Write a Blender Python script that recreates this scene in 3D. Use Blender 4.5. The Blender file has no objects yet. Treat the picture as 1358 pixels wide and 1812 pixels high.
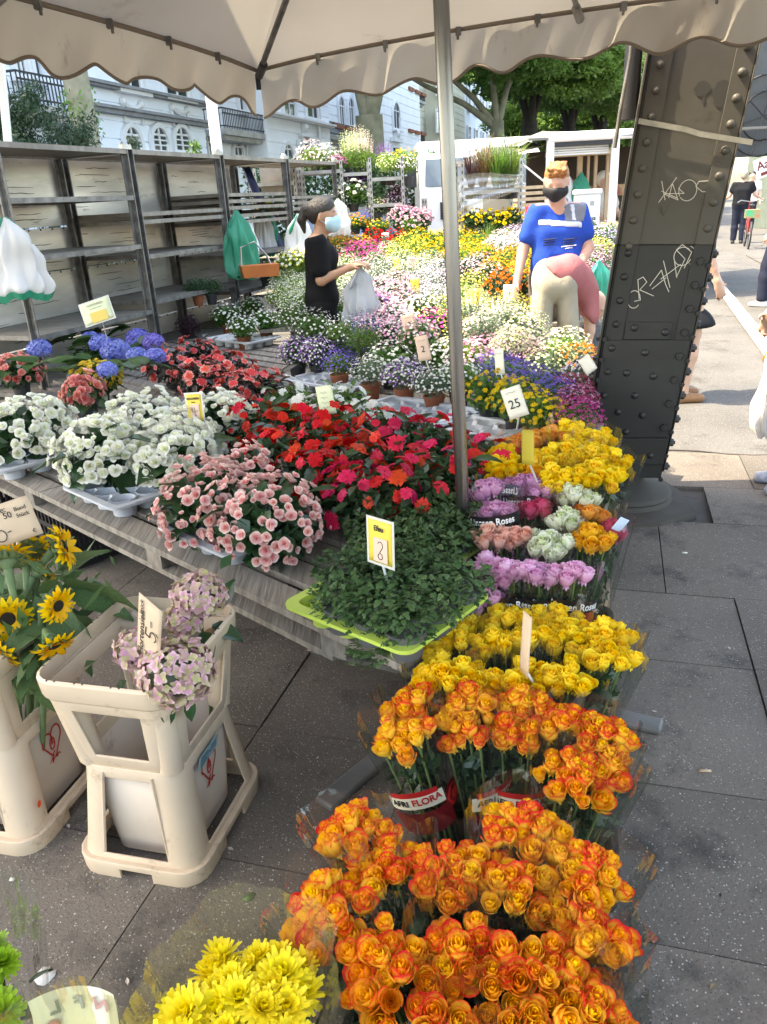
import bpy, math, random
import numpy as np
from mathutils import Vector, Matrix, noise
random.seed(7); np.random.seed(7)
R = math.radians
S = bpy.context.scene
COL = S.collection
# ------------------------------------------------------------------ camera, sky, sun, exposure
FPX, CX, CY = 1361.0, 679.0, 906.0          # focal length and centre in photograph pixels
TH, RO, CH = R(22.0), R(3.2), 1.5           # pitch, roll, camera height
ct, st, cr, sr = math.cos(TH), math.sin(TH), math.cos(RO), math.sin(RO)
cam = bpy.data.cameras.new('camera'); cam_o = bpy.data.objects.new('camera', cam); COL.objects.link(cam_o)
xr_ = Vector((cr, -st*sr, -ct*sr)); dn_ = Vector((-sr, -st*cr, -ct*cr)); fw_ = Vector((0, ct, -st))
mw = Matrix.Identity(4)
for i in range(3):
    mw[i][0] = xr_[i]; mw[i][1] = -dn_[i]; mw[i][2] = -fw_[i]
mw[2][3] = CH
cam_o.matrix_world = mw
cam.sensor_fit = 'VERTICAL'; cam.angle = 2*math.atan(906/FPX); cam.clip_end = 600; cam.clip_start = 0.03
S.camera = cam_o
SUN_EL, SHIFT = 57.0, 1/math.tan(R(57.0))
world = bpy.data.worlds.new('World'); S.world = world; world.use_nodes = True
wn = world.node_tree; bgn = wn.nodes['Background']
sky = wn.nodes.new('ShaderNodeTexSky'); sky.sky_type = 'NISHITA'; sky.sun_disc = False
sky.sun_elevation = R(SUN_EL); sky.sun_rotation = R(-90); sky.air_density = 1.0; sky.dust_density = 2.5; sky.ozone_density = .45
wn.links.new(sky.outputs[0], bgn.inputs[0]); bgn.inputs[1].default_value = 0.15
sl = bpy.data.lights.new('sun', 'SUN'); sl.energy = 2.0; sl.angle = R(0.6); sl.color = (1, .95, .86)
so = bpy.data.objects.new('sun', sl); COL.objects.link(so)
so.rotation_euler = Vector((SHIFT, -0.04, -1)).to_track_quat('-Z', 'Y').to_euler()
so.location = (-20, 0, 30)
S.view_settings.view_transform = 'Standard'; S.view_settings.look = 'None'
S.view_settings.gamma = 1; S.view_settings.use_curve_mapping = False
S.view_settings.exposure = 2.85
S.view_settings.use_white_balance = True; S.view_settings.white_balance_temperature = 8000; S.view_settings.white_balance_tint = 8
S.render.engine = 'CYCLES'
S.cycles.max_bounces = 8; S.cycles.transparent_max_bounces = 24; S.cycles.diffuse_bounces = 4
# ------------------------------------------------------------------ helpers
def ray(px, py):
    x, y = px-CX, py-CY
    a, b = x*cr - y*sr, x*sr + y*cr
    return Vector((a, FPX*ct - b*st, -FPX*st - b*ct))
def at(px, py, h=0.0):                       # the point at height h seen at photograph pixel (px, py)
    d = ray(px, py); t = (h-CH)/d.z
    return Vector((d.x*t, d.y*t, h))
def atY(px, py, Y):                          # the point at distance Y
    d = ray(px, py); t = Y/d.y
    return Vector((d.x*t, Y, CH + d.z*t))
class MB:
    def __init__(s): s.v = []; s.f = []; s.mi = []; s.m = 0
    def add(s, vs, fs):
        o = len(s.v); s.v.extend([tuple(v) for v in vs]); s.f.extend([tuple(i+o for i in f) for f in fs]); s.mi.extend([s.m]*len(fs))
    def box(s, c, d, M=None, taper=1.0):
        x, y, z = d[0]/2, d[1]/2, d[2]/2; t = taper
        vs = [Vector(p) for p in ((-x,-y,-z),(x,-y,-z),(x,y,-z),(-x,y,-z),(-x*t,-y*t,z),(x*t,-y*t,z),(x*t,y*t,z),(-x*t,y*t,z))]
        c = Vector(c)
        vs = [(M @ v if M else v) + c for v in vs]
        s.add(vs, [(0,3,2,1),(4,5,6,7),(0,1,5,4),(1,2,6,5),(2,3,7,6),(3,0,4,7)])
    def bar(s, a, b, w, h, up=(0,0,1)):
        a, b = Vector(a), Vector(b); d = (b-a); L = d.length; d = d/L
        u = Vector(up); x = d.cross(u)
        if x.length < 1e-4: x = d.cross(Vector((0,1,0)))
        x.normalize(); z = x.cross(d)
        M = Matrix((x, d, z)).transposed()
        s.box((a+b)/2, (w, L, h), M)
    def tube(s, pts, r, n=8, cap=True):
        pts = [Vector(p) for p in pts]
        rs = r if isinstance(r, (list, tuple)) else [r]*len(pts)
        rings = []; ref = None
        for i, p in enumerate(pts):
            d = (pts[min(i+1, len(pts)-1)] - pts[max(i-1, 0)])
            d = d.normalized() if d.length > 1e-9 else Vector((0,0,1))
            if ref is None: ref = Vector((0,0,1)) if abs(d.z) < .9 else Vector((1,0,0))
            x = d.cross(ref); x.normalize(); y = d.cross(x); ref = -y if False else ref
            rings.append([p + (x*math.cos(2*math.pi*k/n) + y*math.sin(2*math.pi*k/n))*rs[i] for k in range(n)])
        s.loft(rings, cap)
    def loft(s, rings, cap=True, closed=True):
        n = len(rings[0]); vs = [v for r in rings for v in r]; fs = []
        for i in range(len(rings)-1):
            for k in range(n if closed else n-1):
                k2 = (k+1) % n
                fs.append((i*n+k, i*n+k2, (i+1)*n+k2, (i+1)*n+k))
        if cap:
            fs.append(tuple(reversed(range(n)))); fs.append(tuple((len(rings)-1)*n+k for k in range(n)))
        s.add(vs, fs)
    def lathe(s, prof, n=20, c=(0,0,0), cap=False):
        c = Vector(c)
        s.loft([[c + Vector((r*math.cos(2*math.pi*k/n), r*math.sin(2*math.pi*k/n), z)) for k in range(n)] for r, z in prof], cap)
    def grid(s, fn, nu, nv):
        vs = [fn(i/nu, j/nv) for j in range(nv+1) for i in range(nu+1)]
        fs = [(j*(nu+1)+i, j*(nu+1)+i+1, (j+1)*(nu+1)+i+1, (j+1)*(nu+1)+i) for j in range(nv) for i in range(nu)]
        s.add(vs, fs)
    def sphere(s, c, r, nu=10, nv=6, sc=(1,1,1)):
        c = Vector(c)
        def fn(u, v):
            a, b = 2*math.pi*u, math.pi*(v-.5)
            return c + Vector((r*sc[0]*math.cos(a)*math.cos(b), r*sc[1]*math.sin(a)*math.cos(b), r*sc[2]*math.sin(b)))
        s.grid(fn, nu, nv)
    def mesh(s, name, mats, smooth=None):
        me = bpy.data.meshes.new(name); me.from_pydata(s.v, [], s.f)
        for m in (mats if isinstance(mats, (list, tuple)) else [mats]): me.materials.append(m)
        if any(s.mi): me.polygons.foreach_set('material_index', s.mi)
        if smooth is not None:
            me.polygons.foreach_set('use_smooth', [True]*len(s.f))
            if smooth < 179: me.set_sharp_from_angle(angle=R(smooth))
        me.update(); return me
    def obj(s, name, mats, parent=None, smooth=None):
        return link(name, s.mesh(name, mats, smooth), parent)
def link(name, me, parent=None, loc=None, M=None, mat=None):
    o = bpy.data.objects.new(name, me); COL.objects.link(o)
    if parent is not None: o.parent = parent
    if M is not None: o.matrix_local = M
    elif loc is not None: o.location = loc
    if mat is not None:
        o.material_slots[0].link = 'OBJECT'; o.material_slots[0].material = mat
    return o
def tag(o, label=None, cat=None, group=None, kind=None):
    if label: o['label'] = label
    if cat: o['category'] = cat
    if group: o['group'] = group
    if kind: o['kind'] = kind
    return o
def thing(name, label, cat, loc=(0,0,0), rz=0.0, group=None):
    o = bpy.data.objects.new(name, None); o.empty_display_size = .1; COL.objects.link(o)
    o.location = loc; o.rotation_euler = (0, 0, rz)
    return tag(o, label, cat, group)
def struct(o): o['kind'] = 'structure'; return o
def dirM(loc, d, roll=0.0, sc=1.0):          # a matrix whose +z points along d
    q = Vector(d).to_track_quat('Z', 'Y')
    s = sc if isinstance(sc, (tuple, list)) else (sc, sc, sc)
    return Matrix.Translation(loc) @ q.to_matrix().to_4x4() @ Matrix.Rotation(roll, 4, 'Z') @ Matrix.Diagonal((*s, 1))
def rnd(a, b): return random.uniform(a, b)
def rrect(w, d, r, z, k=4, m=6):             # rounded rectangle ring with m segments per side
    pts = []
    hw, hd = w/2-r, d/2-r
    cs = [(hw,-hd,-90),(hw,hd,0),(-hw,hd,90),(-hw,-hd,180)]
    for i, (x, y, a) in enumerate(cs):
        for j in range(k+1):
            t = R(a + 90*j/k); pts.append(Vector((x+r*math.cos(t), y+r*math.sin(t), z)))
        x2, y2, a2 = cs[(i+1) % 4]; p = pts[-1]; t2 = R(a2); q = Vector((x2+r*math.cos(t2), y2+r*math.sin(t2), z))
        for j in range(1, m): pts.append(p.lerp(q, j/m))
    return pts
_tc = {}
def text_mesh(txt, size, depth=.0004, bold=False):
    key = (txt, size)
    cu = bpy.data.curves.new('lettering', 'FONT'); cu.body = txt; cu.size = size; cu.align_x = 'CENTER'; cu.align_y = 'CENTER'
    cu.extrude = depth; cu.resolution_u = 3
    if bold: cu.offset = size*.02
    o = bpy.data.objects.new('lettering', cu); COL.objects.link(o)
    dg = bpy.context.evaluated_depsgraph_get(); me = bpy.data.meshes.new_from_object(o.evaluated_get(dg))
    COL.objects.unlink(o); bpy.data.objects.remove(o); me.materials.clear()
    return me
def text(txt, size, mat, parent, M, bold=False, bend=None, sx=1.0):
    me = text_mesh(txt, size, bold=bold); me.materials.append(mat)
    if bend: 
        for v in me.vertices: v.co = bend(v.co.x*sx, v.co.y, v.co.z)
    elif sx != 1.0:
        for v in me.vertices: v.co.x *= sx
    return link('lettering', me, parent, M=M)
def strokes(name, lines, w, mat, parent, M, th=.0006):  # hand-drawn lines as thin raised ribbons
    b = MB()
    for ln in lines:
        p = [Vector((x, y, 0)) for x, y in ln]
        for i in range(len(p)-1):
            d = (p[i+1]-p[i])
            if d.length < 1e-6: continue
            d.normalize(); b.bar(p[i]-d*w*.3, p[i+1]+d*w*.3, w, th*(1+.1*(i % 2)))
    return link(name, b.mesh(name, mat), parent, M=M)
def arc(cx, cy, rx, ry, a0, a1, n=12): return [(cx+rx*math.cos(R(a0+(a1-a0)*i/n)), cy+ry*math.sin(R(a0+(a1-a0)*i/n))) for i in range(n+1)]
# ------------------------------------------------------------------ materials
def M_(name, col, rough=.6, col2=None, scale=12.0, bump=0.0, trans=0.0, metal=0.0, coat=0.0, stretch=None, rvar=0.0, hvar=0.0, spec=.5, dirt=None, detail=4.0, bscale=None, world=False):
    m = bpy.data.materials.new(name); m.use_nodes = True; n = m.node_tree; N = n.nodes; L = n.links
    p = N['Principled BSDF']; out = N['Material Output']
    p.inputs['Roughness'].default_value = rough; p.inputs['Metallic'].default_value = metal
    p.inputs['Coat Weight'].default_value = coat; p.inputs['Specular IOR Level'].default_value = spec
    tc = N.new('ShaderNodeNewGeometry' if world else 'ShaderNodeTexCoord'); vec = tc.outputs['Position' if world else 'Object']
    if stretch:
        mp = N.new('ShaderNodeMapping'); mp.inputs['Scale'].default_value = stretch; L.new(vec, mp.inputs[0]); vec = mp.outputs[0]
    src = None
    if col2 is not None:
        nz = N.new('ShaderNodeTexNoise'); nz.inputs['Scale'].default_value = scale; nz.inputs['Detail'].default_value = detail
        L.new(vec, nz.inputs['Vector'])
        rp = N.new('ShaderNodeValToRGB'); rp.color_ramp.elements[0].position = .35; rp.color_ramp.elements[1].position = .65
        rp.color_ramp.elements[0].color = (*col, 1); rp.color_ramp.elements[1].color = (*col2, 1)
        L.new(nz.outputs[0], rp.inputs[0]); src = rp.outputs[0]
    else:
        c = N.new('ShaderNodeRGB'); c.outputs[0].default_value = (*col, 1); src = c.outputs[0]
    if dirt:                                   # (colour, scale, threshold)
        nz = N.new('ShaderNodeTexNoise'); nz.inputs['Scale'].default_value = dirt[1]; nz.inputs['Detail'].default_value = 8; nz.inputs['Roughness'].default_value = .7
        L.new(vec, nz.inputs['Vector'])
        rp = N.new('ShaderNodeMapRange'); rp.inputs[1].default_value = dirt[2]; rp.inputs[2].default_value = dirt[2]+.12; L.new(nz.outputs[0], rp.inputs[0])
        mx = N.new('ShaderNodeMix'); mx.data_type = 'RGBA'; L.new(rp.outputs[0], mx.inputs[0]); L.new(src, mx.inputs[6]); mx.inputs[7].default_value = (*dirt[0], 1)
        src = mx.outputs[2]
    if rvar or hvar:
        oi = N.new('ShaderNodeObjectInfo'); hs = N.new('ShaderNodeHueSaturation')
        mr = N.new('ShaderNodeMapRange'); mr.inputs[3].default_value = 1-rvar; mr.inputs[4].default_value = 1+rvar; L.new(oi.outputs['Random'], mr.inputs[0])
        L.new(mr.outputs[0], hs.inputs['Value'])
        if hvar:
            mm = N.new('ShaderNodeMath'); mm.operation = 'FRACT'; m2 = N.new('ShaderNodeMath'); m2.operation = 'MULTIPLY'; m2.inputs[1].default_value = 17.3
            L.new(oi.outputs['Random'], m2.inputs[0]); L.new(m2.outputs[0], mm.inputs[0])
            mh = N.new('ShaderNodeMapRange'); mh.inputs[3].default_value = .5-hvar; mh.inputs[4].default_value = .5+hvar; L.new(mm.outputs[0], mh.inputs[0]); L.new(mh.outputs[0], hs.inputs['Hue'])
        L.new(src, hs.inputs['Color']); src = hs.outputs[0]
    L.new(src, p.inputs['Base Color'])
    if bump:
        nz = N.new('ShaderNodeTexNoise'); nz.inputs['Scale'].default_value = bscale or scale*2; nz.inputs['Detail'].default_value = 6
        L.new(vec, nz.inputs['Vector']); bp = N.new('ShaderNodeBump'); bp.inputs['Strength'].default_value = bump; bp.inputs['Distance'].default_value = .01
        L.new(nz.outputs[0], bp.inputs['Height']); L.new(bp.outputs[0], p.inputs['Normal'])
    if trans:
        tr = N.new('ShaderNodeBsdfTranslucent'); L.new(src, tr.inputs[0]); ms = N.new('ShaderNodeMixShader'); ms.inputs[0].default_value = trans
        L.new(p.outputs[0], ms.inputs[1]); L.new(tr.outputs[0], ms.inputs[2]); L.new(ms.outputs[0], out.inputs[0])
    return m
def leafm(name, col, col2, trans=.3, rough=.45, rvar=.2): return M_(name, col, rough, col2, scale=25, trans=trans, rvar=rvar, hvar=.015)
def petal(name, inner, outer, edge=None, tr=.3, rvar=.1, hvar=.008, lo=.35, hi=.95):   # petals: colour runs along attributes stored in the mesh
    m = bpy.data.materials.new(name); m.use_nodes = True; n = m.node_tree; N = n.nodes; L = n.links; p = N['Principled BSDF']
    p.inputs['Roughness'].default_value = .5; p.inputs['Specular IOR Level'].default_value = .3
    a = N.new('ShaderNodeAttribute'); a.attribute_name = 'petal'; sp = N.new('ShaderNodeSeparateColor'); L.new(a.outputs[0], sp.inputs[0])
    mx = N.new('ShaderNodeMix'); mx.data_type = 'RGBA'; L.new(sp.outputs[1], mx.inputs[0]); mx.inputs[6].default_value = (*inner, 1); mx.inputs[7].default_value = (*outer, 1); src = mx.outputs[2]
    oi = N.new('ShaderNodeObjectInfo')
    if edge:
        gt = N.new('ShaderNodeMath'); gt.operation = 'MULTIPLY_ADD'; L.new(sp.outputs[1], gt.inputs[0]); gt.inputs[1].default_value = .4; gt.inputs[2].default_value = -.2
        nz = N.new('ShaderNodeTexNoise'); nz.inputs['Scale'].default_value = 2.5; tc = N.new('ShaderNodeTexCoord'); L.new(tc.outputs['Object'], nz.inputs['Vector'])
        ad = N.new('ShaderNodeMath'); ad.operation = 'MULTIPLY_ADD'; L.new(nz.outputs[0], ad.inputs[0]); ad.inputs[1].default_value = .5; ad.inputs[2].default_value = -.25
        a2 = N.new('ShaderNodeMath'); a2.operation = 'ADD'; L.new(ad.outputs[0], a2.inputs[0]); ag = N.new('ShaderNodeMath'); ag.operation = 'ADD'; L.new(sp.outputs[0], ag.inputs[0]); L.new(gt.outputs[0], ag.inputs[1]); L.new(ag.outputs[0], a2.inputs[1])
        ro_ = N.new('ShaderNodeMath'); ro_.operation = 'MULTIPLY_ADD'; L.new(oi.outputs['Random'], ro_.inputs[0]); ro_.inputs[1].default_value = .45; ro_.inputs[2].default_value = -.27
        a3 = N.new('ShaderNodeMath'); a3.operation = 'ADD'; L.new(a2.outputs[0], a3.inputs[0]); L.new(ro_.outputs[0], a3.inputs[1])
        mr = N.new('ShaderNodeMapRange'); mr.interpolation_type = 'SMOOTHSTEP'; mr.inputs[1].default_value = lo; mr.inputs[2].default_value = hi; L.new(a3.outputs[0], mr.inputs[0])
        m2 = N.new('ShaderNodeMix'); m2.data_type = 'RGBA'; L.new(mr.outputs[0], m2.inputs[0]); L.new(src, m2.inputs[6]); m2.inputs[7].default_value = (*edge, 1); src = m2.outputs[2]
    hs = N.new('ShaderNodeHueSaturation'); mr = N.new('ShaderNodeMapRange'); mr.inputs[3].default_value = 1-rvar; mr.inputs[4].default_value = 1+rvar*.6
    L.new(oi.outputs['Random'], mr.inputs[0]); L.new(mr.outputs[0], hs.inputs['Value'])
    m5 = N.new('ShaderNodeMath'); m5.operation = 'MULTIPLY'; m5.inputs[1].default_value = 13.7; m6 = N.new('ShaderNodeMath'); m6.operation = 'FRACT'
    L.new(oi.outputs['Random'], m5.inputs[0]); L.new(m5.outputs[0], m6.inputs[0])
    mh = N.new('ShaderNodeMapRange'); mh.inputs[3].default_value = .5-hvar; mh.inputs[4].default_value = .5+hvar; L.new(m6.outputs[0], mh.inputs[0]); L.new(mh.outputs[0], hs.inputs['Hue'])
    L.new(src, hs.inputs['Color']); src = hs.outputs[0]
    L.new(src, p.inputs['Base Color'])
    t = N.new('ShaderNodeBsdfTranslucent'); L.new(src, t.inputs[0]); ms = N.new('ShaderNodeMixShader'); ms.inputs[0].default_value = tr
    L.new(p.outputs[0], ms.inputs[1]); L.new(t.outputs[0], ms.inputs[2]); L.new(ms.outputs[0], N['Material Output'].inputs[0])
    return m
def film(name, tint=(1,1,1), base=.026, gl=.42, rough=.04, haze=.004):   # thin clear wrap: see-through, with creased highlights
    m = bpy.data.materials.new(name); m.use_nodes = True; n = m.node_tree; N = n.nodes; L = n.links; N.remove(N['Principled BSDF'])
    t = N.new('ShaderNodeBsdfTransparent'); t.inputs[0].default_value = (*tint, 1); g = N.new('ShaderNodeBsdfGlossy'); g.inputs['Roughness'].default_value = rough
    lw = N.new('ShaderNodeLayerWeight'); lw.inputs[0].default_value = .25
    tc = N.new('ShaderNodeTexCoord'); mp = N.new('ShaderNodeMapping'); mp.inputs['Scale'].default_value = (13, 13, 3); L.new(tc.outputs['Object'], mp.inputs[0])
    nz = N.new('ShaderNodeTexNoise'); nz.inputs['Scale'].default_value = 1.3; nz.inputs['Detail'].default_value = 3; L.new(mp.outputs[0], nz.inputs['Vector'])
    bp = N.new('ShaderNodeBump'); bp.inputs['Strength'].default_value = .55; bp.inputs['Distance'].default_value = .02; L.new(nz.outputs[0], bp.inputs['Height'])
    L.new(bp.outputs[0], g.inputs['Normal']); L.new(bp.outputs[0], lw.inputs['Normal'])
    mr = N.new('ShaderNodeMapRange'); mr.inputs[3].default_value = base; mr.inputs[4].default_value = gl; L.new(lw.outputs['Fresnel'], mr.inputs[0])
    d = N.new('ShaderNodeBsdfDiffuse'); d.inputs[0].default_value = (.8, .8, .8, 1)
    m1 = N.new('ShaderNodeMixShader'); m1.inputs[0].default_value = haze; L.new(t.outputs[0], m1.inputs[1]); L.new(d.outputs[0], m1.inputs[2])
    m2 = N.new('ShaderNodeMixShader'); L.new(mr.outputs[0], m2.inputs[0]); L.new(m1.outputs[0], m2.inputs[1]); L.new(g.outputs[0], m2.inputs[2])
    L.new(m2.outputs[0], N['Material Output'].inputs[0]); return m
def slabm(name, col, col2, speck=.5):
    m = M_(name, col, .85, col2, scale=1.7, bump=.3, rvar=.2, bscale=120, dirt=((.045,.04,.035), 2.2, .54), world=True, detail=8)
    n = m.node_tree; N = n.nodes; L = n.links; p = N['Principled BSDF']; src = p.inputs['Base Color'].links[0].from_socket
    tc = {'Object': None}; gp = N.new('ShaderNodeNewGeometry')
    for sc, thr, c in ((190, .17, (.42,.40,.36)), (95, .10, (.5,.48,.44)), (230, .2, (.025,.024,.022))):
        v = N.new('ShaderNodeTexVoronoi'); v.inputs['Scale'].default_value = sc; v.inputs['Randomness'].default_value = 1; L.new(gp.outputs['Position'], v.inputs['Vector'])
        lt = N.new('ShaderNodeMath'); lt.operation = 'LESS_THAN'; lt.inputs[1].default_value = thr*2; L.new(v.outputs['Distance'], lt.inputs[0])
        sp = N.new('ShaderNodeSeparateColor'); L.new(v.outputs['Color'], sp.inputs[0]); g = N.new('ShaderNodeMath'); g.operation = 'GREATER_THAN'; g.inputs[1].default_value = 1-speck*.55; L.new(sp.outputs[0], g.inputs[0])
        mu = N.new('ShaderNodeMath'); mu.operation = 'MULTIPLY'; L.new(lt.outputs[0], mu.inputs[0]); L.new(g.outputs[0], mu.inputs[1])
        mu2 = N.new('ShaderNodeMath'); mu2.operation = 'MULTIPLY'; L.new(mu.outputs[0], mu2.inputs[0]); L.new(sp.outputs[1], mu2.inputs[1])
        mx = N.new('ShaderNodeMix'); mx.data_type = 'RGBA'; L.new(mu2.outputs[0], mx.inputs[0]); L.new(src, mx.inputs[6]); mx.inputs[7].default_value = (*c, 1); src = mx.outputs[2]
    L.new(src, p.inputs['Base Color']); return m
slab_m = slabm('paving concrete', (.104,.087,.072), (.142,.121,.101), .36)
asphalt_m = slabm('worn asphalt', (.072,.069,.065), (.10,.096,.09), .4)
ground_m = M_('ground dirt', (.07,.063,.055), .95, (.08,.075,.07), 8, bump=.3)
street_m = M_('street paving', (.088,.084,.078), .9, (.115,.11,.103), 3, bump=.1)
linew_m = M_('road paint', (.7,.7,.68), .7, (.55,.55,.53), 8, dirt=((.25,.25,.24), 20, .6))
cloth_m = M_('canopy cloth', (.56,.53,.48), .8, (.50,.47,.42), 1.3, bump=.12, trans=.115, dirt=((.34,.29,.23), 1.6, .58), bscale=6)
val_m = M_('valance cloth', (.54,.495,.425), .85, (.45,.41,.35), 1.8, bump=.25, trans=.24, dirt=((.25,.20,.15), 3.2, .56), bscale=10, stretch=(1,1,.5))
hem_m = M_('hem tape', (.22,.18,.14), .9)
steel_m = M_('galvanised steel', (.42,.42,.41), .38, (.3,.3,.29), 9, metal=.85, bump=.05)
pole_m = M_('polished steel pole', (.30,.302,.305), .27, (.20,.202,.205), 6, metal=1.0, stretch=(8,8,.6))
rackm = M_('rack steel', (.23,.225,.215), .5, (.13,.125,.12), 14, metal=.6, dirt=((.1,.085,.07), 10, .58))
shelf_m = M_('shelf plywood edge', (.27,.245,.205), .6, (.18,.16,.135), 6, dirt=((.12,.1,.08), 9, .6), stretch=(1,3,1))
ply_m = M_('rack back plywood', (.66,.64,.60), .30, (.42,.405,.38), 1.9, metal=.35, dirt=((.13,.11,.09), 5.0, .60), stretch=(.7,.7,3.2), bump=.15)
seam_m = M_('plywood crack', (.06,.05,.045), .9)
plank_m = M_('weathered plank', (.27,.245,.21), .8, (.16,.142,.12), 5, bump=.4, stretch=(12,.8,4), rvar=.2, dirt=((.07,.06,.05), 1.8, .62))
black_m = M_('black plastic', (.015,.015,.017), .45)
blackpot_m = M_('dark pot plastic', (.025,.026,.03), .5, rvar=.3)
terra_m = M_('terracotta pot', (.26,.075,.03), .7, (.2,.06,.025), 12)
tray_m = M_('grey tray plastic', (.50,.53,.57), .4, (.42,.45,.49), 8, dirt=((.2,.19,.17), 22, .66))
wtray_m = M_('white tray plastic', (.72,.73,.74), .4, (.62,.63,.64), 8)
lime_m = M_('lime tray plastic', (.46,.60,.10), .4, (.40,.53,.09), 8)
cream_m = M_('cream bucket plastic', (.64,.51,.375), .42, (.57,.45,.325), 5, dirt=((.30,.22,.15), 7, .585), bump=.14)
creamtub_m = M_('inner tub plastic', (.62,.52,.42), .45, (.52,.43,.35), 4, dirt=((.28,.22,.17), 6, .59))
red_m = M_('red print', (.45,.015,.015), .5); orange_m = M_('orange spot', (.8,.09,.02), .5)
ink_m = M_('black ink', (.012,.012,.014), .7); greyink_m = M_('faded ink', (.34,.34,.27), .7)
kraft_m = M_('kraft card', (.58,.44,.31), .8, (.52,.39,.27), 9)
ycard_m = M_('yellow card', (.72,.56,.07), .6, (.66,.5,.06), 6); pcard_m = M_('pinkish card', (.66,.48,.38), .7)
lcard_m = M_('pale lime card', (.62,.68,.46), .5); wcard_m = M_('white card', (.72,.70,.62), .6)
lam_m = M_('laminate edge', (.55,.55,.52), .25); stick_m = M_('white stick', (.75,.75,.74), .4); wood_m = M_('light wood', (.5,.37,.24), .7, (.42,.3,.19), 20, stretch=(1,1,.2))
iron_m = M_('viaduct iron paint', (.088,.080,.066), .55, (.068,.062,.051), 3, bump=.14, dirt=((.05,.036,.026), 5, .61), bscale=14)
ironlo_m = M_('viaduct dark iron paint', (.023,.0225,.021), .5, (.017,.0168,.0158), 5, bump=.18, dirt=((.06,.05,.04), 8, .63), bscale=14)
chalk_m = M_('scratched graffiti', (.62,.58,.5), .9); stone_m = M_('foot stone', (.065,.06,.052), .85, (.062,.057,.05), 7, bump=.3)
tape_m = M_('clear tape', (.27,.255,.22), .15, (.16,.15,.125), 10, spec=.8)
film_m = film('clear flower wrap'); ywrap_m = film('yellowish flower wrap', (.975,.96,.78), .03, .36, .1, .03); stretchf_m = film('stretch wrap', (.93,.96,.97), .12, .6, .2, .12)
band_m = M_('printed black band', (.012,.011,.013), .3); white_m = M_('white print', (.78,.78,.76), .4); ivory_m = M_('ivory print', (.7,.66,.5), .5); redfilm_m = M_('dark red print', (.22,.012,.014), .35, (.10,.006,.008), 14)
stem_m = M_('stem green', (.11,.17,.045), .5, (.08,.13,.04), 9)
bagw_m = M_('white bag plastic', (.78,.78,.78), .45, trans=.25); bagg_m = M_('green bag plastic', (.02,.33,.2), .4, (.015,.26,.16), 4, trans=.2); bagc_m = M_('grey thin bag', (.62,.64,.66), .25, (.5,.53,.56), 6, trans=.4); bagm_m = M_('mint bag plastic', (.05,.55,.4), .4, trans=.3)
tarp_m = M_('navy tarp', (.012,.018,.075), .5, (.02,.03,.11), 3); btarp_m = M_('blue tarp', (.01,.07,.38), .4, (.008,.05,.28), 5)
# ------------------------------------------------------------------ the large structure
AZ = R(17.0); EU = Vector((math.cos(AZ), -math.sin(AZ), 0)); EV = Vector((math.sin(AZ), math.cos(AZ), 0))
def UV(u, v, z=0): return EU*u + EV*v + Vector((0, 0, z))
def quad(name, pts, mat): 
    b = MB(); b.add(pts, [tuple(range(len(pts)))]); return struct(b.obj(name, mat))
quad('ground', [(-250,-60,-.025), (250,-60,-.025), (250,450,-.025), (-250,450,-.025)], ground_m)
# pavement of concrete slabs, each slab its own piece
pave = thing('pavement', None, None); struct(pave)
v0 = .02; row = 0
slab_cache = {}
while v0 < 4.72:
    L = (.5, .75, .5, .625)[row % 4]
    if v0+L > 4.6: L = 4.75-v0
    off = .25*(row % 2) if row > 4 else .0
    for k in range(-8, 8):
        u0 = .018 + k*.5 + (0.25 if (row*7+k//3) % 3 == 1 and k < 0 else 0) * 0 + off
        key = (round(L, 3))
        if key not in slab_cache:
            b = MB(); b.box((0,0,-.03), (.4955, L-.0045, .06)); b2 = b
            top = [Vector(v) for v in b.v]
            slab_cache[key] = b.mesh('paving_slab', slab_m)
        c = UV(u0+.25, v0+L/2, rnd(-.0025, .0025))
        if (c - Vector((1.2, 3.68, 0))).length < .42: continue
        o = link('paving_slab', slab_cache[key], pave, M=Matrix.Translation(c) @ Matrix.Rotation(-AZ, 4, 'Z') @ Matrix.Rotation(rnd(-.004, .004), 4, 'X') @ Matrix.Rotation(rnd(-.004, .004), 4, 'Y'))
    v0 += L; row += 1
V1 = v0
quad('footpath', [UV(-5, V1+.012, -.004), UV(2.55, V1+.012, -.004), UV(2.55, 90, -.004), UV(-5, 90, -.004)], asphalt_m)
quad('street', [UV(2.56, V1+.012, -.008), UV(26, V1+.012, -.008), UV(26, 160, -.008), UV(2.56, 160, -.008)], street_m)
quad('road', [UV(-13.5, V1+.012, -.012), UV(-5, V1+.012, -.012), UV(-5, 200, -.012), UV(-13.5, 200, -.012)], asphalt_m)
# bigger slabs beyond the white line
far = thing('cycle_path_paving', None, None); struct(far)
bs = MB(); bs.box((0,0,0), (.985, .985, .02)); bsm = bs.mesh('paving_slab', street_m)
for i in range(6):
    for j in range(14):
        link('paving_slab', bsm, far, M=Matrix.Translation(UV(3.2+i, V1+.7+j*1.0, .004+rnd(-.002,.002))) @ Matrix.Rotation(-AZ, 4, 'Z'))
l1, l2 = at(1266, 497), at(1349, 607); ld = (l1-l2).normalized(); lx = Vector((ld.y, -ld.x, 0))*.075
tag(quad('road_marking', [l2-ld*1.2-lx+Vector((0,0,.018)), l2-ld*1.2+lx+Vector((0,0,.018)), l1+ld*14+lx+Vector((0,0,.018)), l1+ld*14-lx+Vector((0,0,.018))], linew_m), 'white painted line along the footpath')
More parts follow.
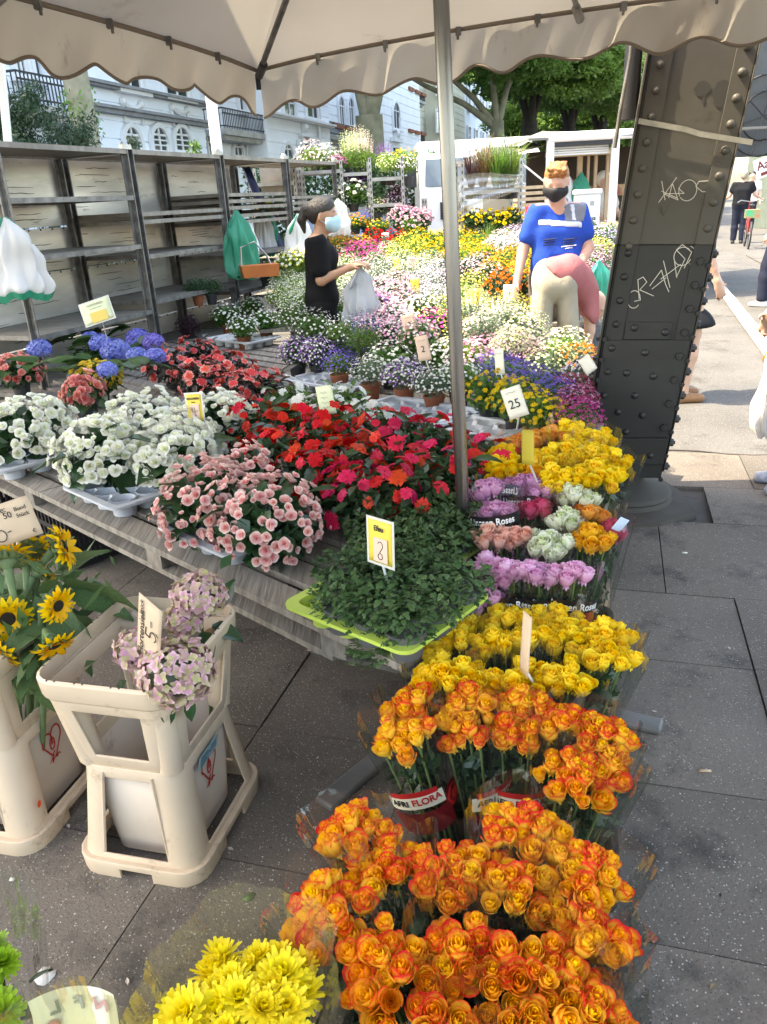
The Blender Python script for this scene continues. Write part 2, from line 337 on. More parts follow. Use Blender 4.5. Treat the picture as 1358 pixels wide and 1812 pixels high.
# crack where slabs meet the asphalt
cb = MB(); pts = [UV(-.2+.15*i, V1+.012+.022*math.sin(i*1.7)+.018*math.sin(i*.6), .001) for i in range(26)]
for a, b_ in zip(pts, pts[1:]): cb.bar(a, b_, .014, .004)
struct(cb.obj('pavement_crack', seam_m))
# unseen viaduct deck, its place and width set to shade the front
dk = thing('viaduct_shade_deck', None, None); struct(dk)
b = MB(); Mr = Matrix.Rotation(-AZ, 3, 'Z')
b.box(UV(-3.9, -4.3, 5.95), (3.2, 11, .5), Mr); b.obj('deck_plate', iron_m, dk)
b = MB(); b.box(UV(1.15, 2.6, 5.85), (.7, 4.2, .55), Mr); b.obj('cross_girder', iron_m, dk)
b = MB()
for k in range(2): b.box(UV(-4.9+k*2.0, -4.3, 5.5), (.25, 10.8, .38), Mr)
b.obj('girder', iron_m, dk)
# facades along the street on the left (local x across, y along the street)
FU = -14.0
def fac(px, py, u=FU):
    d = ray(px, py); t = u/d.dot(EU); p = Vector((0,0,CH))+d*t
    return p.dot(EV), p.z
glass_m = M_('window glass', (.03,.04,.045), .08, (.07,.085,.09), .8, spec=.8)
frame_m = M_('white window frame', (.72,.74,.76), .5)
rail_m = M_('wrought iron', (.03,.032,.038), .5)
conc_m = M_('balcony concrete', (.42,.42,.4), .8, (.3,.3,.28), 3)
orn_m = M_('stucco ornament', (.70,.72,.74), .8)
band_st = M_('grey cornice', (.27,.29,.31), .8, (.2,.21,.23), 4)
def wallm(n, c, d): return M_(n, c, .85, d, 1.2, bump=.1)
wall_ms = [wallm('pale blue render', (.80,.87,.95), (.76,.83,.92)), wallm('white blue render', (.84,.88,.92), (.79,.83,.88)), wallm('pale grey render', (.84,.87,.9), (.78,.82,.85)), wallm('cream render', (.62,.6,.48), (.56,.54,.43)), wallm('light blue render', (.68,.75,.84), (.63,.7,.8)), wallm('off white render', (.74,.76,.77), (.68,.7,.72))]
bag_green = None
class House:
    def __init__(s, label, mat, group=None):
        s.t = thing('apartment_building', label, 'building', (0,0,0), -AZ, 'apartment buildings along the street'); s.m = mat; s.w = MB()
    def wall(s, v0, v1, u=FU, h=17.0, courses=True):
        s.w.box((u-3, (v0+v1)/2, h/2), (6, v1-v0, h))
        if courses:
            z = 1.2
            while z < 13:
                s.w.box((u+.015, (v0+v1)/2, z+.22), (.05, v1-v0-.06, .43)); z += .47
    def band(s, v0, v1, z0, z1, u=FU, mat=None, d=.22):
        b = MB(); b.box((u+d/2+.05, (v0+v1)/2, (z0+z1)/2), (d, v1-v0+.2, z1-z0)); b.box((u+d/2+.09, (v0+v1)/2, z1+.04), (d+.1, v1-v0+.3, .08)); b.obj('cornice', mat or band_st, s.t)
    def win(s, v, z0, z1, w, u=FU, arch=False, mull=1):
        e = thing('window', None, None); e.parent = s.t; e.location = (u+.045, v, 0)
        def outline(w, z0, z1):
            p = [(-w/2, z0), (w/2, z0)]
            if arch: p += [(w/2*math.cos(R(a)), z1-w/2+w/2*math.sin(R(a))) for a in range(0, 181, 20)]
            else: p += [(w/2, z1), (-w/2, z1)]
            return p
        o, i = outline(w+.28, z0-.1, z1+.14), outline(w, z0, z1); n = len(o)
        b = MB()
        for (a, bb, d0, d1) in ((o, i, .0, .12),):
            vs = [(d1, y, z) for y, z in a] + [(d1, y, z) for y, z in bb] + [(0, y, z) for y, z in a] + [(-.02, y, z) for y, z in bb]
            fs = []
            for k in range(n):
                k2 = (k+1) % n; fs += [(k, k2, n+k2, n+k), (2*n+k, k, k2, 2*n+k2)[::-1], (n+k, n+k2, 3*n+k2, 3*n+k)]
            b.add(vs, fs)
        b.box((.12, 0, z0-.14), (.26, w+.5, .1)); b.obj('surround', frame_m if not arch else orn_m, e)
        b = MB(); b.add([(.03, y, z) for y, z in i], [tuple(range(n))]); b.obj('pane', glass_m, e)
        b = MB(); b.box((.05, 0, (z0+z1)/2), (.04, .07, z1-z0))
        for sx in (-1, 1): b.box((.05, sx*(w/2-.04), (z0+z1-(w/2 if arch else 0))/2), (.04, .08, z1-z0-(w/2 if arch else 0)))
        if mull: b.box((.05, 0, z0+(z1-z0)*.68), (.04, w, .06))
        if mull > 1:
            for k in range(1, mull+1): b.box((.05, 0, z0+(z1-z0)*.68*k/(mull+1)), (.03, w, .04))
        b.obj('sash', frame_m, e)
    def pwin(s, px, top, bot, wpx, u=FU, arch=False, mull=1):
        v, z1 = fac(px, top, u); _, z0 = fac(px, bot, u); va, _ = fac(px-wpx/2, bot, u); vb, _ = fac(px+wpx/2, bot, u)
        s.win(v, z0, z1, (vb-va), u, arch, mull)
    def balcony(s, px0, px1, ytop, ybot, u=FU+.9, boxes=False):
        v0, _ = fac(px0, ybot, u); v1, _ = fac(px1, ybot, u); pm = (px0+px1)/2
        z1 = fac(pm, ytop, u)[1]; z0 = fac(pm, ybot, u)[1]
        e = thing('balcony', None, None); e.parent = s.t; e.location = (0,0,0)
        b = MB(); b.box((u-.6, (v0+v1)/2, z0-.12), (1.3, v1-v0+.1, .2)); b.box((u-.65, (v0+v1)/2, z0-.3), (1.1, v1-v0-.3, .16)); b.obj('balcony_slab', conc_m, e)
        b = MB(); n = max(6, int((v1-v0)/.14))
        for k in range(n+1): b.box((u, v0+(v1-v0)*k/n, (z0+z1)/2), (.025, .025, z1-z0))
        for z in (z0+.08, z1, z1-.16): b.box((u, (v0+v1)/2, z), (.05, v1-v0, .04))
        for yy in (v0, v1):
            b.box((u-.6, yy, z1), (1.2, .05, .05)); b.box((u-.6, yy, z0+.08), (1.2, .04, .04))
            for k in range(1, 8): b.box((u-.15*k, yy, (z0+z1)/2), (.025, .025, z1-z0))
        b.obj('railing', rail_m, e)
        if boxes:
            for k in range(3):
                b = MB(); y = v0+(v1-v0)*(.2+.3*k); b.box((u+.16, y, z1-.18), (.22, (v1-v0)*.22, .2)); b.obj('flower_box', terra_m, e)
    def swag(s, px0, px1, y0, y1):
        v0, z1 = fac(px0, y0); v1, z0 = fac(px1, y1); b = MB(); n = 12
        pts = [(FU+.1, v0+(v1-v0)*k/n, z1-(z1-z0)*math.sin(math.pi*k/n)) for k in range(n+1)]
        b.tube(pts, [.05+.05*math.sin(math.pi*k/n) for k in range(n+1)], 6)
        for v in (v0, v1): b.sphere((FU+.1, v, z1), .12, 8, 5); b.box((FU+.08, v, z1-.3), (.08, .1, .5))
        b.obj('garland', orn_m, s.t)
    def done(s):
        s.w.obj('wall', s.m, s.t); b = MB()
        ys = [v[1] for v in s.w.v]; y0, y1 = min(ys), max(ys)
        b.add([(FU+.6, y0, 17), (FU+.6, y1, 17), (FU-5, y1, 21), (FU-5, y0, 21), (FU-5.5, y0, 17), (FU-5.5, y1, 17)], [(0,1,2,3), (3,2,5,4), (0,3,4), (1,5,2), (0,4,5,1)]); b.obj('roof', roof_m, s.t)
roof_m = M_('roof tiles', (.13,.05,.035), .8, (.1,.04,.03), 3)
h = House('pale blue apartment house with garlands and arched ground floor windows', wall_ms[0])
h.wall(8, 20.2, FU-1.2); h.wall(20.2, 27.0)
h.band(20.2, 27.0, fac(260,212)[1], fac(260,205)[1]); h.band(20.2, 27, fac(260,172)[1], fac(260,168)[1]); h.band(8, 20.2, 4.0, 4.25, FU-1.2)
for px in (226, 275, 315): h.pwin(px, 226, 266, 27, arch=True, mull=2)
h.pwin(218, 98, 154, 40); h.pwin(303, 118, 168, 40); h.swag(212, 246, 180, 196); h.swag(299, 328, 190, 203)
h.pwin(72, 88, 140, 46, FU-1.2); h.pwin(20, 60, 130, 20, FU-1.2); h.balcony(40, 166, 139, 188, FU-.2); h.done()
h = House('white apartment house with round arched basement windows and balcony', wall_ms[1])
h.wall(27.02, 32.4, FU-1.0); h.wall(32.4, 40.2)
h.pwin(362, 240, 275, 16, FU-1.0, True); h.pwin(416, 253, 275, 15, FU-1.0, True); h.pwin(439, 255, 277, 15, FU-1.0, True); h.balcony(398, 476, 199, 232, FU-.1, False)
h.pwin(505, 256, 280, 17, arch=True); h.pwin(507, 172, 203, 20); h.pwin(549, 176, 208, 22); h.pwin(535, 254, 285, 18)
h.pwin(430, 160, 196, 26, FU-1.0)
b = MB(); v, z = fac(535, 240); b.box((FU+.12, v, z), (.3, 1.3, .14)); b.sphere((FU+.1, v, z+.3), .25, 8, 6); b.box((FU+.12, v-.45, z-.35), (.2, .25, .6)); b.box((FU+.12, v+.45, z-.35), (.2, .25, .6)); b.obj('door_pediment', orn_m, h.t)
v, z = fac(559, 220); b = MB(); b.tube([(FU+.15, v, 0), (FU+.15, v, 15)], .08, 8); b.obj('downpipe', frame_m, h.t); h.band(32.4, 40.2, fac(520,215)[1], fac(520,212)[1], mat=orn_m); h.done()
h = House('white apartment house behind the plane tree with planted balcony', wall_ms[2])
h.wall(40.22, 47.5, FU-1.0); h.wall(47.5, 60)
h.pwin(600, 172, 220, 9, FU-1.0, True); h.pwin(617, 174, 222, 9, FU-1.0, True); h.balcony(578, 650, 222, 243, FU-.1, True); h.pwin(601, 250, 300, 12, FU-1.0)
h.pwin(698, 182, 227, 11, arch=True); h.pwin(698, 262, 290, 12); b = MB(); v, z = fac(698, 248); b.box((FU+.15, v, z), (.3, 2.2, .25)); b.sphere((FU+.1, v, z+.35), .35, 8, 6); b.obj('door_pediment', orn_m, h.t); h.done()
h = House('cream apartment house with balconies beyond the plane tree', wall_ms[3])
h.wall(60.02, 66, FU-1.0); h.wall(66, 78)
h.pwin(733, 196, 230, 10, FU-1.0); h.balcony(716, 752, 158, 172, FU-.1, True); h.balcony(716, 752, 230, 250, FU-.1, True); h.pwin(775, 198, 232, 9); h.pwin(775, 150, 168, 9); h.done()
for i, (a, bb, lab) in enumerate(((78.02, 98, 'blue white apartment house behind the white van roof'), (98.02, 125, 'pale apartment house between the dark tree trunks'), (125.02, 170, 'farthest pale apartment house seen below the leafy trees'))):
    h = House(lab, wall_ms[4+i % 2]); h.wall(a, bb, courses=False)
    for k in range(5):
        for z in (1.8, 5.4, 9.0, 12.4): h.win(a+(bb-a)*(k+.5)/5, z, z+2.1, 1.3)
    h.band(a, bb, 4.5, 4.8, mat=orn_m); h.done()
# ------------------------------------------------------------------ trees and hedges
bark_m = M_('plane bark', (.20,.19,.13), .9, (.12,.12,.08), 3, bump=.4, dirt=((.33,.31,.22), 2.5, .6))
barkd_m = M_('dark bark', (.045,.04,.032), .95, (.025,.022,.018), 5, bump=.6)
tl_m = leafm('street tree leaves', (.20,.34,.075), (.12,.23,.045), trans=.5, rough=.5); tl2_m = leafm('dense tree leaves', (.16,.29,.065), (.085,.18,.04), trans=.5)
yew_m = leafm('dark evergreen needles', (.03,.08,.035), (.018,.05,.024), .2); hedge_m = leafm('hedge leaves', (.05,.11,.025), (.03,.07,.02), .2)
def quads(name, V, mats):                    # N x 4 x 3 array -> mesh of loose quads
    V = np.asarray(V, dtype=np.float32); n = len(V)
    me = bpy.data.meshes.new(name); me.vertices.add(n*4); me.vertices.foreach_set('co', V.reshape(-1))
    me.loops.add(n*4); me.loops.foreach_set('vertex_index', np.arange(n*4, dtype=np.int32)); me.polygons.add(n)
    me.polygons.foreach_set('loop_start', np.arange(0, n*4, 4, dtype=np.int32)); 
    me.materials.append(mats); me.update(); me.validate(); return me
def leafquads(P, size, asp=.55, up=.0, rng=np.random):
    n = len(P); d = rng.normal(size=(n,3)); d[:,2] += up; d /= np.linalg.norm(d, axis=1)[:,None]
    e = rng.normal(size=(n,3)); e -= (e*d).sum(1)[:,None]*d; e /= np.linalg.norm(e, axis=1)[:,None]
    s = size*rng.uniform(.6, 1.3, (n,1)); a = d*s; c = e*s*asp*.5
    return np.stack([P, P+a*.5+c, P+a, P+a*.5-c], 1)
def clumps(n, k, c, r, cr, flat=1.0):
    cs = np.random.normal(size=(k,3)); cs /= np.linalg.norm(cs, axis=1)[:,None]; cs *= np.random.uniform(.45, 1, (k,1))**.6
    cs = cs*np.array(r)+np.array(c); i = np.random.randint(0, k, n)
    q = np.random.normal(size=(n,3)); q /= np.linalg.norm(q, axis=1)[:,None]; q *= np.random.uniform(.2, 1, (n,1))**.5
    return cs[i] + q*cr*np.array((1, 1, flat))
crown_a = quads('crown', leafquads(clumps(15000, 90, (0,0,0), (1,1,.8), .22, .6), .085), tl_m)
crown_b = quads('crown', leafquads(clumps(15000, 70, (0,0,0), (1,1,.8), .26, .5), .08), tl2_m)
def tree(label, base, fork, r, limbs, crowns, mat, group=None, cat='tree'):
    t = thing('street_tree', label, cat, base, 0, group); b = MB()
    b.tube([(0,0,-.05), (0,0,.4), (.03,.02,fork*.6), (0,0,fork)], [r*1.35, r*1.08, r, r*1.02], 12)
    for a, (dx, dy, dz) in enumerate(limbs):
        b.tube([(0,0,fork-.25), (dx*.3, dy*.3, fork+dz*.3), (dx*.65, dy*.65, fork+dz*.62), (dx, dy, fork+dz)], [r*.6, r*.42, r*.32, r*.14], 8)
    b.obj('trunk', mat, t, 60)
    for me, c, s, rz in crowns: link('crown', me, t, M=Matrix.Translation(c) @ Matrix.Rotation(rz, 4, 'Z') @ Matrix.Diagonal((*s, 1)))
p = atY(655, 240, 27); tree('thick plane tree trunk forking behind the flower trolleys', (p.x, p.y, 0), 4.0, .42, ((-.9,.3,3), (.7,-.2,3.6), (1.6,.5,4)), ((crown_a, (0,0,8.6), (4.4,4.4,2.8), 0), (crown_a, (3.6,-1,7.3), (2.2,2,2.3), 2)), bark_m, 'trees along the street')
p = atY(880, 235, 34); tree('pale barked plane tree with low left branch behind the van', (p.x, p.y, 0), 4.2, .27, ((-3.0,.2,2.8), (-4.4,-.3,2.2), (1.2,.2,3.4), (-.5,0,4)), ((crown_a, (0,0,8.8), (4.4,4,3.2), 1), (crown_a, (.9,-1,7.0), (2.6,2.2,1.9), 2.2), (crown_b, (-3.5,1,7.6), (2.2,2,1.6), .3)), bark_m, 'trees along the street')
for i, (px, Y, lab, r, cz) in enumerate(((938, 40, 'dark trunked tree in line left of the stall roof', .36, 8.0), (1008, 46, 'dark trunked tree behind the middle of the stall roof', .38, 8.0), (1062, 52, 'dark trunked tree nearest the black downpipe', .42, 8.4))):
    p = atY(px, 220, Y); tree(lab, (p.x, p.y, 0), 4.6, r, ((-1.2,0,3), (1.3,.4,3.2), (.2,-1,3)), ((crown_b, (0,0,cz), (4.6,4,3.4), i*1.3), (crown_a, (1.5,-2.2,6.6), (2.8,2,1.8), i+.5), (crown_b, (-1.2,-1.5,6.9), (2.6,2,1.7), i*2)), barkd_m, 'trees along the street')
for px, Y, lab in ((1110, 70, 'leafy tree filling the gap beside the black downpipe'), (985, 75, 'leafy tree far down the street over the stall')):
    p = atY(px, 200, Y); tree(lab, (p.x, p.y, 0), 4.2, .5, ((-1,0,3), (1,0,3)), ((crown_b, (0,0,8.4), (7,5,5.2), 1), (crown_a, (-3,-2,7), (4,3,3), 2)), barkd_m, 'trees along the street')
p = atY(143, 200, 16.5); tree('slim young plane tree before the blue house balcony', (p.x, p.y, 0), 5.2, .24, ((-.3,0,3), (.5,.2,3)), ((crown_a, (0,0,8.6), (2,2,1.6), 0),), M_('pale slim bark', (.33,.31,.22), .9, (.22,.21,.15), 4, bump=.3), 'trees along the street')
tr = COL.objects[-1]
b_ = quads('sprouts', leafquads(clumps(260, 12, (0,0,3.3), (.4,.35,.75), .15), .085), tl_m); link('sprouts', b_, bpy.data.objects[[o.name for o in COL.objects if o.name.startswith('street_tree')][-1]])
p = atY(62, 230, 13); t = thing('yew_bush', 'round dark evergreen bush behind the left rack', 'bush', (p.x, p.y, 0))
link('foliage', quads('foliage', leafquads(clumps(34000, 240, (0,0,1.6), (1.2,.9,1.75), .17), .085, .25), yew_m), t)
b = MB(); b.tube([(0,0,0), (0,0,1.8)], .08, 8); b.obj('stem', barkd_m, t)
for px0, px1, Y, z, lab in ((425, 640, 17, 2.35, 'clipped green hedge seen between rack and trolleys'),):
    a, c = atY(px0, 280, Y), atY(px1, 280, Y); P = np.random.uniform(0, 1, (9000, 3))*np.array((c.x-a.x+1.5, .9, z))+np.array((a.x, Y, 0))
    t = link('hedge', quads('hedge', leafquads(P, .12), hedge_m)); tag(t, lab, 'hedge')
# ------------------------------------------------------------------ the market parasol over the front of the stall
cc = Vector((.26, 2.17, 0)); cv = Vector((-.74, 1.99, 0))
corn = [cc + Vector((cv.x*math.cos(-k*math.pi/2) - cv.y*math.sin(-k*math.pi/2), cv.x*math.sin(-k*math.pi/2) + cv.y*math.cos(-k*math.pi/2), 2.105)) for k in range(4)]
top = cc + Vector((-.04, 0, 2.78))
par = thing('market_parasol', 'large square dirty cream market parasol with scalloped edge on a steel pole', 'parasol')
def edge(k, t): 
    p = corn[k].lerp(corn[(k+1) % 4], t); p.z += .055*math.sin(math.pi*t)**.7; return p
b = MB()
for k in range(4):
    def fn(u, v, k=k):
        p = edge(k, u).lerp(top, v*.97); p.z -= .07*math.sin(math.pi*v)*math.sin(math.pi*u)**.6 - .02*math.sin(math.pi*v)*abs(math.cos(math.pi*u)); return p
    b.grid(fn, 20, 12)
b.obj('canopy', cloth_m, par, 50)
hem = MB()
NS = 10
for k in range(4):
    b = MB(); out = (edge(k, .5)-cc); out.z = 0; out.normalize()
    def drop(t): return .163+(.021+.006*math.sin(23*t+k*2))*math.cos(2*math.pi*NS*t+.25*math.sin(17*t+k))+.013*math.sin(9*t+k)
    def fn(u, v, k=k, out=out):
        p = edge(k, u); p.z -= drop(u)*v+.002; w = .02*math.sin(u*41+k)+.012*math.sin(u*93+v*3)
        corner = math.exp(-min(u, 1-u)*14)
        return p + out*(.012 + (.03+w)*v*(1-.6*corner)) + Vector((0,0,-.018*corner*v))
    b.grid(fn, 160, 6); b.obj('valance', val_m, par, 60)
    hem.tube([fn(i/160, 1.0) for i in range(161)], .0065, 5)
    b = MB()
    for i in range(1, 9):
        t = i/9; p = edge(k, t); b.box(p+Vector((0,0,-.014))-out*.012, (.022, .022, .03)); b.tube([p+Vector((0,0,-.02))-out*.02, p+Vector((0,0,-.045))-out*.02], .006, 5)
    q = b.obj('eyelet_hooks', rackm, par); q['kind'] = 'stuff'
hem.obj('hem', hem_m, par, 60)
for k in range(4):
    b = MB(); e = edge(k, 0); d = (top-e); b.tube([e+d*.02+Vector((0,0,-.035)), e+d*.5+Vector((0,0,-.075)), top+Vector((0,0,-.06))], .013, 8)
    b.obj('rib', rackm, par, 60); b = MB(); b.tube([e+d*.015+Vector((0,0,-.04)), e+d*.07+Vector((0,0,-.05))], .02, 8); b.tube([e+Vector((0,0,-.03)), e+Vector((0,0,-.085))], .012, 8); b.obj('corner_bracket', black_m, par, 60)
    m = edge(k, .5); d = top-m; b = MB(); b.tube([m+d*.02+Vector((0,0,-.03)), top+Vector((0,0,-.07))], .012, 8); b.obj('rib', steel_m, par, 60)
    b = MB(); b.tube([m+d*.0+Vector((0,0,-.035)), m+d*.05+Vector((0,0,-.04))], .019, 8); b.obj('rib_bracket', steel_m, par, 60)
    b = MB(); b.tube([edge(k, i/12)+Vector((0,0,-.006)) for i in range(13)], .009, 6); b.obj('edge_cord', hem_m, par, 60)
b = MB(); foot = at(833, 1212, 0); ptop = atY(781, 0, 2.13); dpl = (ptop-foot)
b.tube([foot+dpl*(.26), foot+dpl*.6, foot+dpl*1.0, top], .0195, 20); b.obj('pole', pole_m, par, 60)
b = MB(); b.tube([foot, foot+dpl*.285], .025, 20); b.tube([foot+dpl*.262, foot+dpl*.285], .0275, 20); b.obj('pole_socket', steel_m, par, 60)
for (px, py) in ((1172, 1287), (572, 1425)):
    e = at(px, py, .012); b = MB(); d = (e-foot).normalized(); b.bar(foot+d*.05+Vector((0,0,.012)), e+Vector((0,0,0)), .062, .022); o = b.obj('foot_bar', M_('zinc foot', (.22,.22,.21), .55, (.15,.15,.145), 8, metal=.4, bump=.1) if 'zinc foot' not in bpy.data.materials else bpy.data.materials['zinc foot'], par)
    md = o.modifiers.new('b', 'BEVEL'); md.width = .007; md.segments = 2
    f2 = foot-d*.62; b = MB(); b.bar(foot-d*.05+Vector((0,0,.012)), f2+Vector((0,0,.012)), .062, .022); b.obj('foot_bar', bpy.data.materials['zinc foot'], par)
# unseen awning added above the rack side to shade the rear left part
aw = thing('added_shade_awning', 'long cream awning added out of view above the metal racks for shade', 'awning')
aL = [Vector((-4.7, 1.2, 3.45)), Vector((-4.7, 5, 3.45)), Vector((-4.7, 8.3, 3.45))]; aR = [Vector((-1.15, 1.2, 3.55)), Vector((-1.5, 5, 3.55)), Vector((-2.6, 8.3, 3.55))]
def awf(u, v):
    i = 0 if v < .5 else 1; f = v*2-i
    p = aL[i].lerp(aL[i+1], f).lerp(aR[i].lerp(aR[i+1], f), u); p.z += .2*math.sin(math.pi*u); return p
b = MB(); b.grid(awf, 10, 10); b.obj('canopy', cloth_m, aw, 60)
b = MB()
for u in (0, 1): b.tube([awf(u, 0), awf(u, .5), awf(u, 1)], .02, 8)
b.tube([awf(i/8, 0) for i in range(9)], .02, 8); b.tube([awf(i/8, 1) for i in range(9)], .02, 8)
b.obj('frame', steel_m, aw)
# ------------------------------------------------------------------ riveted viaduct column
colp = at(1105, 884); PV = colp - EV*.16       # its front plane faces the camera squarely
column = thing('iron_column', 'leaning riveted iron viaduct column with scratched graffiti on a round foot', 'column', (0,0,0))
def onp(px, py, off=0.0):
    d = ray(px, py); n = PV.dot(EV)-off; t = (n)/d.dot(EV); return Vector((0,0,CH))+d*t
def plate(name, pts, off, dep, mat, bev=.004):
    f = [onp(x, y, off) for x, y in pts]; bk = [p+EV*dep for p in f]; n = len(f); b = MB()
    b.add(f+bk, [tuple(reversed(range(n))), tuple(n+i for i in range(n))] + [(i, (i+1) % n, n+(i+1) % n, n+i) for i in range(n)])
    o = b.obj(name, mat, column)
    if bev: md = o.modifiers.new('b', 'BEVEL'); md.width = bev; md.segments = 2
    return o
def Lx(y): return 1128-.164*(y-200)
def Rx(y): return 1345-.2276*(y-90)
YT = -900
def strip(a, b_, y0, y1): return [(Lx(y0)*(1-a)+Rx(y0)*a, y0), (Lx(y0)*(1-b_)+Rx(y0)*b_, y0), (Lx(y1)*(1-b_)+Rx(y1)*b_, y1), (Lx(y1)*(1-a)+Rx(y1)*a, y1)]
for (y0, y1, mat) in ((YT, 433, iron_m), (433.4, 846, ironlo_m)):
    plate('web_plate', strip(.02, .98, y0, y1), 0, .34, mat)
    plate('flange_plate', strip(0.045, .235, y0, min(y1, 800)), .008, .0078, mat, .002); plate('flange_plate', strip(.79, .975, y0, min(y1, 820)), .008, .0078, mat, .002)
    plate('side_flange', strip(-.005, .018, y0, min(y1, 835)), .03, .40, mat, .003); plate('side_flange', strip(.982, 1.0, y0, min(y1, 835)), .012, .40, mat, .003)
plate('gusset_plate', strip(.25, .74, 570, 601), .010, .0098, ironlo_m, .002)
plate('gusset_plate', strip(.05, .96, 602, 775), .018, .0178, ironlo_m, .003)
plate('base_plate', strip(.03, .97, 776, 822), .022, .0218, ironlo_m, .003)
b = MB(); prof = [(0,.011), (.006,.0105), (.0115,.0075), (.014,.0035), (.015,0)]
b.lathe([(r, z) for r, z in prof], 12); riv = b.mesh('rivet', iron_m, 70)
b = MB(); b.lathe([(0,.014), (.0135,.014), (.0155,.011), (.0155,.0)], 6); b.lathe([(0,.019), (.007,.019), (.007,.013)], 8); hexb = b.mesh('bolt', ironlo_m, 30)
for y in range(106, 430, 46): link('rivet', riv, column, M=dirM(onp(Lx(y+8)*.865+Rx(y+8)*.135, y+8, .008), -EV, 0, 1.15))
for y in range(82, 425, 46): link('rivet', riv, column, M=dirM(onp(Lx(y)*.115+Rx(y)*.885, y, .008), -EV, 0, 1.2))
for y in range(448, 760, 42):
    link('rivet', riv, column, M=dirM(onp(Lx(y)*.86+Rx(y)*.14, y, .008 if y < 600 else .018), -EV, 0, 1.1), mat=ironlo_m)
    link('bolt', hexb, column, M=dirM(onp(Lx(y+14)*.12+Rx(y+14)*.88, y+14, .008 if y < 590 else .018), -EV, rnd(0, 1), 1.15))
for y in range(450, 835, 42): link('bolt', hexb, column, M=dirM(onp(Rx(y), y, 0)+EV*.03, EU, .3, 1.2)); link('bolt', hexb, column, M=dirM(onp(Lx(y)*.05+Rx(y)*.95, y+20, .012), -EV, .2, .8))
for y in range(600, 740, 36): link('bolt', hexb, column, M=dirM(onp(Lx(y)*.95+Rx(y)*.05, y, .02), -EV, .3, .85)); link('bolt', hexb, column, M=dirM(onp(Lx(y), y, 0)+EV*.03, -EU, .3, 1.0))
for px, py in ((1123,580), (1178,588), (1142,624), (1109,660), (1156,666), (1124,700), (1094,729), (1137,735), (1108,764), (1100, 796), (1151, 806)): link('rivet', riv, column, M=dirM(onp(px, py, .018 if py > 601 else .01), -EV, 0, 1.15), mat=ironlo_m)
# foot
b = MB(); b.lathe([(0,.105), (.09,.11), (.11,.098), (.2,.08), (.222,.068), (.228,.05), (.222,.04), (.238,.0), (.238,-.05)], 40, colp); b.obj('round_foot', stone_m, column, 40)
b = MB(); b.lathe([(.09,.11), (.085,.2)], 20, colp+Vector((0,0,0))); b.obj('pivot', ironlo_m, column, 60)
b = MB(); pts = [(-.3,-.33), (.06,-.36), (.27,-.25), (.30,.06), (.26,.28), (-.3,.3)]
b.add([colp+Vector((x, y, .018)) for x, y in pts]+[colp+Vector((x*1.03, y*1.03, -.05)) for x, y in pts], [tuple(range(6))]+[(i, i+6, (i+1) % 6+6, (i+1) % 6)[::-1] for i in range(6)]); struct(b.obj('foot_bedding', M_('patched mortar', (.085,.076,.064), .95, (.06,.054,.046), 6, bump=.6)))
# tape round the column, paint blots and scratched writing
plate('tape_band', [(1131, 209), (1215, 224), (1240,232), (1333, 247), (1331, 257), (1238,242), (1213,234), (1129, 219)], .026, .004, tape_m, 0)
def onM(px, py, off): 
    p = onp(px, py, off); return Matrix.Translation(p) @ Matrix((EU, Vector((0,0,1)), -EV)).transposed().to_4x4()
K = .00275
def pxs(lines, ox, oy): return [[((x-ox)*K, -(y-oy)*K) for x, y in ln] for ln in lines]
kaos = [[(1178,322),(1185,349)], [(1199,318),(1176,352)], [(1179,336),(1202,347)], [(1190,346),(1194,326),(1204,350),(1182,340),(1212,341),(1203,333)], arc(1217,337,13,15,150,500,18), [(1246,325),(1232,325),(1228,332),(1238,340),(1258,341),(1257,346),(1250,352)]]
strokes('graffiti', pxs(kaos, 1215, 337), .0028, chalk_m, column, onM(1215, 337, .0015))
g2 = [arc(1133,523,10,14,40,330,14)+[(1143,524),(1134,526)], [(1141,522),(1137,492),(1145,488),(1151,496),(1141,508),(1163,518)], [(1156,502),(1172,478),(1180,500),(1186,512)], [(1160,507),(1180,490)], [(1174,464),(1187,505)], [(1190,462),(1196,490)], [(1172,492),(1200,470)], [(1196,488),(1206,462),(1192,448),(1200,440),(1215,452),(1206,476)], arc(1202,458,13,14,20,330,14), [(1213,443),(1222,450),(1222,466),(1214,470)]]
strokes('graffiti', pxs(g2, 1180, 480), .003, chalk_m, column, onM(1180, 480, .0015))
strokes('scratch', pxs([[(1170,365),(1175,380),(1182,364)], [(1168,367),(1172,376)]], 1175, 372), .003, M_('dark scratch', (.06,.055,.045), .9), column, onM(1175, 372, .0012))
blot_m = M_('dark paint blot', (.045,.043,.038), .6)
for px, py, w, hh in ((1278, 166, .035, .05), (1243, 157, .03, .028)):
    b = MB(); b.add([(w*math.cos(a*.35)*(1+.15*math.sin(a*2.3)), hh*math.sin(a*.35), .0012) for a in range(18)], [tuple(range(18))]); b.box((w*.3, -hh, .0008), (.008, .05, .0012)); link('paint_blot', b.mesh('paint_blot', blot_m), column, M=onM(px, py, .001))
# black downpipe and cable beside the column
dp = thing('black_downpipe', 'short black pipe end hanging left of the column under the parasol edge', 'pipe')
b = MB(); q0, q1 = atY(1126, 40, 3.9), atY(1113, 212, 3.9); b.tube([q0+Vector((0,0,2.4)), q0, q1], .038, 14); b.tube([q1+(q0-q1)*.12, q1], .05, 14); b.obj('pipe', black_m, dp, 40)
cbx = MB(); cbx.tube([atY(1116, 100, 3.7)+Vector((.06,0,2)), atY(1116, 100, 3.7), atY(1098, 195, 3.7), atY(1088, 262, 3.7)], .009, 8)
tag(cbx.obj('hanging_cord', rackm, None, 60), 'thin grey cord hanging beside the black pipe', 'cord')
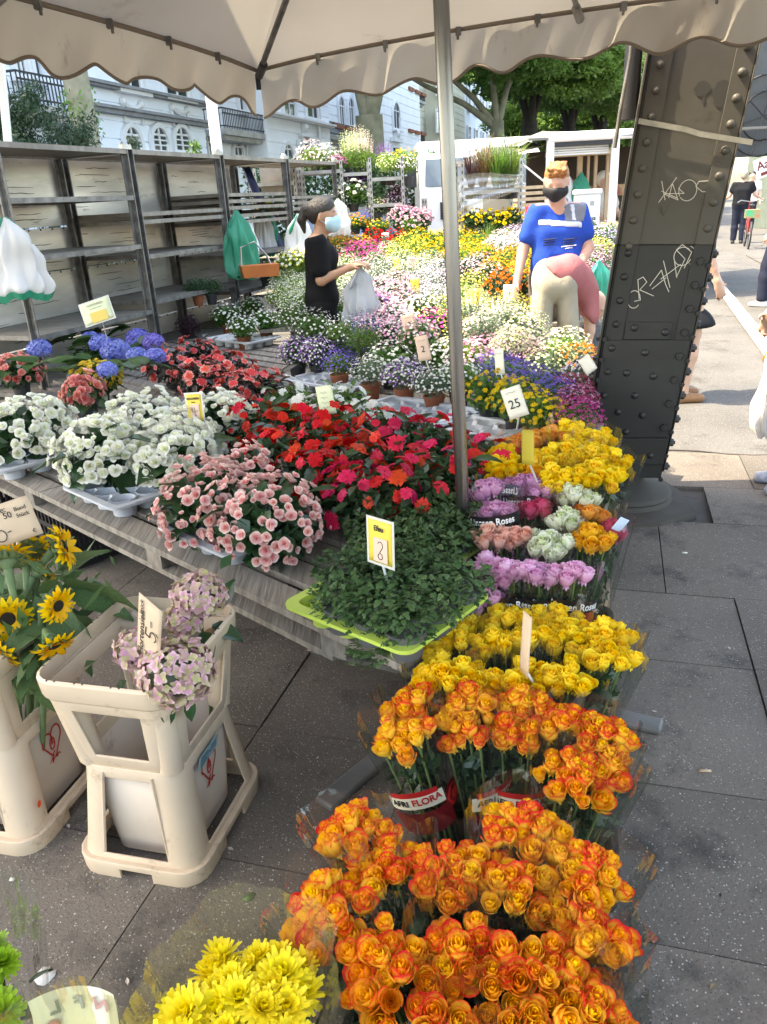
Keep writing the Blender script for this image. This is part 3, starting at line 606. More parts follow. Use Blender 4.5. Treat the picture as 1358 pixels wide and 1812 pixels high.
# ------------------------------------------------------------------ blooms and leaves (shared meshes; attribute 'petal' holds edge, ring, length)
def setattr_(me, A):
    a = me.attributes.new('petal', 'FLOAT_COLOR', 'POINT'); a.data.foreach_set('color', np.asarray(A, dtype=np.float32).reshape(-1))
class PB(MB):
    def __init__(s): super().__init__(); s.A = []
    def petal(s, fn, t, nu=3, nv=4):
        n0 = len(s.v); s.grid(lambda u, v: fn(u*2-1, v), nu, nv)
        for j in range(nv+1):
            for i in range(nu+1):
                u, v = abs(2*i/nu-1), j/nv; s.A.append((max(v**2.2, u**3*.9*v), t, v, 1))
    def fin(s, name, mat=None):
        me = s.mesh(name, mat or dummy_m, 180)
        A = s.A + [(0, 1, 0, 1)]*(len(s.v)-len(s.A)); setattr_(me, A); return me
dummy_m = M_('green sepal', (.08,.14,.035), .5)
def pf(az, el, L, W, cup=.25, curl=0.0, notch=0.0, w0=.06, r0=0.0, z0=0.0, wav=0.0, tip=.93):
    ca, sa = math.cos(az), math.sin(az); ph = rnd(0, 6)
    def fn(u, v):
        w = W*math.sin(math.pi*(w0+(tip-w0)*v**.85)); a = el+curl*v
        r = r0+L*v*math.cos(a)*(1-notch*(1-u*u)*v**4); z = z0+L*v*math.sin(a)+cup*w*u*u+wav*math.sin(u*5+ph)*v*v
        x, y = r, w*u
        return Vector((x*ca-y*sa, x*sa+y*ca, z))
    return fn
def rose_mesh(seed, openness=1.0, N=17):
    random.seed(seed); b = PB()
    for i in range(N):
        t = i/(N-1); a0 = i*2.4+rnd(-.2, .2); Rt = (.12+.62*t**.8)*(.9+.12*openness*t); w = 1.25-.45*t; ph = rnd(-.06, .06); tw = rnd(.85, 1.1); cu = rnd(.06, .26)*t**2*openness; tip = rnd(-.06, .08)
        def fn(u, v, t=t, a0=a0, Rt=Rt, w=w, ph=ph, tw=tw, cu=cu, tip=tip):
            h = v*(1.0-.18*u*u*v)
            r = Rt*(math.sin(min(1, .15+h*1.25)*math.pi/2)**.7)*(1-.22*(1-t)*h*h) + cu*h**4
            z = -.95+(1.55-.30*t**1.3+ph)*h - cu*.55*h**5 + tip*abs(u)*h**3 + .09*h**6*(1-abs(u))*t
            a = a0+u*w*tw*(1-.2*(1-h)) + .25*u*abs(u)*0
            return Vector((r*math.cos(a), r*math.sin(a), z))
        b.petal(fn, t, 5, 5)
    for k in range(5): 
        n0 = len(b.v); a = k*1.257; f = pf(a, -.5, .55, .16, 0, -.5, z0=-.82); b.grid(lambda u, v: f(u*2-1, v), 2, 2); b.A += [(0, 2, 0, 1)]*(len(b.v)-n0)
    return b.fin('rose')
roses = [rose_mesh(11), rose_mesh(12, .7), rose_mesh(13, 1.25), rose_mesh(14, .5), rose_mesh(15, 1.05)]
def begonia_mesh(seed, n=(5,4,3), sp=1.0):
    random.seed(seed); b = PB(); k = 0
    for ring, cnt in enumerate(n):
        L = (1.0, .74, .48)[ring]; el = (.12, .55, 1.0)[ring]*sp
        for i in range(cnt): b.petal(pf(i*6.283/cnt+ring*.7+rnd(-.15,.15), el+rnd(-.1,.15), L*rnd(.9,1.08), L*.62, .3, .35, z0=.02*ring), 1-ring*.5, 3, 4)
    return b.fin('blossom')
bego = [begonia_mesh(1), begonia_mesh(2, (5,4,4)), begonia_mesh(3, (4,3,3), 1.5), begonia_mesh(4, (3,3,2), 1.9)]
def impat_mesh(seed):
    random.seed(seed); b = PB()
    for i in range(5): b.petal(pf(i*1.2566+rnd(-.1,.1), rnd(-.05,.22), rnd(.9,1.08), .54, .14, -.2, .34, .12, wav=.05), rnd(.6,1), 4, 4)
    b.sphere((0,0,.04), .07, 5, 3); b.A += [(0,-1,0,1)]*(len(b.v)-len(b.A)); return b.fin('blossom')
impat = [impat_mesh(21), impat_mesh(22), impat_mesh(23)]
def floret(seed, n=4, el=.15, W=.5, nv=2):
    random.seed(seed); b = PB()
    for i in range(n): b.petal(pf(i*6.283/n, el+rnd(-.1,.2), rnd(.85,1.1), W, .1, -.2, w0=.12), rnd(0,1), 2, nv)
    return b
def strap_flower(seed, rings, mat=None, name='blossom', nv=3):  # many-petalled heads: rings of (count, elevation, length, width, curl)
    random.seed(seed); b = PB()
    for ri, (c, el, L, W, cu) in enumerate(rings):
        for i in range(c): b.petal(pf(i*6.283/c+ri*.37+rnd(-.1,.1), el+rnd(-.12,.12), L*rnd(.88,1.1), W, .15, cu, w0=.2, tip=.83), 1-ri/max(1, len(rings)-1), 2, nv)
    return b
def replicate(b, Ms, name, jitter=0.0):       # many copies of one small bloom joined into a mass too fine to pick apart
    v0 = np.array(b.v); f0 = np.array(b.f, dtype=object); A0 = np.array(b.A if b.A else [(0,1,0,1)]*len(b.v)); V = []; F = []; A = []
    for i, M in enumerate(Ms):
        m = np.array(M); V.append(v0 @ m[:3,:3].T + m[:3,3]); F += [tuple(j+i*len(v0) for j in f) for f in b.f]
        a = A0.copy(); a[:,1] = np.clip(a[:,1]+random.uniform(-.4,.4), 0, 1); A.append(a)
    me = bpy.data.meshes.new(name); me.from_pydata(np.concatenate(V).tolist(), [], F); me.materials.append(dummy_m)
    me.polygons.foreach_set('use_smooth', [True]*len(F)); setattr_(me, np.concatenate(A)); return me
def leaf_mesh(name, W, fold=.15, droop=.35, nv=5, jag=0.0, heart=0.0, nu=2, wav=0.0, asym=0.0):   # unit leaf along +y, normal +z
    b = MB()
    def fn(u, v):
        u = u*2-1; w = W*math.sin(math.pi*(.03+.95*(v**(.75-.25*heart))))*(1+jag*math.sin(v*22)*abs(u)); w += asym*W*(u > 0)*.25*math.sin(math.pi*v)
        return Vector((w*u, v-heart*.18*abs(u)*(1-v), fold*abs(u)*W*2-droop*v*v+wav*math.sin(v*9+u*2)))
    b.grid(fn, nu, nv); return b.mesh(name, dummy_m, 180)
lf_beg = leaf_mesh('leaf', .42, .12, .3, 7, .1, .8, 4, .03, .5); lf_hyd = leaf_mesh('leaf', .33, .14, .3, 6, .03); lf_imp = leaf_mesh('leaf', .2, .2, .4, 4)
lf_sun = leaf_mesh('leaf', .26, .16, .45, 8, .02, .3, 2, .03); lf_rose = leaf_mesh('leaf', .28, .15, .3, 4)
def leafM(p, out, sc, roll=0.0, pitch=0.0):   # +y along out, +z roughly up
    y = Vector(out).normalized(); x = y.cross(Vector((0,0,1)))
    x = x.normalized() if x.length > 1e-3 else Vector((1,0,0)); z = x.cross(y)
    return Matrix.Translation(p) @ Matrix((x, y, z)).transposed().to_4x4() @ Matrix.Rotation(roll, 4, 'Y') @ Matrix.Rotation(pitch, 4, 'X') @ Matrix.Scale(sc, 4)
# petal and leaf materials
pm_white = petal('white begonia petal', (.80,.83,.56), (.88,.88,.82), tr=.36); pm_pink = petal('pink begonia petal', (.80,.30,.29), (.82,.52,.48), (.84,.72,.66), tr=.3, lo=.5, hi=1.25)
pm_salmon = petal('salmon begonia petal', (.75,.18,.15), (.76,.28,.24), (.80,.5,.44), tr=.3, lo=.5, hi=1.2); pm_yellow = petal('yellow begonia petal', (.74,.5,.03), (.76,.58,.08), tr=.3)
pm_red = petal('orange red impatiens petal', (.5,.008,.004), (.72,.012,.006), tr=.22, rvar=.18, hvar=.01); pm_crim = petal('crimson impatiens petal', (.5,.008,.03), (.72,.018,.055), tr=.25, rvar=.2, hvar=.02)
pm_varie = petal('red and blush impatiens petal', (.66,.03,.03), (.72,.06,.05), (.80,.36,.32), tr=.2, rvar=.15, lo=.3, hi=.9); pm_petw = petal('white petunia petal', (.72,.74,.6), (.8,.8,.78), tr=.3)
pm_bico = petal('orange rose petal with red edge', (.94,.57,.015), (.97,.62,.07), (.72,.05,.03), tr=.42, rvar=.06, hvar=.01, lo=.58, hi=1.18)
pm_yrose = petal('yellow rose petal', (.92,.52,.006), (.95,.70,.025), (.97,.78,.07), tr=.36, lo=.5, hi=1.2, rvar=.08, hvar=.006); pm_grose = petal('golden rose petal', (.78,.28,.008), (.86,.46,.02), (.88,.54,.05), tr=.28, lo=.5, hi=1.2, hvar=.008); pm_orose = petal('apricot orange rose petal', (.76,.2,.015), (.82,.34,.05), (.85,.44,.1), tr=.28, lo=.5, hi=1.2)  # inner petals deepened so shade between petals sits in the colour
pm_prose = petal('pink rose petal', (.72,.26,.5), (.82,.44,.66), (.86,.6,.76), tr=.35, lo=.5, hi=1.3); pm_mrose = petal('mauve rose petal', (.5,.13,.32), (.68,.32,.54), (.74,.42,.62), tr=.28, lo=.5, hi=1.2); pm_hrose = petal('hot pink rose petal', (.6,.05,.12), (.66,.1,.18), tr=.28)
pm_srose = petal('salmon pink rose petal', (.78,.30,.2), (.84,.48,.38), (.86,.56,.46), tr=.28, lo=.5, hi=1.2); pm_crose = petal('cream green rose petal', (.5,.62,.22), (.78,.8,.58), (.84,.84,.72), tr=.28, lo=.4, hi=1.1)
pm_hyb = petal('blue hydrangea petal', (.10,.10,.52), (.24,.26,.68), tr=.3, rvar=.15, hvar=.02); pm_hyp = petal('dusty pink hydrangea petal', (.44,.46,.17), (.62,.30,.42), (.72,.48,.54), tr=.25, hvar=.012)
pm_sun = petal('sunflower ray', (.78,.36,.005), (.80,.52,.01), tr=.3); pm_chr = petal('yellow chrysanthemum petal', (.82,.66,.015), (.86,.74,.05), tr=.3, rvar=.05); pm_pom = petal('green pompon petal', (.22,.42,.02), (.3,.5,.03), tr=.2)
lm_dark = leafm('dark begonia leaf', (.022,.062,.022), (.032,.085,.028), .12, .3); lm_imp = leafm('impatiens leaf', (.035,.085,.03), (.025,.06,.022), .2, .35); lm_bronze = leafm('bronze impatiens leaf', (.035,.028,.018), (.02,.017,.012), .1, .35)
lm_hyd = leafm('hydrangea leaf', (.04,.10,.025), (.03,.075,.02), .2, .4); lm_rose = leafm('rose leaf', (.03,.075,.025), (.02,.055,.02), .15, .35); lm_sun = leafm('sunflower leaf', (.10,.17,.06), (.07,.13,.045), .25, .55)
lm_mid = leafm('fresh green foliage', (.09,.19,.03), (.06,.14,.025), .35); lm_grey = leafm('grey green foliage', (.14,.2,.12), (.1,.15,.09), .3); lm_deep = leafm('deep green foliage', (.03,.085,.025), (.02,.06,.018), .25); lm_lime = leafm('light green foliage', (.17,.29,.05), (.12,.22,.04), .4)
lm_ivy = leafm('ivy leaf', (.035,.09,.03), (.055,.125,.045), .15, .35); lm_plum = leafm('plum foliage', (.06,.02,.03), (.04,.02,.025), .2)
# ------------------------------------------------------------------ metal racks on the left
F0 = at(225, 262, 1.95); FD = Vector((.36,.93,0)).normalized(); FB = Vector((-.93,.36,0)).normalized(); BAY = 1.27; DEP = .6
def rk(s, d, z): return Vector((F0.x, F0.y, 0)) + FD*s + FB*d + Vector((0, 0, z))
def rack(k, shelves, back, label):
    t = thing('plant_rack', label, 'rack', (0,0,0), 0, 'metal plant racks along the left side'); s0 = (k-1)*BAY+.03; s1 = k*BAY-.03
    for s, d in ((s0, 0), (s1, 0), (s0, DEP), (s1, DEP)):
        b = MB(); p = rk(s, d, 0); b.bar(p, p+Vector((0,0,1.95)), .045, .01, FD); b.bar(p+FB*.018-FD*.016, p+FB*.018-FD*.016+Vector((0,0,1.95)), .01, .034, FD); b.bar(p+FB*.018+FD*.016, p+FB*.018+FD*.016+Vector((0,0,1.95)), .01, .034, FD)
        o = b.obj('post', rackm, t)
        b = MB()
        for i in range(30): b.box(p+Vector((0,0,.12+i*.062))-FB*.0056, (.013, .0025, .034), Matrix.Rotation(math.atan2(FD.y, FD.x), 3, 'Z'))
        c = b.obj('slots', black_m, o); c['kind'] = 'stuff'
    for z, kind in shelves:
        b = MB()
        if kind == 's':                          # plywood shelf with steel rim
            b.bar(rk(s0+.02, DEP/2, z), rk(s1-.02, DEP/2, z), DEP-.02, .018); o = b.obj('shelf', shelf_m, t); b = MB()
            for d in (-.012, DEP+.012): b.bar(rk(s0, d, z-.004), rk(s1, d, z-.004), .014, .032)
            b.bar(rk(s0+.012, 0.004, z-.004), rk(s0+.012, DEP-.004, z-.004), .014, .030); b.bar(rk(s1-.012, .004, z-.004), rk(s1-.012, DEP-.004, z-.004), .014, .030); b.obj('shelf_rim', rackm if z < 1.9 else shelf_m, o)
        else:                                    # stowed shelves seen on edge
            for q in range(int(kind)):
                bb = MB(); bb.bar(rk(s0, DEP/2-.06*0, z-.055*q), rk(s1, DEP/2, z-.055*q), DEP*.98, .03); bb.obj('shelf', shelf_m, t)
    if back:
        for j, (z0, z1) in enumerate(((.12, .62), (.63, 1.13), (1.14, 1.44), (1.45, 1.93))):
            b = MB(); b.bar(rk(s0+.0, DEP+.05, (z0+z1)/2), rk(s1+.0, DEP+.05, (z0+z1)/2), .012, z1-z0); o = b.obj('back_panel', ply_m, t)
            b = MB()
            for q in range(9):
                z = z0+.05+(z1-z0-.08)*q/9+rnd(-.01,.01); a = s0+rnd(.02, .8); l = rnd(.08, .45); n = 5
                pts = [rk(min(s1, a+l*i/n), DEP+.0425, z+rnd(-.004,.004)) for i in range(n+1)]
                b.tube(pts, [.001]+[rnd(.0015,.003) for _ in range(n-1)]+[.001], 4)
            for q in range(10):
                b.box(rk(s0+.08+q*.12, DEP+.042, z1-.008), (.012, .006, .014))
            c = b.obj('cracks', seam_m, o); c['kind'] = 'stuff'
    b = MB(); b.sphere(rk(s1, 0, 1.965), .03, 8, 5); b.bar(rk(s1-.06, -.01, 1.955), rk(s1+.05, -.01, 1.955), .03, .03); b.obj('clamp', steel_m, t)
    return t
rack(0, ((1.93, 's'), (1.62, 's'), (1.28, 's'), (.8, 's'), (.42, 's')), True, 'metal plant rack nearest the white bag at the left edge')
rack(1, ((1.93, 's'), (1.5, '2'), (1.2, 's'), (.86, 's'), (.45, 's')), True, 'metal plant rack behind the lime sign with one stowed shelf pair')
RK = rack(2, ((1.93, 's'), (1.62, '3'), (1.44, '2'), (1.1, 's'), (.78, 's'), (.45, 's')), True, 'metal plant rack with dark potted plant and stacked shelf edges')
rack(3, ((1.93, 's'), (1.58, '3'), (.98, 's'), (.6, 's')), False, 'open metal plant rack beside the rolled navy tarp')
F0b = rk(2*BAY, 0, 0)
b = MB(); q0, q1 = rk(2*BAY+.16, DEP-.05, 1.9), rk(2*BAY+.30, .1, .55)
b.grid(lambda u, v: q0.lerp(q1, v) + FD*((u-.5)*(.09+.13*v)) + FB*(.03*math.sin(u*9+v*2)), 12, 8); tag(b.obj('rolled_tarp', tarp_m, None, 60), 'navy blue tarp hanging in the open rack', 'tarp')
o = bpy.data.objects['rolled_tarp']; md = o.modifiers.new('s', 'SOLIDIFY'); md.thickness = .02
# plastic bags hanging
def bag(label, top, w, h, mat, mat2=None, rz=0.0, group=None, part=None, cat='plastic bag', hem=False, seed=3):
    random.seed(seed); t = thing('plastic_bag', label, cat, top, rz, group); b = MB(); ph = [rnd(0, 6) for _ in range(6)]
    prof = [(0.04, 0), (.09, .05), (.19, .12), (.32, .22), (.41, .38), (.45, .6), (.48, .8), (.46, .94), (.38, 1.0)]
    def fn(u, v):
        i = min(int(v*(len(prof)-1)), len(prof)-2); f = v*(len(prof)-1)-i; r = prof[i][0]*(1-f)+prof[i+1][0]*f; z = prof[i][1]*(1-f)+prof[i+1][1]*f
        a = 2*math.pi*u; rr = r*w*(1+.12*math.sin(a*3+ph[0]+z*3)+.13*math.sin(a*7+ph[1]-z*5)*(.4+z)+.08*math.sin(a*13+ph[2]+z*4)+.22*noise.noise(Vector((math.cos(a)*2.2, math.sin(a)*2.2+ph[3], z*4))))
        return Vector((rr*math.cos(a), rr*.38*math.sin(a)*(1+.3*math.sin(z*9+ph[3])), -z*h+.03*h*math.sin(a*2+ph[4])*z+ .02*h*math.sin(a*9+ph[5])*(z > .9)))
    b.grid(fn, 72, 30); b.obj('bag_body', mat, t, 80)
    for s in (-1, 1):
        b = MB(); b.tube([(s*.03*w, 0, .0), (s*.12*w, 0.02*s, -.1*h), (s*.26*w, .03*s, -.24*h), (s*.34*w, 0, -.36*h)], [.02*w, .04*w, .06*w, .03*w], 6); b.obj('handle', mat2 or mat, t, 80)
    if mat2 and hem:
        b = MB(); b.grid(lambda u, v: fn(u, .92+.08*v)*1.0+Vector((0,0,-.05*h*v)), 40, 3)
        b.v = [(x*1.03, y*1.06, z-.01*h) for x, y, z in b.v]; b.obj('lower_band', mat2, t, 80)
    return t
p = rk(-BAY-.0, -.06, 1.42); p = atY(8, 385, 4.85); bag('white plastic bag with green lower edge on the leftmost rack post', (p.x, p.y, p.z), .34, .44, bagw_m, bagg_m, .3, hem=True, seed=5)
p = rk(2*BAY-.02, -.07, 1.6); p = atY(418, 372, 7.2); bag('green plastic bag hanging from the rack post', (p.x, p.y, p.z), .28, .56, bagg_m, None, .2, seed=8); 
p = atY(428, 386, 7.3); bag('white plastic bag half hidden behind the green bag', (p.x, p.y, p.z), .24, .4, bagw_m, None, .5, seed=18)
p = atY(464, 372, 8.6); bag('white bag with green side hanging in the open rack', (p.x, p.y, p.z), .22, .42, bagw_m, bagg_m, .1, hem=True, seed=9)
p = atY(470, 370, 8.7); bag('thin green bag behind the white one in the open rack', (p.x, p.y, p.z), .22, .34, bagg_m, None, .6, seed=29)
p = atY(528, 378, 7.6); bag('white bag with green hem hanging behind the woman in black', (p.x, p.y, p.z), .3, .54, bagw_m, bagg_m, .1, hem=True, seed=10)
p = atY(598, 352, 8.4); bag('white bag beyond the face mask of the woman', (p.x, p.y, p.z), .24, .34, bagw_m, None, .4, seed=12)
# cash box and basket on the rack
p = atY(458, 466, 7.05); t = thing('wire_basket', 'orange planter box in a wire holder beside the navy tarp', 'planter', (p.x, p.y, p.z-.06), .3)
b = MB(); b.box((0,0,.0), (.3, .16, .1), None, 1.1); b.obj('planter', M_('orange planter', (.5,.14,.03), .5, (.42,.12,.03), 6), t); b = MB(); b.tube([(-.15,0,.05), (-.14,0,.2), (-.02,0,.24), (.08,0,.12), (.12,0,-.0)], .008, 6); b.obj('wire_handle', steel_m, t)
# ------------------------------------------------------------------ slatted table
TO = Vector((-1.67, 3.22, 0)); TB = Vector((.712,-.702,0)); TN = Vector((.702,.712,0)); TZ = .48
def tp(s, n, z=TZ): return TO + TB*s + TN*n + Vector((0,0,z))
tab = thing('slatted_table', 'long grey slatted wooden sales table carrying the potted plants', 'table')
n = .05; k = 0
while n < 2.75:
    sL, sR = -1.2-.55*n, 2.40-.42*n
    cuts = [sL, rnd(.2, .9), sR]
    for a, c in zip(cuts, cuts[1:]):
        b = MB(); b.bar(tp(a+.004, n, TZ-.011), tp(c-.004, n, TZ-.011), .098, .022); b.obj('plank', plank_m, tab)
    n += .134; k += 1
for s in (-.9, .2, 1.2, 2.1):
    b = MB(); b.bar(tp(s, .03, TZ-.063), tp(s*.75, 2.7, TZ-.063), .08, .08); b.obj('bearer', plank_m, tab)
for nn in (.03, .9, 1.8):
    b = MB(); b.bar(tp(-1.2, nn+.05, TZ-.115), tp(2.1-.4*nn, nn+.05, TZ-.115), .09, .02); b.obj('lower_board', plank_m, tab)
def crate(label, s, n, z, group='black crates under the sales table'):
    t = thing('plastic_crate', label, 'crate', tp(s, n, z), math.atan2(TB.y, TB.x), group); W, D, H = .58, .38, .30
    for nm, c, d in (('side_wall', (0,-D/2,H/2), (W,.012,H)), ('side_wall', (0,D/2,H/2), (W,.012,H)), ('end_wall', (-W/2,0,H/2), (.012,D-.03,H)), ('end_wall', (W/2,0,H/2), (.012,D-.03,H))):
        b = MB(); long = d[0] > .1; L = d[0] if long else d[1]
        for zz in (.02, .1, .18, .285): b.box((c[0], c[1], zz), (d[0], d[1], .025) )
        for i in range(15):
            o = (i/14-.5)*(L-.02); b.box((c[0]+(o if long else 0), c[1]+(0 if long else o), H/2), (.012 if long else .010, .010 if long else .012, H-.02))
        b.obj(nm, black_m, t)
    b = MB(); b.box((0,0,.008), (W-.03, D-.03, .012)); b.obj('crate_floor', black_m, t)
for i, (s, n, lab) in enumerate(((-.75, .32, 'black plastic crate under the table near the sunflowers'), (-.1, .35, 'black plastic crate under the table behind the sunflower leaf'), (-.8, 1.3, 'black plastic crate far under the table left side'), (1.9, .95, 'black plastic crate under the table behind the lime tray'), (1.0, 1.9, 'black plastic crate under the rear of the table'), (-.5, 2.2, 'black plastic crate under the rear left of the table'), (-.35, .85, 'black plastic crate added in the second row under the table to block light, left'), (.3, .8, 'black plastic crate added in the second row under the table to block light, second'), (.95, .75, 'black plastic crate added in the second row under the table to block light, third'), (1.5, .95, 'black plastic crate added to block light behind the pink begonia tray under the table'))): crate(lab, s, n, 0)  # last four crates added to block light under the table
# trays
def tray(label, c, rz, w, d, h, nx, ny, mat, group='plant trays on the slatted table', cat='tray'):
    t = thing('plant_tray', label, cat, c, rz, group); b = MB(); mg = .028
    rings = [rrect(w-.02, d-.02, .03, h-.012), rrect(w, d, .035, h-.01), rrect(w, d, .035, h), rrect(w-mg*2, d-mg*2, .025, h+.0), rrect(w-mg*2-.014, d-mg*2-.014, .02, h*.25)]
    b.loft(rings, False); n = len(rings[-1]); b.add(rings[-1], [tuple(range(n))]); b.obj('tray_body', mat, t, 40)
    cw, cd = (w-2*mg-.014)/nx, (d-2*mg-.014)/ny
    for i in range(nx):
        for j in range(ny):
            x, y = -(w/2-mg-.007)+cw*(i+.5), -(d/2-mg-.007)+cd*(j+.5)
            b = MB(); b.lathe([(min(cw,cd)*.44, h*.9), (min(cw,cd)*.40, -.028), (0, -.028)], 12, (x, y, 0)); b.obj('pocket', mat, t, 50)
    for i in range(1, nx):
        for j in range(ny): b = MB(); b.box((-(w/2-mg-.007)+cw*i, -(d/2-mg-.007)+cd*(j+.5), h*.58), (.034, cd*.5, h*.8), None, .55); b.obj('divider', mat, t)
    return t
rzB = math.atan2(TB.y, TB.x)
def tray_px(label, px, py, w, d, nx, ny, mat, rz=None, z=TZ+.03, h=.035): 
    p = at(px, py, z); return tray(label, p, rzB if rz is None else rz, w, d, h, nx, ny, mat)
# ------------------------------------------------------------------ potted plants
def pot(parent, r, h, mat, z=0.0, x=0.0, y=0.0):
    b = MB(); b.lathe([(r*.75, 0), (r*.96, h*.84), (r*1.04, h*.84), (r*1.05, h), (r*.95, h), (r*.9, h*.86), (0, h*.86)], 16, (x, y, z)); return b.obj('pot', mat, parent, 50)
fill_cache = {}
def filler(kind, mat, parent, Mx):
    if kind not in fill_cache:
        n, s, asp = {'broad': (420, .34, .7), 'fine': (1300, .17, .35), 'mid': (700, .26, .55)}[kind]
        P = np.random.normal(size=(n,3)); P /= np.linalg.norm(P, axis=1)[:,None]; P *= np.random.uniform(.25, .9, (n,1)); P[:,2] = P[:,2]*.8
        fill_cache[kind] = quads('foliage', leafquads(P, s, asp, .4), dummy_m)
    o = link('foliage', fill_cache[kind], parent, M=Mx, mat=mat); o['kind'] = 'stuff'; return o
def fib(n, th0, th1):
    for i in range(n):
        c = math.cos(R(th0)) + (math.cos(R(th1))-math.cos(R(th0)))*(i+.5)/n; th = math.acos(c); ph = i*2.39996
        yield Vector((math.sin(th)*math.cos(ph), math.sin(th)*math.sin(ph), c))
def bush(name, label, group, p, Rr, Hh, leaf, lmat, nl, lsz, blooms, bmat, nb, bsz, potm=blackpot_m, base=None, gap=.32, seed=0, leaf2=None, th=(0, 105), fk='broad', bn='blossom', potr=.062):
    random.seed(seed); zb = TZ if base is None else base; cz = p.z-zb
    t = thing(name, label, 'potted plant', (p.x, p.y, zb), rnd(0, 6), group); C = Vector((0,0,cz)); pot(t, potr, min(.11, cz*.8), potm, .012)
    filler(fk, lmat, t, Matrix.Translation((0,0,cz-.02)) @ Matrix.Diagonal((Rr*.95, Rr*.95, Hh*1.0, 1)))
    for d in fib(nl, 35, 118):
        if random.random() < .12: continue
        d = (d+Vector((rnd(-.2,.2), rnd(-.2,.2), rnd(-.15,.15)))).normalized(); q = C+Vector((d.x*Rr, d.y*Rr, d.z*Hh))*rnd(.55, .92); o = Vector((d.x, d.y, rnd(-.5,.45)+d.z*.5))
        link('leaf', random.choice(leaf) if isinstance(leaf, list) else leaf, t, M=leafM(q, o, lsz*rnd(.7,1.3), rnd(-.5,.5), rnd(-.4,.4)), mat=lmat)
    for d in fib(nb, *th):
        g = noise.noise(d*2.2+Vector((seed*3.1, seed, 0)))
        if g < -gap: continue
        d = (d+Vector((rnd(-.17,.17), rnd(-.17,.17), rnd(-.14,.14)))).normalized(); bu = 1+.34*noise.noise(d*1.7+Vector((seed*1.7, 3, seed)))+.12*noise.noise(d*5+Vector((seed, 9, 1))); q = C+Vector((d.x*Rr, d.y*Rr, d.z*Hh))*rnd(.86, 1.08)*bu
        link(bn, random.choice(blooms), t, M=dirM(q, (d*1.0+Vector((rnd(-.4,.4), rnd(-.4,.4)-.25, rnd(-.1,.45)))), rnd(0, 6), bsz*random.choice((.55,.75,.85,.95,1.0,1.1,1.2))*rnd(.9,1.08)), mat=bmat)
    return t
G1 = 'begonias along the front of the table'
for i, (px, py, r, lab) in enumerate(((48, 748, .19, 'white begonia at the left edge in a grey tray'), (193, 792, .175, 'white begonia front middle with bare stake showing'), (268, 742, .175, 'white begonia left of the yellow Begonien card'), (318, 795, .145, 'white begonia low beside the pink begonia'), (380, 738, .165, 'white begonia right behind the yellow Begonien card'))):
    bush('white_begonia', lab, G1, at(px, py+18, .62), r*1.1, .145, lf_beg, lm_dark, 17, .095, bego, pm_white, 270, .026, M_('blue grey pot', (.07,.1,.17), .5) if i == 0 else bpy.data.materials['blue grey pot'], seed=i+1)
for i, (px, py, r, lab) in enumerate(((365, 858, .145, 'pink begonia left in the front grey tray'), (470, 888, .155, 'pink begonia right in the front grey tray'), (432, 822, .13, 'pink begonia behind the two in the front tray'))):
    bush('pink_begonia', lab, G1, at(px, py+42, .60), r*1.08, .15, lf_beg, lm_dark, 18, .075, bego, pm_pink, 240, .0185, bpy.data.materials['blue grey pot'], gap=.22, seed=i+30, th=(0,112))
for i, (px, py, m, r, lab, nm) in enumerate(((32, 660, pm_salmon, .15, 'salmon begonia behind the leftmost white begonia', 'salmon_begonia'), (150, 700, pm_salmon, .1, 'small salmon begonia in front of the yellow one', 'salmon_begonia'), (172, 676, pm_yellow, .13, 'yellow begonia below the blue hydrangea', 'yellow_begonia'))):
    bush(nm, lab, G1, at(px, py, .63), r, .11, lf_beg, lm_dark, 12, .08, bego, m, 95, .026, seed=i+40)
b = MB(); p = at(170, 862, .5); b.tube([p, p+Vector((-.02,0,.16))], .0025, 5); tag(b.obj('plant_stake', wood_m), 'thin wooden stake beside the front white begonia', 'stake')
GI = 'red impatiens in the middle of the table'
lab_i = {'v': 'red and blush impatiens with bronze leaves', 'r': 'orange red impatiens', 'c': 'crimson impatiens'}
for i, (px, py, kd, lab) in enumerate(((305, 650, 'v', 'next to the blue hydrangea'), (355, 628, 'v', 'at the top of the red diagonal'), (352, 672, 'v', 'directly behind the yellow Begonien card'), (405, 655, 'v', 'before the white phlox tray'), (415, 700, 'v', 'right of the white begonias'), (462, 690, 'v', 'beside the white petunias'),
        (455, 762, 'r', 'behind the pink begonias'), (515, 768, 'r', 'below the pale petunia card'), (490, 815, 'r', 'right above the pink begonias'), (572, 800, 'r', 'in the centre of the red block'), (560, 850, 'r', 'above the ivy tray left'), (625, 835, 'r', 'between orange red and crimson plants'), (590, 770, 'r', 'below the white petunias'),
        (660, 880, 'c', 'low above the ivy sign'), (700, 830, 'c', 'in the middle of the crimson block'), (755, 790, 'c', 'at the back beside the empty trays'), (740, 870, 'c', 'left of the steel pole near the ivy'), (800, 850, 'c', 'partly behind the steel pole'), (850, 830, 'c', 'right of the steel pole'), (690, 775, 'c', 'near the last white petunia'))):
    m, lm = {'v': (pm_varie, lm_bronze), 'r': (pm_red, lm_imp), 'c': (pm_crim, lm_imp)}[kd]
    bush('impatiens', lab_i[kd]+' '+lab, GI, at(px, py, .62), .155, .13, lf_imp, lm, 30, .085, impat, m, 40 if kd != 'c' else 30, .0295, seed=i+60, fk='mid', gap=.25)
for i, (px, py, lab) in enumerate(((508, 706, 'white petunia left of the pale price card'), (565, 728, 'white petunia under the pale price card'), (610, 712, 'white petunia right of the pale price card'), (652, 745, 'white petunia next to the crimson flowers'))):
    bush('white_petunia', lab, 'white petunias before the empty trays', at(px, py, .6), .12, .1, lf_imp, lm_mid, 28, .06, impat, pm_petw, 16, .034, seed=i+90, fk='mid', gap=.4)
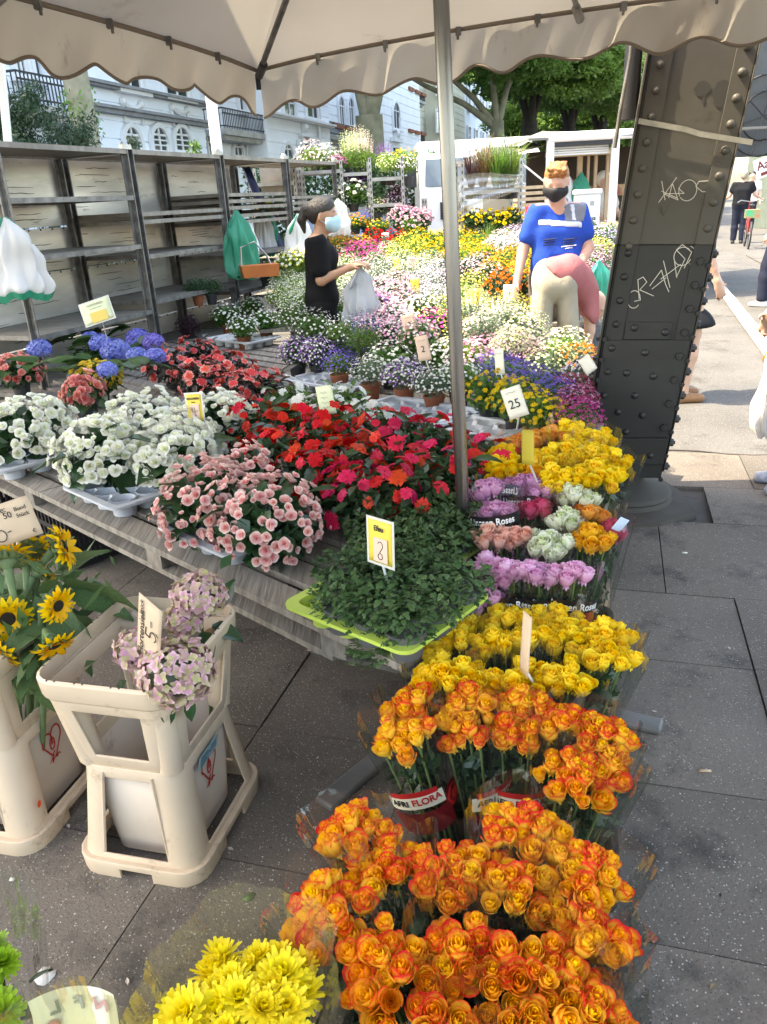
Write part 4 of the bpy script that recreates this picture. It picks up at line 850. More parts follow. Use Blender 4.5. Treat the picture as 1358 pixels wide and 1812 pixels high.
# blue hydrangea
hflo = floret(5); 
def hyd_mesh(n, s, fl=None): return [dirM(d*1.0, d+Vector((rnd(-.3,.3), rnd(-.3,.3), rnd(-.3,.3))), rnd(0, 6), s) for d in fib(n, 0, 125)]
hyd_head = [replicate(hflo, hyd_mesh(95, .21), 'flower_head') for _ in range(2)]
p0 = at(175, 632, .62); t = thing('blue_hydrangea', 'blue hydrangea with large green leaves under the lime sign', 'potted plant', (p0.x, p0.y, TZ)); pot(t, .09, .13, blackpot_m)
filler('mid', lm_hyd, t, Matrix.Translation((0,0,.14)) @ Matrix.Diagonal((.26, .22, .12, 1)))
for px, py, s in ((70, 618, .055), (178, 608, .052), (205, 622, .065), (245, 600, .06), (272, 606, .05), (243, 630, .045), (275, 632, .045), (190, 655, .04), (160, 598, .04)):
    q = at(px, py, .74)-Vector((p0.x, p0.y, TZ)); link('flower_head', random.choice(hyd_head), t, M=Matrix.Translation(q) @ Matrix.Rotation(rnd(0,6), 4, 'Z') @ Matrix.Diagonal((s*1.35, s*1.35, s*1.1, 1)), mat=pm_hyb)
for px, py, sc in ((105, 590, .10), (130, 612, .13), (165, 612, .12), (140, 585, .09), (95, 640, .11), (130, 645, .12), (155, 640, .10), (225, 580, .10), (150, 585, .10), (250, 612, .10), (90, 612, .12), (115, 660, .10), (180, 588, .1), (265, 645, .1), (215, 650, .1), (60, 645, .1), (238, 655, .09)):
    for k in range(3):
        q = at(px, py, .72)-Vector((p0.x, p0.y, TZ)); a = rnd(0, 6.28); link('leaf', lf_hyd, t, M=leafM(q, (math.cos(a), math.sin(a), rnd(-.1,.6)), sc*rnd(1.2,1.6), rnd(-.3,.3)), mat=lm_hyd)
# trays under them
tray_px('grey tray under the leftmost white begonia', 30, 818, .40, .30, 3, 2, tray_m); tray_px('grey tray under the front middle white begonias', 215, 876, .42, .28, 3, 2, tray_m); tray_px('grey tray under the pink begonias', 400, 950, .42, .27, 3, 2, tray_m)
tray_px('grey tray edge under the orange red impatiens', 600, 890, .5, .3, 4, 2, tray_m); tray_px('grey tray under the crimson impatiens by the pole', 740, 930, .5, .3, 4, 2, tray_m)
tray_px('grey tray behind the white petunias with lobelia pots', 588, 682, .56, .30, 5, 3, tray_m); tray_px('mostly empty grey tray left of the steel pole', 738, 735, .60, .32, 5, 3, tray_m); tray_px('empty grey tray right of the steel pole', 850, 765, .42, .28, 3, 2, wtray_m); tray_px('white tray holding the white phlox', 432, 604, .56, .36, 4, 3, wtray_m)
# ------------------------------------------------------------------ small flowered plants: each species has shared foliage and blossom masses
sp = {}
def species(k, n, s, bl, fk, th=(0, 100), up=.4, stemmy=0.0, jit=.1, rr=(.85, 1.1)):
    me = []
    for q in range(2):
        Ms = []
        for d in fib(n, *th):
            d = (d+Vector((rnd(-jit,jit), rnd(-jit,jit), rnd(-jit,jit)))).normalized(); r = rnd(*rr)
            Ms.append(dirM(d*r + Vector((0,0,stemmy*rnd(0, 1)*max(0, d.z))), d+Vector((rnd(-.5,.5), rnd(-.5,.5)-.2, up+rnd(-.3,.3))), rnd(0, 6), s*rnd(.7, 1.2)))
        me.append(replicate(bl, Ms, 'blossoms'))
    sp[k] = (me, fk)
fl5 = floret(6, 5, .2, .45, 2); fl4 = floret(7, 4, .3, .5, 1); dz = strap_flower(8, ((9, .1, 1, .2, -.2), (6, .7, .6, .2, 0)), nv=2); pomp = strap_flower(9, ((9, .1, 1, .28, 0), (8, .6, .85, .28, .3), (5, 1.1, .6, .25, .4)), nv=2)
species('fine', 190, .062, fl5, 'fine'); species('mass', 115, .058, fl5, 'fine'); species('clus', 85, .088, fl5, 'mid', (0, 85)); species('daisy', 50, .105, dz, 'mid', (0, 95)); species('pom', 27, .16, pomp, 'mid', (0, 90)); species('dense', 330, .08, fl4, 'fine', (0, 100))
species('fmass', 230, .042, fl5, 'fine'); species('fclus', 170, .060, fl5, 'mid', (0, 92)); species('fdaisy', 95, .078, dz, 'mid', (0, 95)); species('fpom', 48, .12, pomp, 'mid', (0, 90))
def spikes(n, m, s, h):                        # upright flower spikes
    Ms = []
    for d in fib(n, 0, 62):
        for j in range(m): Ms.append(dirM(d*.75+Vector((d.x*.25, d.y*.25, 1))*(h*j/m)+Vector((rnd(-.03,.03), rnd(-.03,.03), 0)), (rnd(-1,1), rnd(-1,1), .5), rnd(0, 6), s*(1.15-.7*j/m)))
    return replicate(fl4, Ms, 'blossoms')
sp['spike'] = ([spikes(26, 7, .075, .75), spikes(22, 8, .07, .9)], 'fine')
def grassm(n, L, w):
    b = MB()
    for i in range(n):
        a = rnd(0, 6.28); e = rnd(.15, .75); l = L*rnd(.6, 1.1); d = Vector((math.cos(a), math.sin(a), 0)); sd = Vector((-d.y, d.x, 0))*w
        pts = [d*(l*v*e*(.3+.9*v)) + Vector((0,0, l*(v-.55*e*v*v*v))) + d*rnd(0,.06) for v in (0, .35, .7, 1)]
        o = len(b.v); b.v += [tuple(p+sd*(1-.8*k/3)) for k, p in enumerate(pts)]+[tuple(p-sd*(1-.8*k/3)) for k, p in enumerate(pts)]; b.f += [(o+k, o+k+1, o+5+k, o+4+k) for k in range(3)]; b.mi += [0]*3
    return b.mesh('blades', dummy_m, 180)
grass_me = [grassm(170, 1.0, .012), grassm(150, 1.0, .016)]
pmk = {}
for n_, a, c in (('white', (.7,.72,.6), (.8,.8,.77)), ('purple', (.2,.06,.34), (.36,.16,.5)), ('violet', (.13,.08,.5), (.28,.17,.66)), ('navy', (.05,.03,.2), (.12,.07,.34)), ('yellow', (.72,.46,.01), (.78,.6,.02)), ('lemon', (.7,.62,.06), (.78,.72,.14)), ('pink', (.62,.2,.4), (.76,.45,.6)), ('blush', (.66,.4,.46), (.78,.62,.66)), ('magenta', (.55,.02,.25), (.66,.06,.36)), ('red', (.5,.01,.01), (.62,.03,.015)), ('orange', (.68,.14,.01), (.76,.26,.02)), ('lilac', (.45,.38,.66), (.66,.58,.78)), ('crimson', (.36,.01,.06), (.5,.03,.12)), ('rust', (.36,.1,.02), (.6,.28,.03)), ('palegreen', (.5,.6,.28), (.66,.72,.42)), ('blue', (.12,.14,.55), (.28,.3,.68))):
    pmk[n_] = petal(n_+' blossom', a, c, tr=.35, rvar=.12)
def small(name, label, group, p, r, h, kind, col, lm, base, potm=blackpot_m, potr=.06, pz=0.0):
    me, fk = sp[kind]; t = thing(name, label, 'potted plant', (p.x, p.y, base), rnd(0, 6), group); cz = p.z-base; pot(t, potr, max(.05, min(.1, cz-.02)), potm)
    Mx = Matrix.Translation((0,0,cz)) @ Matrix.Diagonal((r, r, h, 1)); filler(fk, lm, t, Mx @ Matrix.Diagonal((.98,.98,.95,1)))
    cols = col if isinstance(col, tuple) else (col,)
    for c in cols: o = link('blossoms', random.choice(me), t, M=Mx @ Matrix.Rotation(rnd(0, 6), 4, 'Z'), mat=pmk[c]); o['kind'] = 'stuff'
    return t
random.seed(5)
TG = 'small flowering plants on the rear of the table'
for px, py, r, h, kd, c, lm, nm, lab, pm in (
    (402, 562, .15, .13, 'clus', 'white', lm_mid, 'white_phlox', 'white phlox left in the white tray', terra_m), (445, 548, .15, .13, 'clus', 'white', lm_mid, 'white_phlox', 'white phlox back in the white tray', terra_m), (470, 572, .15, .12, 'clus', 'white', lm_mid, 'white_phlox', 'white phlox right in the white tray', terra_m), (430, 582, .13, .11, 'clus', 'white', lm_mid, 'white_phlox', 'white phlox front in the white tray', terra_m),
    (497, 528, .17, .13, 'mass', 'white', lm_mid, 'white_lobelia', 'white lobelia behind the phlox tray', blackpot_m), (540, 545, .17, .14, 'mass', 'white', lm_mid, 'white_lobelia', 'white lobelia before the woman in black', blackpot_m), (590, 552, .16, .14, 'mass', 'white', lm_mid, 'white_lobelia', 'white lobelia left of the grey thin bag', blackpot_m), (555, 580, .16, .13, 'mass', 'white', lm_mid, 'white_lobelia', 'white lobelia at the front of the white mass', blackpot_m), (515, 565, .15, .12, 'mass', 'white', lm_mid, 'white_lobelia', 'white lobelia right of the phlox', blackpot_m), (610, 590, .14, .12, 'mass', 'white', lm_mid, 'white_lobelia', 'white lobelia below the grey thin bag', blackpot_m), (632, 540, .15, .12, 'mass', 'white', lm_mid, 'white_lobelia', 'white lobelia behind the grey thin bag', blackpot_m),
    (525, 628, .125, .12, 'fine', ('purple', 'white'), lm_deep, 'purple_lobelia', 'purple lobelia at the left end of the grey tray', blackpot_m), (562, 630, .12, .12, 'fine', ('white', 'purple'), lm_deep, 'purple_lobelia', 'white and purple lobelia beside the terracotta pots', blackpot_m), (600, 645, .11, .09, 'fine', 'violet', lm_mid, 'blue_lobelia', 'sparse blue lobelia in a terracotta pot', terra_m), (655, 660, .12, .1, 'fine', 'white', lm_grey, 'white_lobelia', 'white lobelia in a terracotta pot in the grey tray', terra_m), (715, 668, .12, .1, 'fine', ('white', 'purple'), lm_grey, 'white_lobelia', 'white lobelia with purple sprigs left in the empty tray', terra_m), (768, 680, .125, .1, 'fine', 'white', lm_grey, 'white_lobelia', 'white lobelia in the empty tray beside the pole', terra_m),
    (645, 600, .14, .12, 'spike', 'navy', lm_mid, 'dark_salvia', 'dark violet salvia below the grey thin bag', blackpot_m), (620, 620, .12, .1, 'fine', 'navy', lm_mid, 'dark_salvia', 'low violet salvia above the terracotta pots', blackpot_m), (690, 640, .15, .12, 'clus', ('white',), lm_mid, 'white_nemesia', 'white nemesia under the tilted price card', blackpot_m), (740, 600, .14, .12, 'clus', ('pink', 'white'), lm_mid, 'pink_nemesia', 'pink and white nemesia behind the first price card', blackpot_m), (785, 635, .14, .12, 'clus', ('white', 'white'), lm_mid, 'white_nemesia', 'white nemesia just left of the pole', blackpot_m), (830, 640, .14, .12, 'clus', ('white', 'pink'), lm_lime, 'pink_nemesia', 'white nemesia with pink behind the pole', blackpot_m), (855, 625, .13, .12, 'clus', ('pink', 'pink'), lm_mid, 'pink_nemesia', 'pink nemesia right of the pole', blackpot_m), (812, 668, .12, .1, 'clus', 'white', lm_lime, 'white_nemesia', 'white nemesia right behind the pole', blackpot_m),
    (700, 565, .15, .13, 'clus', ('pink', 'white'), lm_deep, 'pink_phlox', 'pink phlox with dark leaves right of the grey bag', blackpot_m), (745, 555, .16, .14, 'clus', 'white', lm_deep, 'white_phlox', 'white phlox with dark leaves before the pole', blackpot_m), (770, 580, .14, .12, 'clus', ('magenta',), lm_deep, 'magenta_nemesia', 'magenta nemesia close to the pole', blackpot_m), (670, 545, .15, .12, 'clus', ('purple', 'pink'), lm_deep, 'purple_phlox', 'purple phlox touching the grey bag', blackpot_m),
    (905, 668, .15, .11, 'dense', 'violet', lm_mid, 'violet_campanula', 'violet campanula left in the violet block', blackpot_m), (950, 688, .15, .11, 'dense', 'violet', lm_mid, 'violet_campanula', 'violet campanula in the middle of the violet block', blackpot_m), (980, 705, .12, .1, 'dense', 'violet', lm_mid, 'violet_campanula', 'violet campanula next to the red kalanchoe', blackpot_m), (880, 655, .13, .1, 'dense', ('violet',), lm_mid, 'violet_campanula', 'violet campanula behind the diamond price card', blackpot_m),
    (868, 700, .13, .12, 'daisy', 'yellow', lm_mid, 'yellow_bidens', 'yellow bidens left of the diamond price card', blackpot_m), (915, 715, .13, .12, 'daisy', ('yellow','yellow'), lm_mid, 'yellow_bidens', 'yellow bidens under the diamond price card', blackpot_m), (955, 735, .12, .1, 'daisy', ('yellow','yellow'), lm_mid, 'yellow_bidens', 'yellow bidens above the orange roses', blackpot_m),
    (1012, 690, .10, .08, 'dense', 'crimson', lm_deep, 'red_kalanchoe', 'crimson kalanchoe against the iron column', blackpot_m), (1020, 712, .10, .08, 'dense', ('crimson','pink'), lm_deep, 'pink_kalanchoe', 'mixed pink kalanchoe against the iron column', blackpot_m), (1020, 740, .11, .09, 'dense', 'magenta', lm_mid, 'magenta_kalanchoe', 'magenta kalanchoe just above the yellow roses', blackpot_m),
    (1025, 640, .13, .1, 'daisy', ('orange','rust'), lm_grey, 'orange_daisy', 'orange daisies beside the iron column', blackpot_m), (1035, 668, .12, .1, 'fine', 'lilac', lm_grey, 'lilac_lobelia', 'pale lilac lobelia beside the iron column', blackpot_m), (935, 625, .11, .1, 'dense', 'blush', lm_plum, 'dusky_heather', 'dusky pink heather cushion before the pale green plants', blackpot_m), (905, 610, .12, .1, 'dense', ('palegreen', 'blush'), lm_grey, 'pale_heather', 'grey green cushion left of the dusky heather', blackpot_m), (975, 645, .15, .12, 'fine', 'palegreen', lm_grey, 'pale_gypsophila', 'pale green gypsophila behind the violet block', blackpot_m), (1000, 615, .15, .12, 'mass', ('palegreen','white'), lm_lime, 'pale_gypsophila', 'bright pale green gypsophila near the column', blackpot_m), (860, 590, .15, .13, 'spike', 'white', lm_grey, 'silver_lavender', 'silver leaved white lavender right of the pole', blackpot_m), (840, 560, .14, .14, 'spike', ('white',), lm_grey, 'silver_lavender', 'silver leaved lavender beyond the pole', blackpot_m), (895, 570, .14, .13, 'spike', 'white', lm_grey, 'silver_lavender', 'silver leaved lavender left of the pink sprigs', blackpot_m)):
    small(nm, lab, TG, at(px, py, .635 if (py > 612 or 'phlox tray' in lab or 'white tray' in lab) else .74), r*(1 if (py > 612 or 'white tray' in lab) else .95), h, kd, c, lm, TZ, pm, .055)
# ivy in the lime tray
A0, A1 = at(497, 1080, .53), at(722, 1172, .53); e1 = (A1-A0); wI = e1.length; e1n = e1.normalized(); e2n = Vector((-e1n.y, e1n.x, 0)); dI = .36
cI = A0+e1*.5+e2n*dI/2
tray('lime green tray full of small ivy pots', (cI.x, cI.y, TZ+.03), math.atan2(e1n.y, e1n.x), wI, dI, .04, 4, 3, lime_m)
def ivy_leaf():
    b = MB(); pts = [(0,0), (.32,-.12), (.5,.25), (.28,.42), (.3,.75), (0,1.15), (-.3,.75), (-.28,.42), (-.5,.25), (-.32,-.12)]
    b.v = [(0,.35,.06)]+[(x, y, -.12*abs(x)-.1*y*y) for x, y in pts]; b.f = [(0, 1+i, 1+(i+1) % 10) for i in range(10)]; b.mi = [0]*10; b.A = [(.9 if i else 0, .5, 0, 1) for i in range(11)]; return b
iv = ivy_leaf(); ivym = petal('variegated ivy leaf', (.03,.075,.022), (.055,.115,.035), (.27,.33,.16), tr=.2, rvar=.3, lo=.8, hi=1.4)
def ivy_mesh(n):
    Ms = []
    for i in range(n):
        a = rnd(0, 6.28); r = .9*math.sqrt(rnd(0, 1)); z = rnd(.1, 1)*(1-.45*r*r); o = Vector((math.cos(a), math.sin(a), 0)); 
        Ms.append(leafM(o*r+Vector((0,0,z)), o+Vector((rnd(-.8,.8), rnd(-.8,.8), rnd(-.5,.6))), rnd(.11,.21), rnd(-.7,.7), rnd(-.4,.4)))
    return replicate(iv, Ms, 'foliage')
ivs = [ivy_mesh(300) for _ in range(3)]
rows_i = ('front', 'second', 'third', 'fourth', 'rear'); cols_i = ('left', 'middle left', 'middle right', 'right')
for j in range(3):
    for i in range(4):
        if j == 0 and i == 0: continue
        c = A0 + e1*((i+.58)/4.1) + e2n*(dI*(j+.55)/3.1); t = thing('ivy_pot', f'small potted ivy, {rows_i[j]} row {cols_i[i]} in the lime tray', 'potted plant', (c.x, c.y, TZ+.02), rnd(0,6), 'ivy pots in the lime tray'); pot(t, .05, .07, M_('grey pot', (.09,.095,.10), .5) if 'grey pot' not in bpy.data.materials else bpy.data.materials['grey pot'])
        o = link('foliage', ivs[(i+j) % 3], t, M=Matrix.Translation((0,0,.055)) @ Matrix.Diagonal((.086,.086,.095,1)), mat=ivym); o['kind'] = 'stuff'
A2 = A0 + e2n*(dI+.012) - e1n*.10; c2_ = A2+e1n*.17+e2n*.15
tray('second lime green tray of ivy behind the front one', (c2_.x, c2_.y, TZ+.03), math.atan2(e1n.y, e1n.x), .34, .30, .04, 3, 3, lime_m)
for j in range(3):
    for i in range(3):
        c = A2+e1n*(.34*(i+.5)/3)+e2n*(.30*(j+.5)/3); t = thing('ivy_pot', f'small potted ivy, {rows_i[j]} row {("left", "middle", "right")[i]} in the second lime tray', 'potted plant', (c.x, c.y, TZ+.02), rnd(0,6), 'ivy pots in the lime tray'); pot(t, .05, .07, bpy.data.materials['grey pot'])
        o = link('foliage', ivs[(i+j) % 3], t, M=Matrix.Translation((0,0,.055)) @ Matrix.Diagonal((.09,.09,.10,1)), mat=ivym); o['kind'] = 'stuff'
b = MB(); p = at(672, 1150, .48)
t = thing('ivy_trail', 'ivy trailing over the front edge of the lime tray', 'plant', (p.x, p.y, .45)); o = link('foliage', ivs[0], t, M=Matrix.Diagonal((.09,.05,.06,1)), mat=ivym); o['kind'] = 'stuff'
# ------------------------------------------------------------------ wrapped bouquets of roses
rfol = quads('foliage', leafquads(np.clip(np.random.normal(size=(110,3)), -1.4, 1.1)*np.array((.5,.5,.5)), .55, .5, .2), dummy_m)
def sleeve_r(z, L, rb, rt): 
    f = max(0, min(1.3, (z+L)/L)); return rb+(rt-rb)*f**1.15
def bouquet(label, group, px, py, h, n, rad, mat, size, gc=None, lean=.55, seed=0, fm=None, lip=(.02,.05), band=None, meshes=None, cat='bouquet', name='rose_bouquet', dome=.3, part='rose', peaks=2, flare=.016, leafmat=None, L=None):
    random.seed(seed*7+3); C = at(px, py, h); L = L or min(.5, h-.03)
    base = Vector((C.x, C.y, C.z-L))
    if gc: base.x = gc[0]+(C.x-gc[0])*lean; base.y = gc[1]+(C.y-gc[1])*lean
    ax = (C-base).normalized(); t = thing(name, label, cat, base, 0, group); q = Vector((0,0,1)).rotation_difference(ax).to_matrix().to_4x4(); HL = (C-base).length
    T = Matrix.Translation((0,0,0)) @ q @ Matrix.Translation((0,0,HL))
    stems = MB()
    for i in range(n):
        a = i*2.39996+rnd(-.25,.25); r = rad*math.sqrt((i+.35)/n)*rnd(.94,1.05)-size*.35
        r = max(0, r); z = -dome*r*r/rad+rnd(-.014,.012); p = Vector((r*math.cos(a), r*math.sin(a), z))
        d = Vector((p.x*2.6, p.y*2.6, .35)).normalized()+Vector((rnd(-.25,.25), rnd(-.35,.15), .35))
        link(part, random.choice(meshes or roses), t, M=T @ dirM(p, d, rnd(0, 6), size*random.choice((.74,.85,.92,.97,1.0,1.04,1.1,1.18))*rnd(.95,1.05)), mat=mat)
        if i % 2 == 0: stems.tube([T @ (p+Vector((0,0,-.02))), T @ Vector((p.x*.3, p.y*.3, -HL+.02))], .0028, 5, False)
    o = stems.obj('stems', stem_m, t, 80); o['kind'] = 'stuff'
    for zz, s in ((-.105, .95), (-.2, .7)):
        o = link('foliage', rfol, t, M=T @ Matrix.Translation((0,0,zz)) @ Matrix.Rotation(rnd(0,6), 4, 'Z') @ Matrix.Diagonal((rad*s*.8, rad*s*.8, .07, 1)), mat=leafmat or lm_rose); o['kind'] = 'stuff'
    for k in range(1):
        a = rnd(0, 6.28); r = rad*rnd(.3,.9); link('leaf', lf_rose, t, M=T @ leafM(Vector((r*math.cos(a), r*math.sin(a), rnd(-.085,-.055))), (math.cos(a), math.sin(a), rnd(.1,.7)), rnd(.03,.045), rnd(-.5,.5)), mat=leafmat or lm_rose)
    rb, rt = .034, rad+flare; ph = rnd(0, 6); wv = [rnd(0, 6) for _ in range(4)]
    def fn(u, v):
        a = u*2*math.pi; top = lip[0]+(lip[1]-lip[0])*(.5+.5*math.cos(peaks*(a-ph)))+.006*math.sin(7*a+wv[3]); z = -L*.98+(L*.98+top)*v
        r = sleeve_r(z, L, rb, rt); cr_ = (.014+.03*v)*(math.sin(a*5+wv[0]+v*3)+.7*math.sin(a*9+wv[1]-v*5)+.5*math.sin(a*17+wv[2]))
        return T @ Vector((r*(1+cr_)*math.cos(a), r*(1+cr_)*math.sin(a), z))
    b = MB(); b.grid(fn, 60, 14); s = b.obj('wrap', fm or film_m, t, 100)
    if band: band(s, T, L, rb, rt)
    return t
def on_sleeve(T, L, rb, rt, a0, z0, off=.004, inner=False):
    def f(x, y, z=0):
        zz = z0+y; r = (sleeve_r(zz, L, rb, rt)*1.045+off+z); a = a0+x/r; return T @ Vector((r*math.cos(a), r*math.sin(a), zz))
    return f
def patch(name, f, w, hh, mat, parent, nx=18, ny=3, off=0.0):
    b = MB(); b.grid(lambda u, v: f((u-.5)*w, (v-.5)*hh+off*math.cos((u-.5)*3), 0), nx, ny); return b.obj(name, mat, parent, 100)
FRONT = R(-100)
def linssen(z0=-.085, mirror=False, pic=True, span=.16, a0=FRONT, size=.03):
    def g(s, T, L, rb, rt):
        f = on_sleeve(T, L, rb, rt, a0, z0); o = patch('printed_band', f, span, .036, band_m, s)
        text('Linssen Roses', size, white_m, s, Matrix.Identity(4), True, lambda x, y, z: f(x, y-.001, .0012+z), .82)
        if pic:
            f2 = on_sleeve(T, L, rb, rt, a0, z0-.052); patch('printed_picture', f2, span, .066, M_('printed rose picture', (.32,.03,.012), .35, (.55,.22,.02), 28) if 'printed rose picture' not in bpy.data.materials else bpy.data.materials['printed rose picture'], s)
        if mirror:
            f3 = on_sleeve(T, L, rb, rt, a0+math.pi*.93, .03, .001); patch('printed_band', f3, .17, .034, M_('see through dark print', (.06,.065,.10), .3) if 'see through dark print' not in bpy.data.materials else bpy.data.materials['see through dark print'], s)
            text('Linssen Roses', .03, white_m, s, Matrix.Identity(4), True, lambda x, y, z: f3(x, y-.001, -.0025-z), .82)
    return g
def afri(z0=-.15, txt='AFRI FLORA', a0=FRONT):
    def g(s, T, L, rb, rt):
        f = on_sleeve(T, L, rb, rt, a0, z0); patch('printed_label', f, .13, .036, ivory_m, s, off=.006); f2 = on_sleeve(T, L, rb, rt, a0, z0-.055); patch('printed_picture', f2, .15, .06, redfilm_m, s)
        f3 = on_sleeve(T, L, rb, rt, a0, z0+.024, .0045); patch('printed_stripe', f3, .11, .014, red_m, s, off=.004)
        text(txt.split()[0], .022, ink_m, s, Matrix.Identity(4), True, lambda x, y, z: f(x-.034, y+.004, .0012+z), .9)
        text(txt.split()[-1], .024, red_m, s, Matrix.Identity(4), True, lambda x, y, z: f(x+.026, y+.006, .0012+z), .9)
        for k in range(4):
            rr = .010+.010*k; fr = on_sleeve(T, L, rb, rt, a0+1.25, z0-.02, .003+.0012*k); b = MB()
            pts = [fr((.042-rr+.006*k*0)*0+ (.05-.010*k)*.62*math.cos(q*.45)*(1+.12*math.sin(q*2.1)), (.05-.010*k)*.7*math.sin(q*.45)*(1+.1*math.sin(q*1.7)), 0) for q in range(14)]
            b.add(pts, [tuple(range(14))]); b.obj('printed_rose', red_m if k % 2 else redfilm_m, s)
    return g
GF = 'orange roses with red edges, front group'; gF = (.12, .93)
for i, (px, py, h, n, rad, lab) in enumerate(((568, 1598, .45, 12, .076, 'leftmost'), (618, 1452, .45, 10, .064, 'upper left corner'), (678, 1512, .45, 12, .073, 'behind the two left ones'), (800, 1525, .46, 12, .072, 'centre back'), (922, 1452, .46, 11, .076, 'back row below the white label'), (918, 1565, .45, 11, .068, 'reddest one in the middle'), (1045, 1530, .46, 12, .070, 'right back'), (672, 1698, .45, 12, .078, 'lower left'), (828, 1690, .45, 12, .078, 'lower centre under the pointed wrap'), (1050, 1640, .44, 11, .066, 'right edge beside the long wrap corner'), (965, 1735, .45, 12, .078, 'lower right'), (755, 1835, .42, 10, .07, 'lower edge left of centre'), (890, 1850, .42, 10, .07, 'lower edge in the centre'), (1040, 1800, .42, 10, .07, 'lower edge at the right'))):
    bouquet('wrapped orange red roses of the front group, '+lab, GF, px, py, h, n+4, rad*1.1, pm_bico, .0275, gF, .45, i+1, lip=(.0, .035 if i != 8 else .07), peaks=2)
GR = 'orange roses with red edges, rear group'; gR = (.24, 1.24)
for i, (px, py, h, n, rad, bd, lab) in enumerate(((712, 1288, .48, 12, .066, afri(-.135), 'left with the printed rose label'), (722, 1236, .48, 9, .055, None, 'upper left behind the label bunch'), (828, 1278, .48, 11, .066, afri(-.15, 'AFRI FLORA', FRONT+.8), 'second from left'), (830, 1228, .5, 9, .06, None, 'back left of centre'), (920, 1278, .48, 12, .068, afri(-.15, 'AFRI FLORA'), 'centre above the white label'), (930, 1232, .5, 10, .06, None, 'back right of centre'), (1010, 1262, .5, 11, .064, None, 'right of the price stick'), (1068, 1290, .49, 10, .062, None, 'far right near the foot bar'), (1028, 1365, .47, 14, .078, None, 'front right overhanging the pavement'), (1075, 1345, .46, 9, .06, None, 'rightmost in a crumpled wrap'))):
    bouquet('wrapped orange red roses of the rear group, '+lab, GR, px, py, h, n+4, rad*1.1, pm_bico, .0262, gR, .5, i+40, lip=(.0, .03), band=bd)
GY = 'yellow roses'; gY = (.30, 1.55)
for i, (px, py, lab) in enumerate(((780, 1185, 'front left corner'), (845, 1200, 'front, second from left'), (925, 1190, 'front centre left of the price stick'), (1000, 1192, 'front right of the price stick'), (1075, 1150, 'right in the wide wrap'), (1075, 1110, 'upper right'), (790, 1125, 'left middle'), (870, 1130, 'middle with the dark leaf'), (955, 1120, 'middle behind the price stick'), (1020, 1125, 'middle right'), (810, 1088, 'back left'), (900, 1085, 'back centre'), (990, 1085, 'back right end'))):
    bouquet('wrapped yellow roses, '+lab, GY, px, py, .50, 14, .076, pm_yrose, .0258, gY, .55, i+60, lip=(.0, .03))
GP = 'pink roses'; gP = (.36, 1.78)
for i, (px, py, h, n, rad, bd, lab) in enumerate(((800, 1052, .53, 11, .062, None, 'lying low left against the ivy'), (850, 1052, .53, 9, .058, None, 'left with green tips'), (868, 995, .57, 7, .055, None, 'high left beside the pole'), (905, 1005, .57, 8, .055, linssen(-.075), 'high middle left'), (955, 1008, .57, 10, .056, linssen(-.075), 'high middle with black band'), (1015, 1008, .57, 10, .058, linssen(-.075, a0=FRONT+.15), 'high right with black band'))):
    bouquet('wrapped pink roses, '+lab, GP, px, py, h, n, rad, pm_prose, .0290, gP, .6, i+80, band=bd, lip=(.0,.025))
GM = 'mixed rose bouquets'
for i, (px, py, h, n, rad, m, bd, lip, lab) in enumerate(((862, 945, .6, 8, .058, pm_srose, None, (0,.02), 'salmon pink roses left below the band'), (912, 945, .6, 7, .052, pm_srose, None, (0,.02), 'salmon pink roses right below the band'), (972, 952, .6, 13, .064, pm_crose, None, (0,.02), 'cream green roses in the front of the mixed row'), (1050, 945, .6, 13, .066, pm_grose, None, (.0,.03), 'deep golden roses at the right with a blue tag'), (1085, 930, .58, 5, .04, pm_hrose, None, (.02,.06), 'dark pink roses at the far right'),
    (872, 900, .63, 9, .068, pm_mrose, linssen(-.012, True, False, .19), (.045,.055), 'mauve roses in a tall wrap with lettered band'), (945, 893, .62, 8, .055, pm_hrose, None, (0,.03), 'hot pink roses in the mixed row'), (952, 862, .65, 9, .055, pm_mrose, None, (0,.03), 'mauve roses right of the lettered wrap'), (1000, 912, .62, 8, .05, pm_crose, None, (0,.03), 'cream green roses behind the front cream ones'), (1052, 902, .62, 7, .05, pm_orose, None, (.0,.05), 'apricot roses before the column foot'),
    (868, 858, .66, 10, .062, pm_mrose, None, (0,.03), 'mauve roses behind the lettered wrap'), (925, 852, .66, 9, .058, pm_mrose, linssen(-.05, False, False), (0,.02), 'mauve roses with a black band at the price stick'), (1020, 868, .65, 12, .066, pm_crose, None, (0,.02), 'cream green roses below the yellow rows'))):
    bouquet('wrapped '+lab, GM, px, py, h, n+3, rad*1.05, m, .0285, (.46, 2.0), .65, i+100, band=bd, lip=lip)
GG = 'golden rose rows'
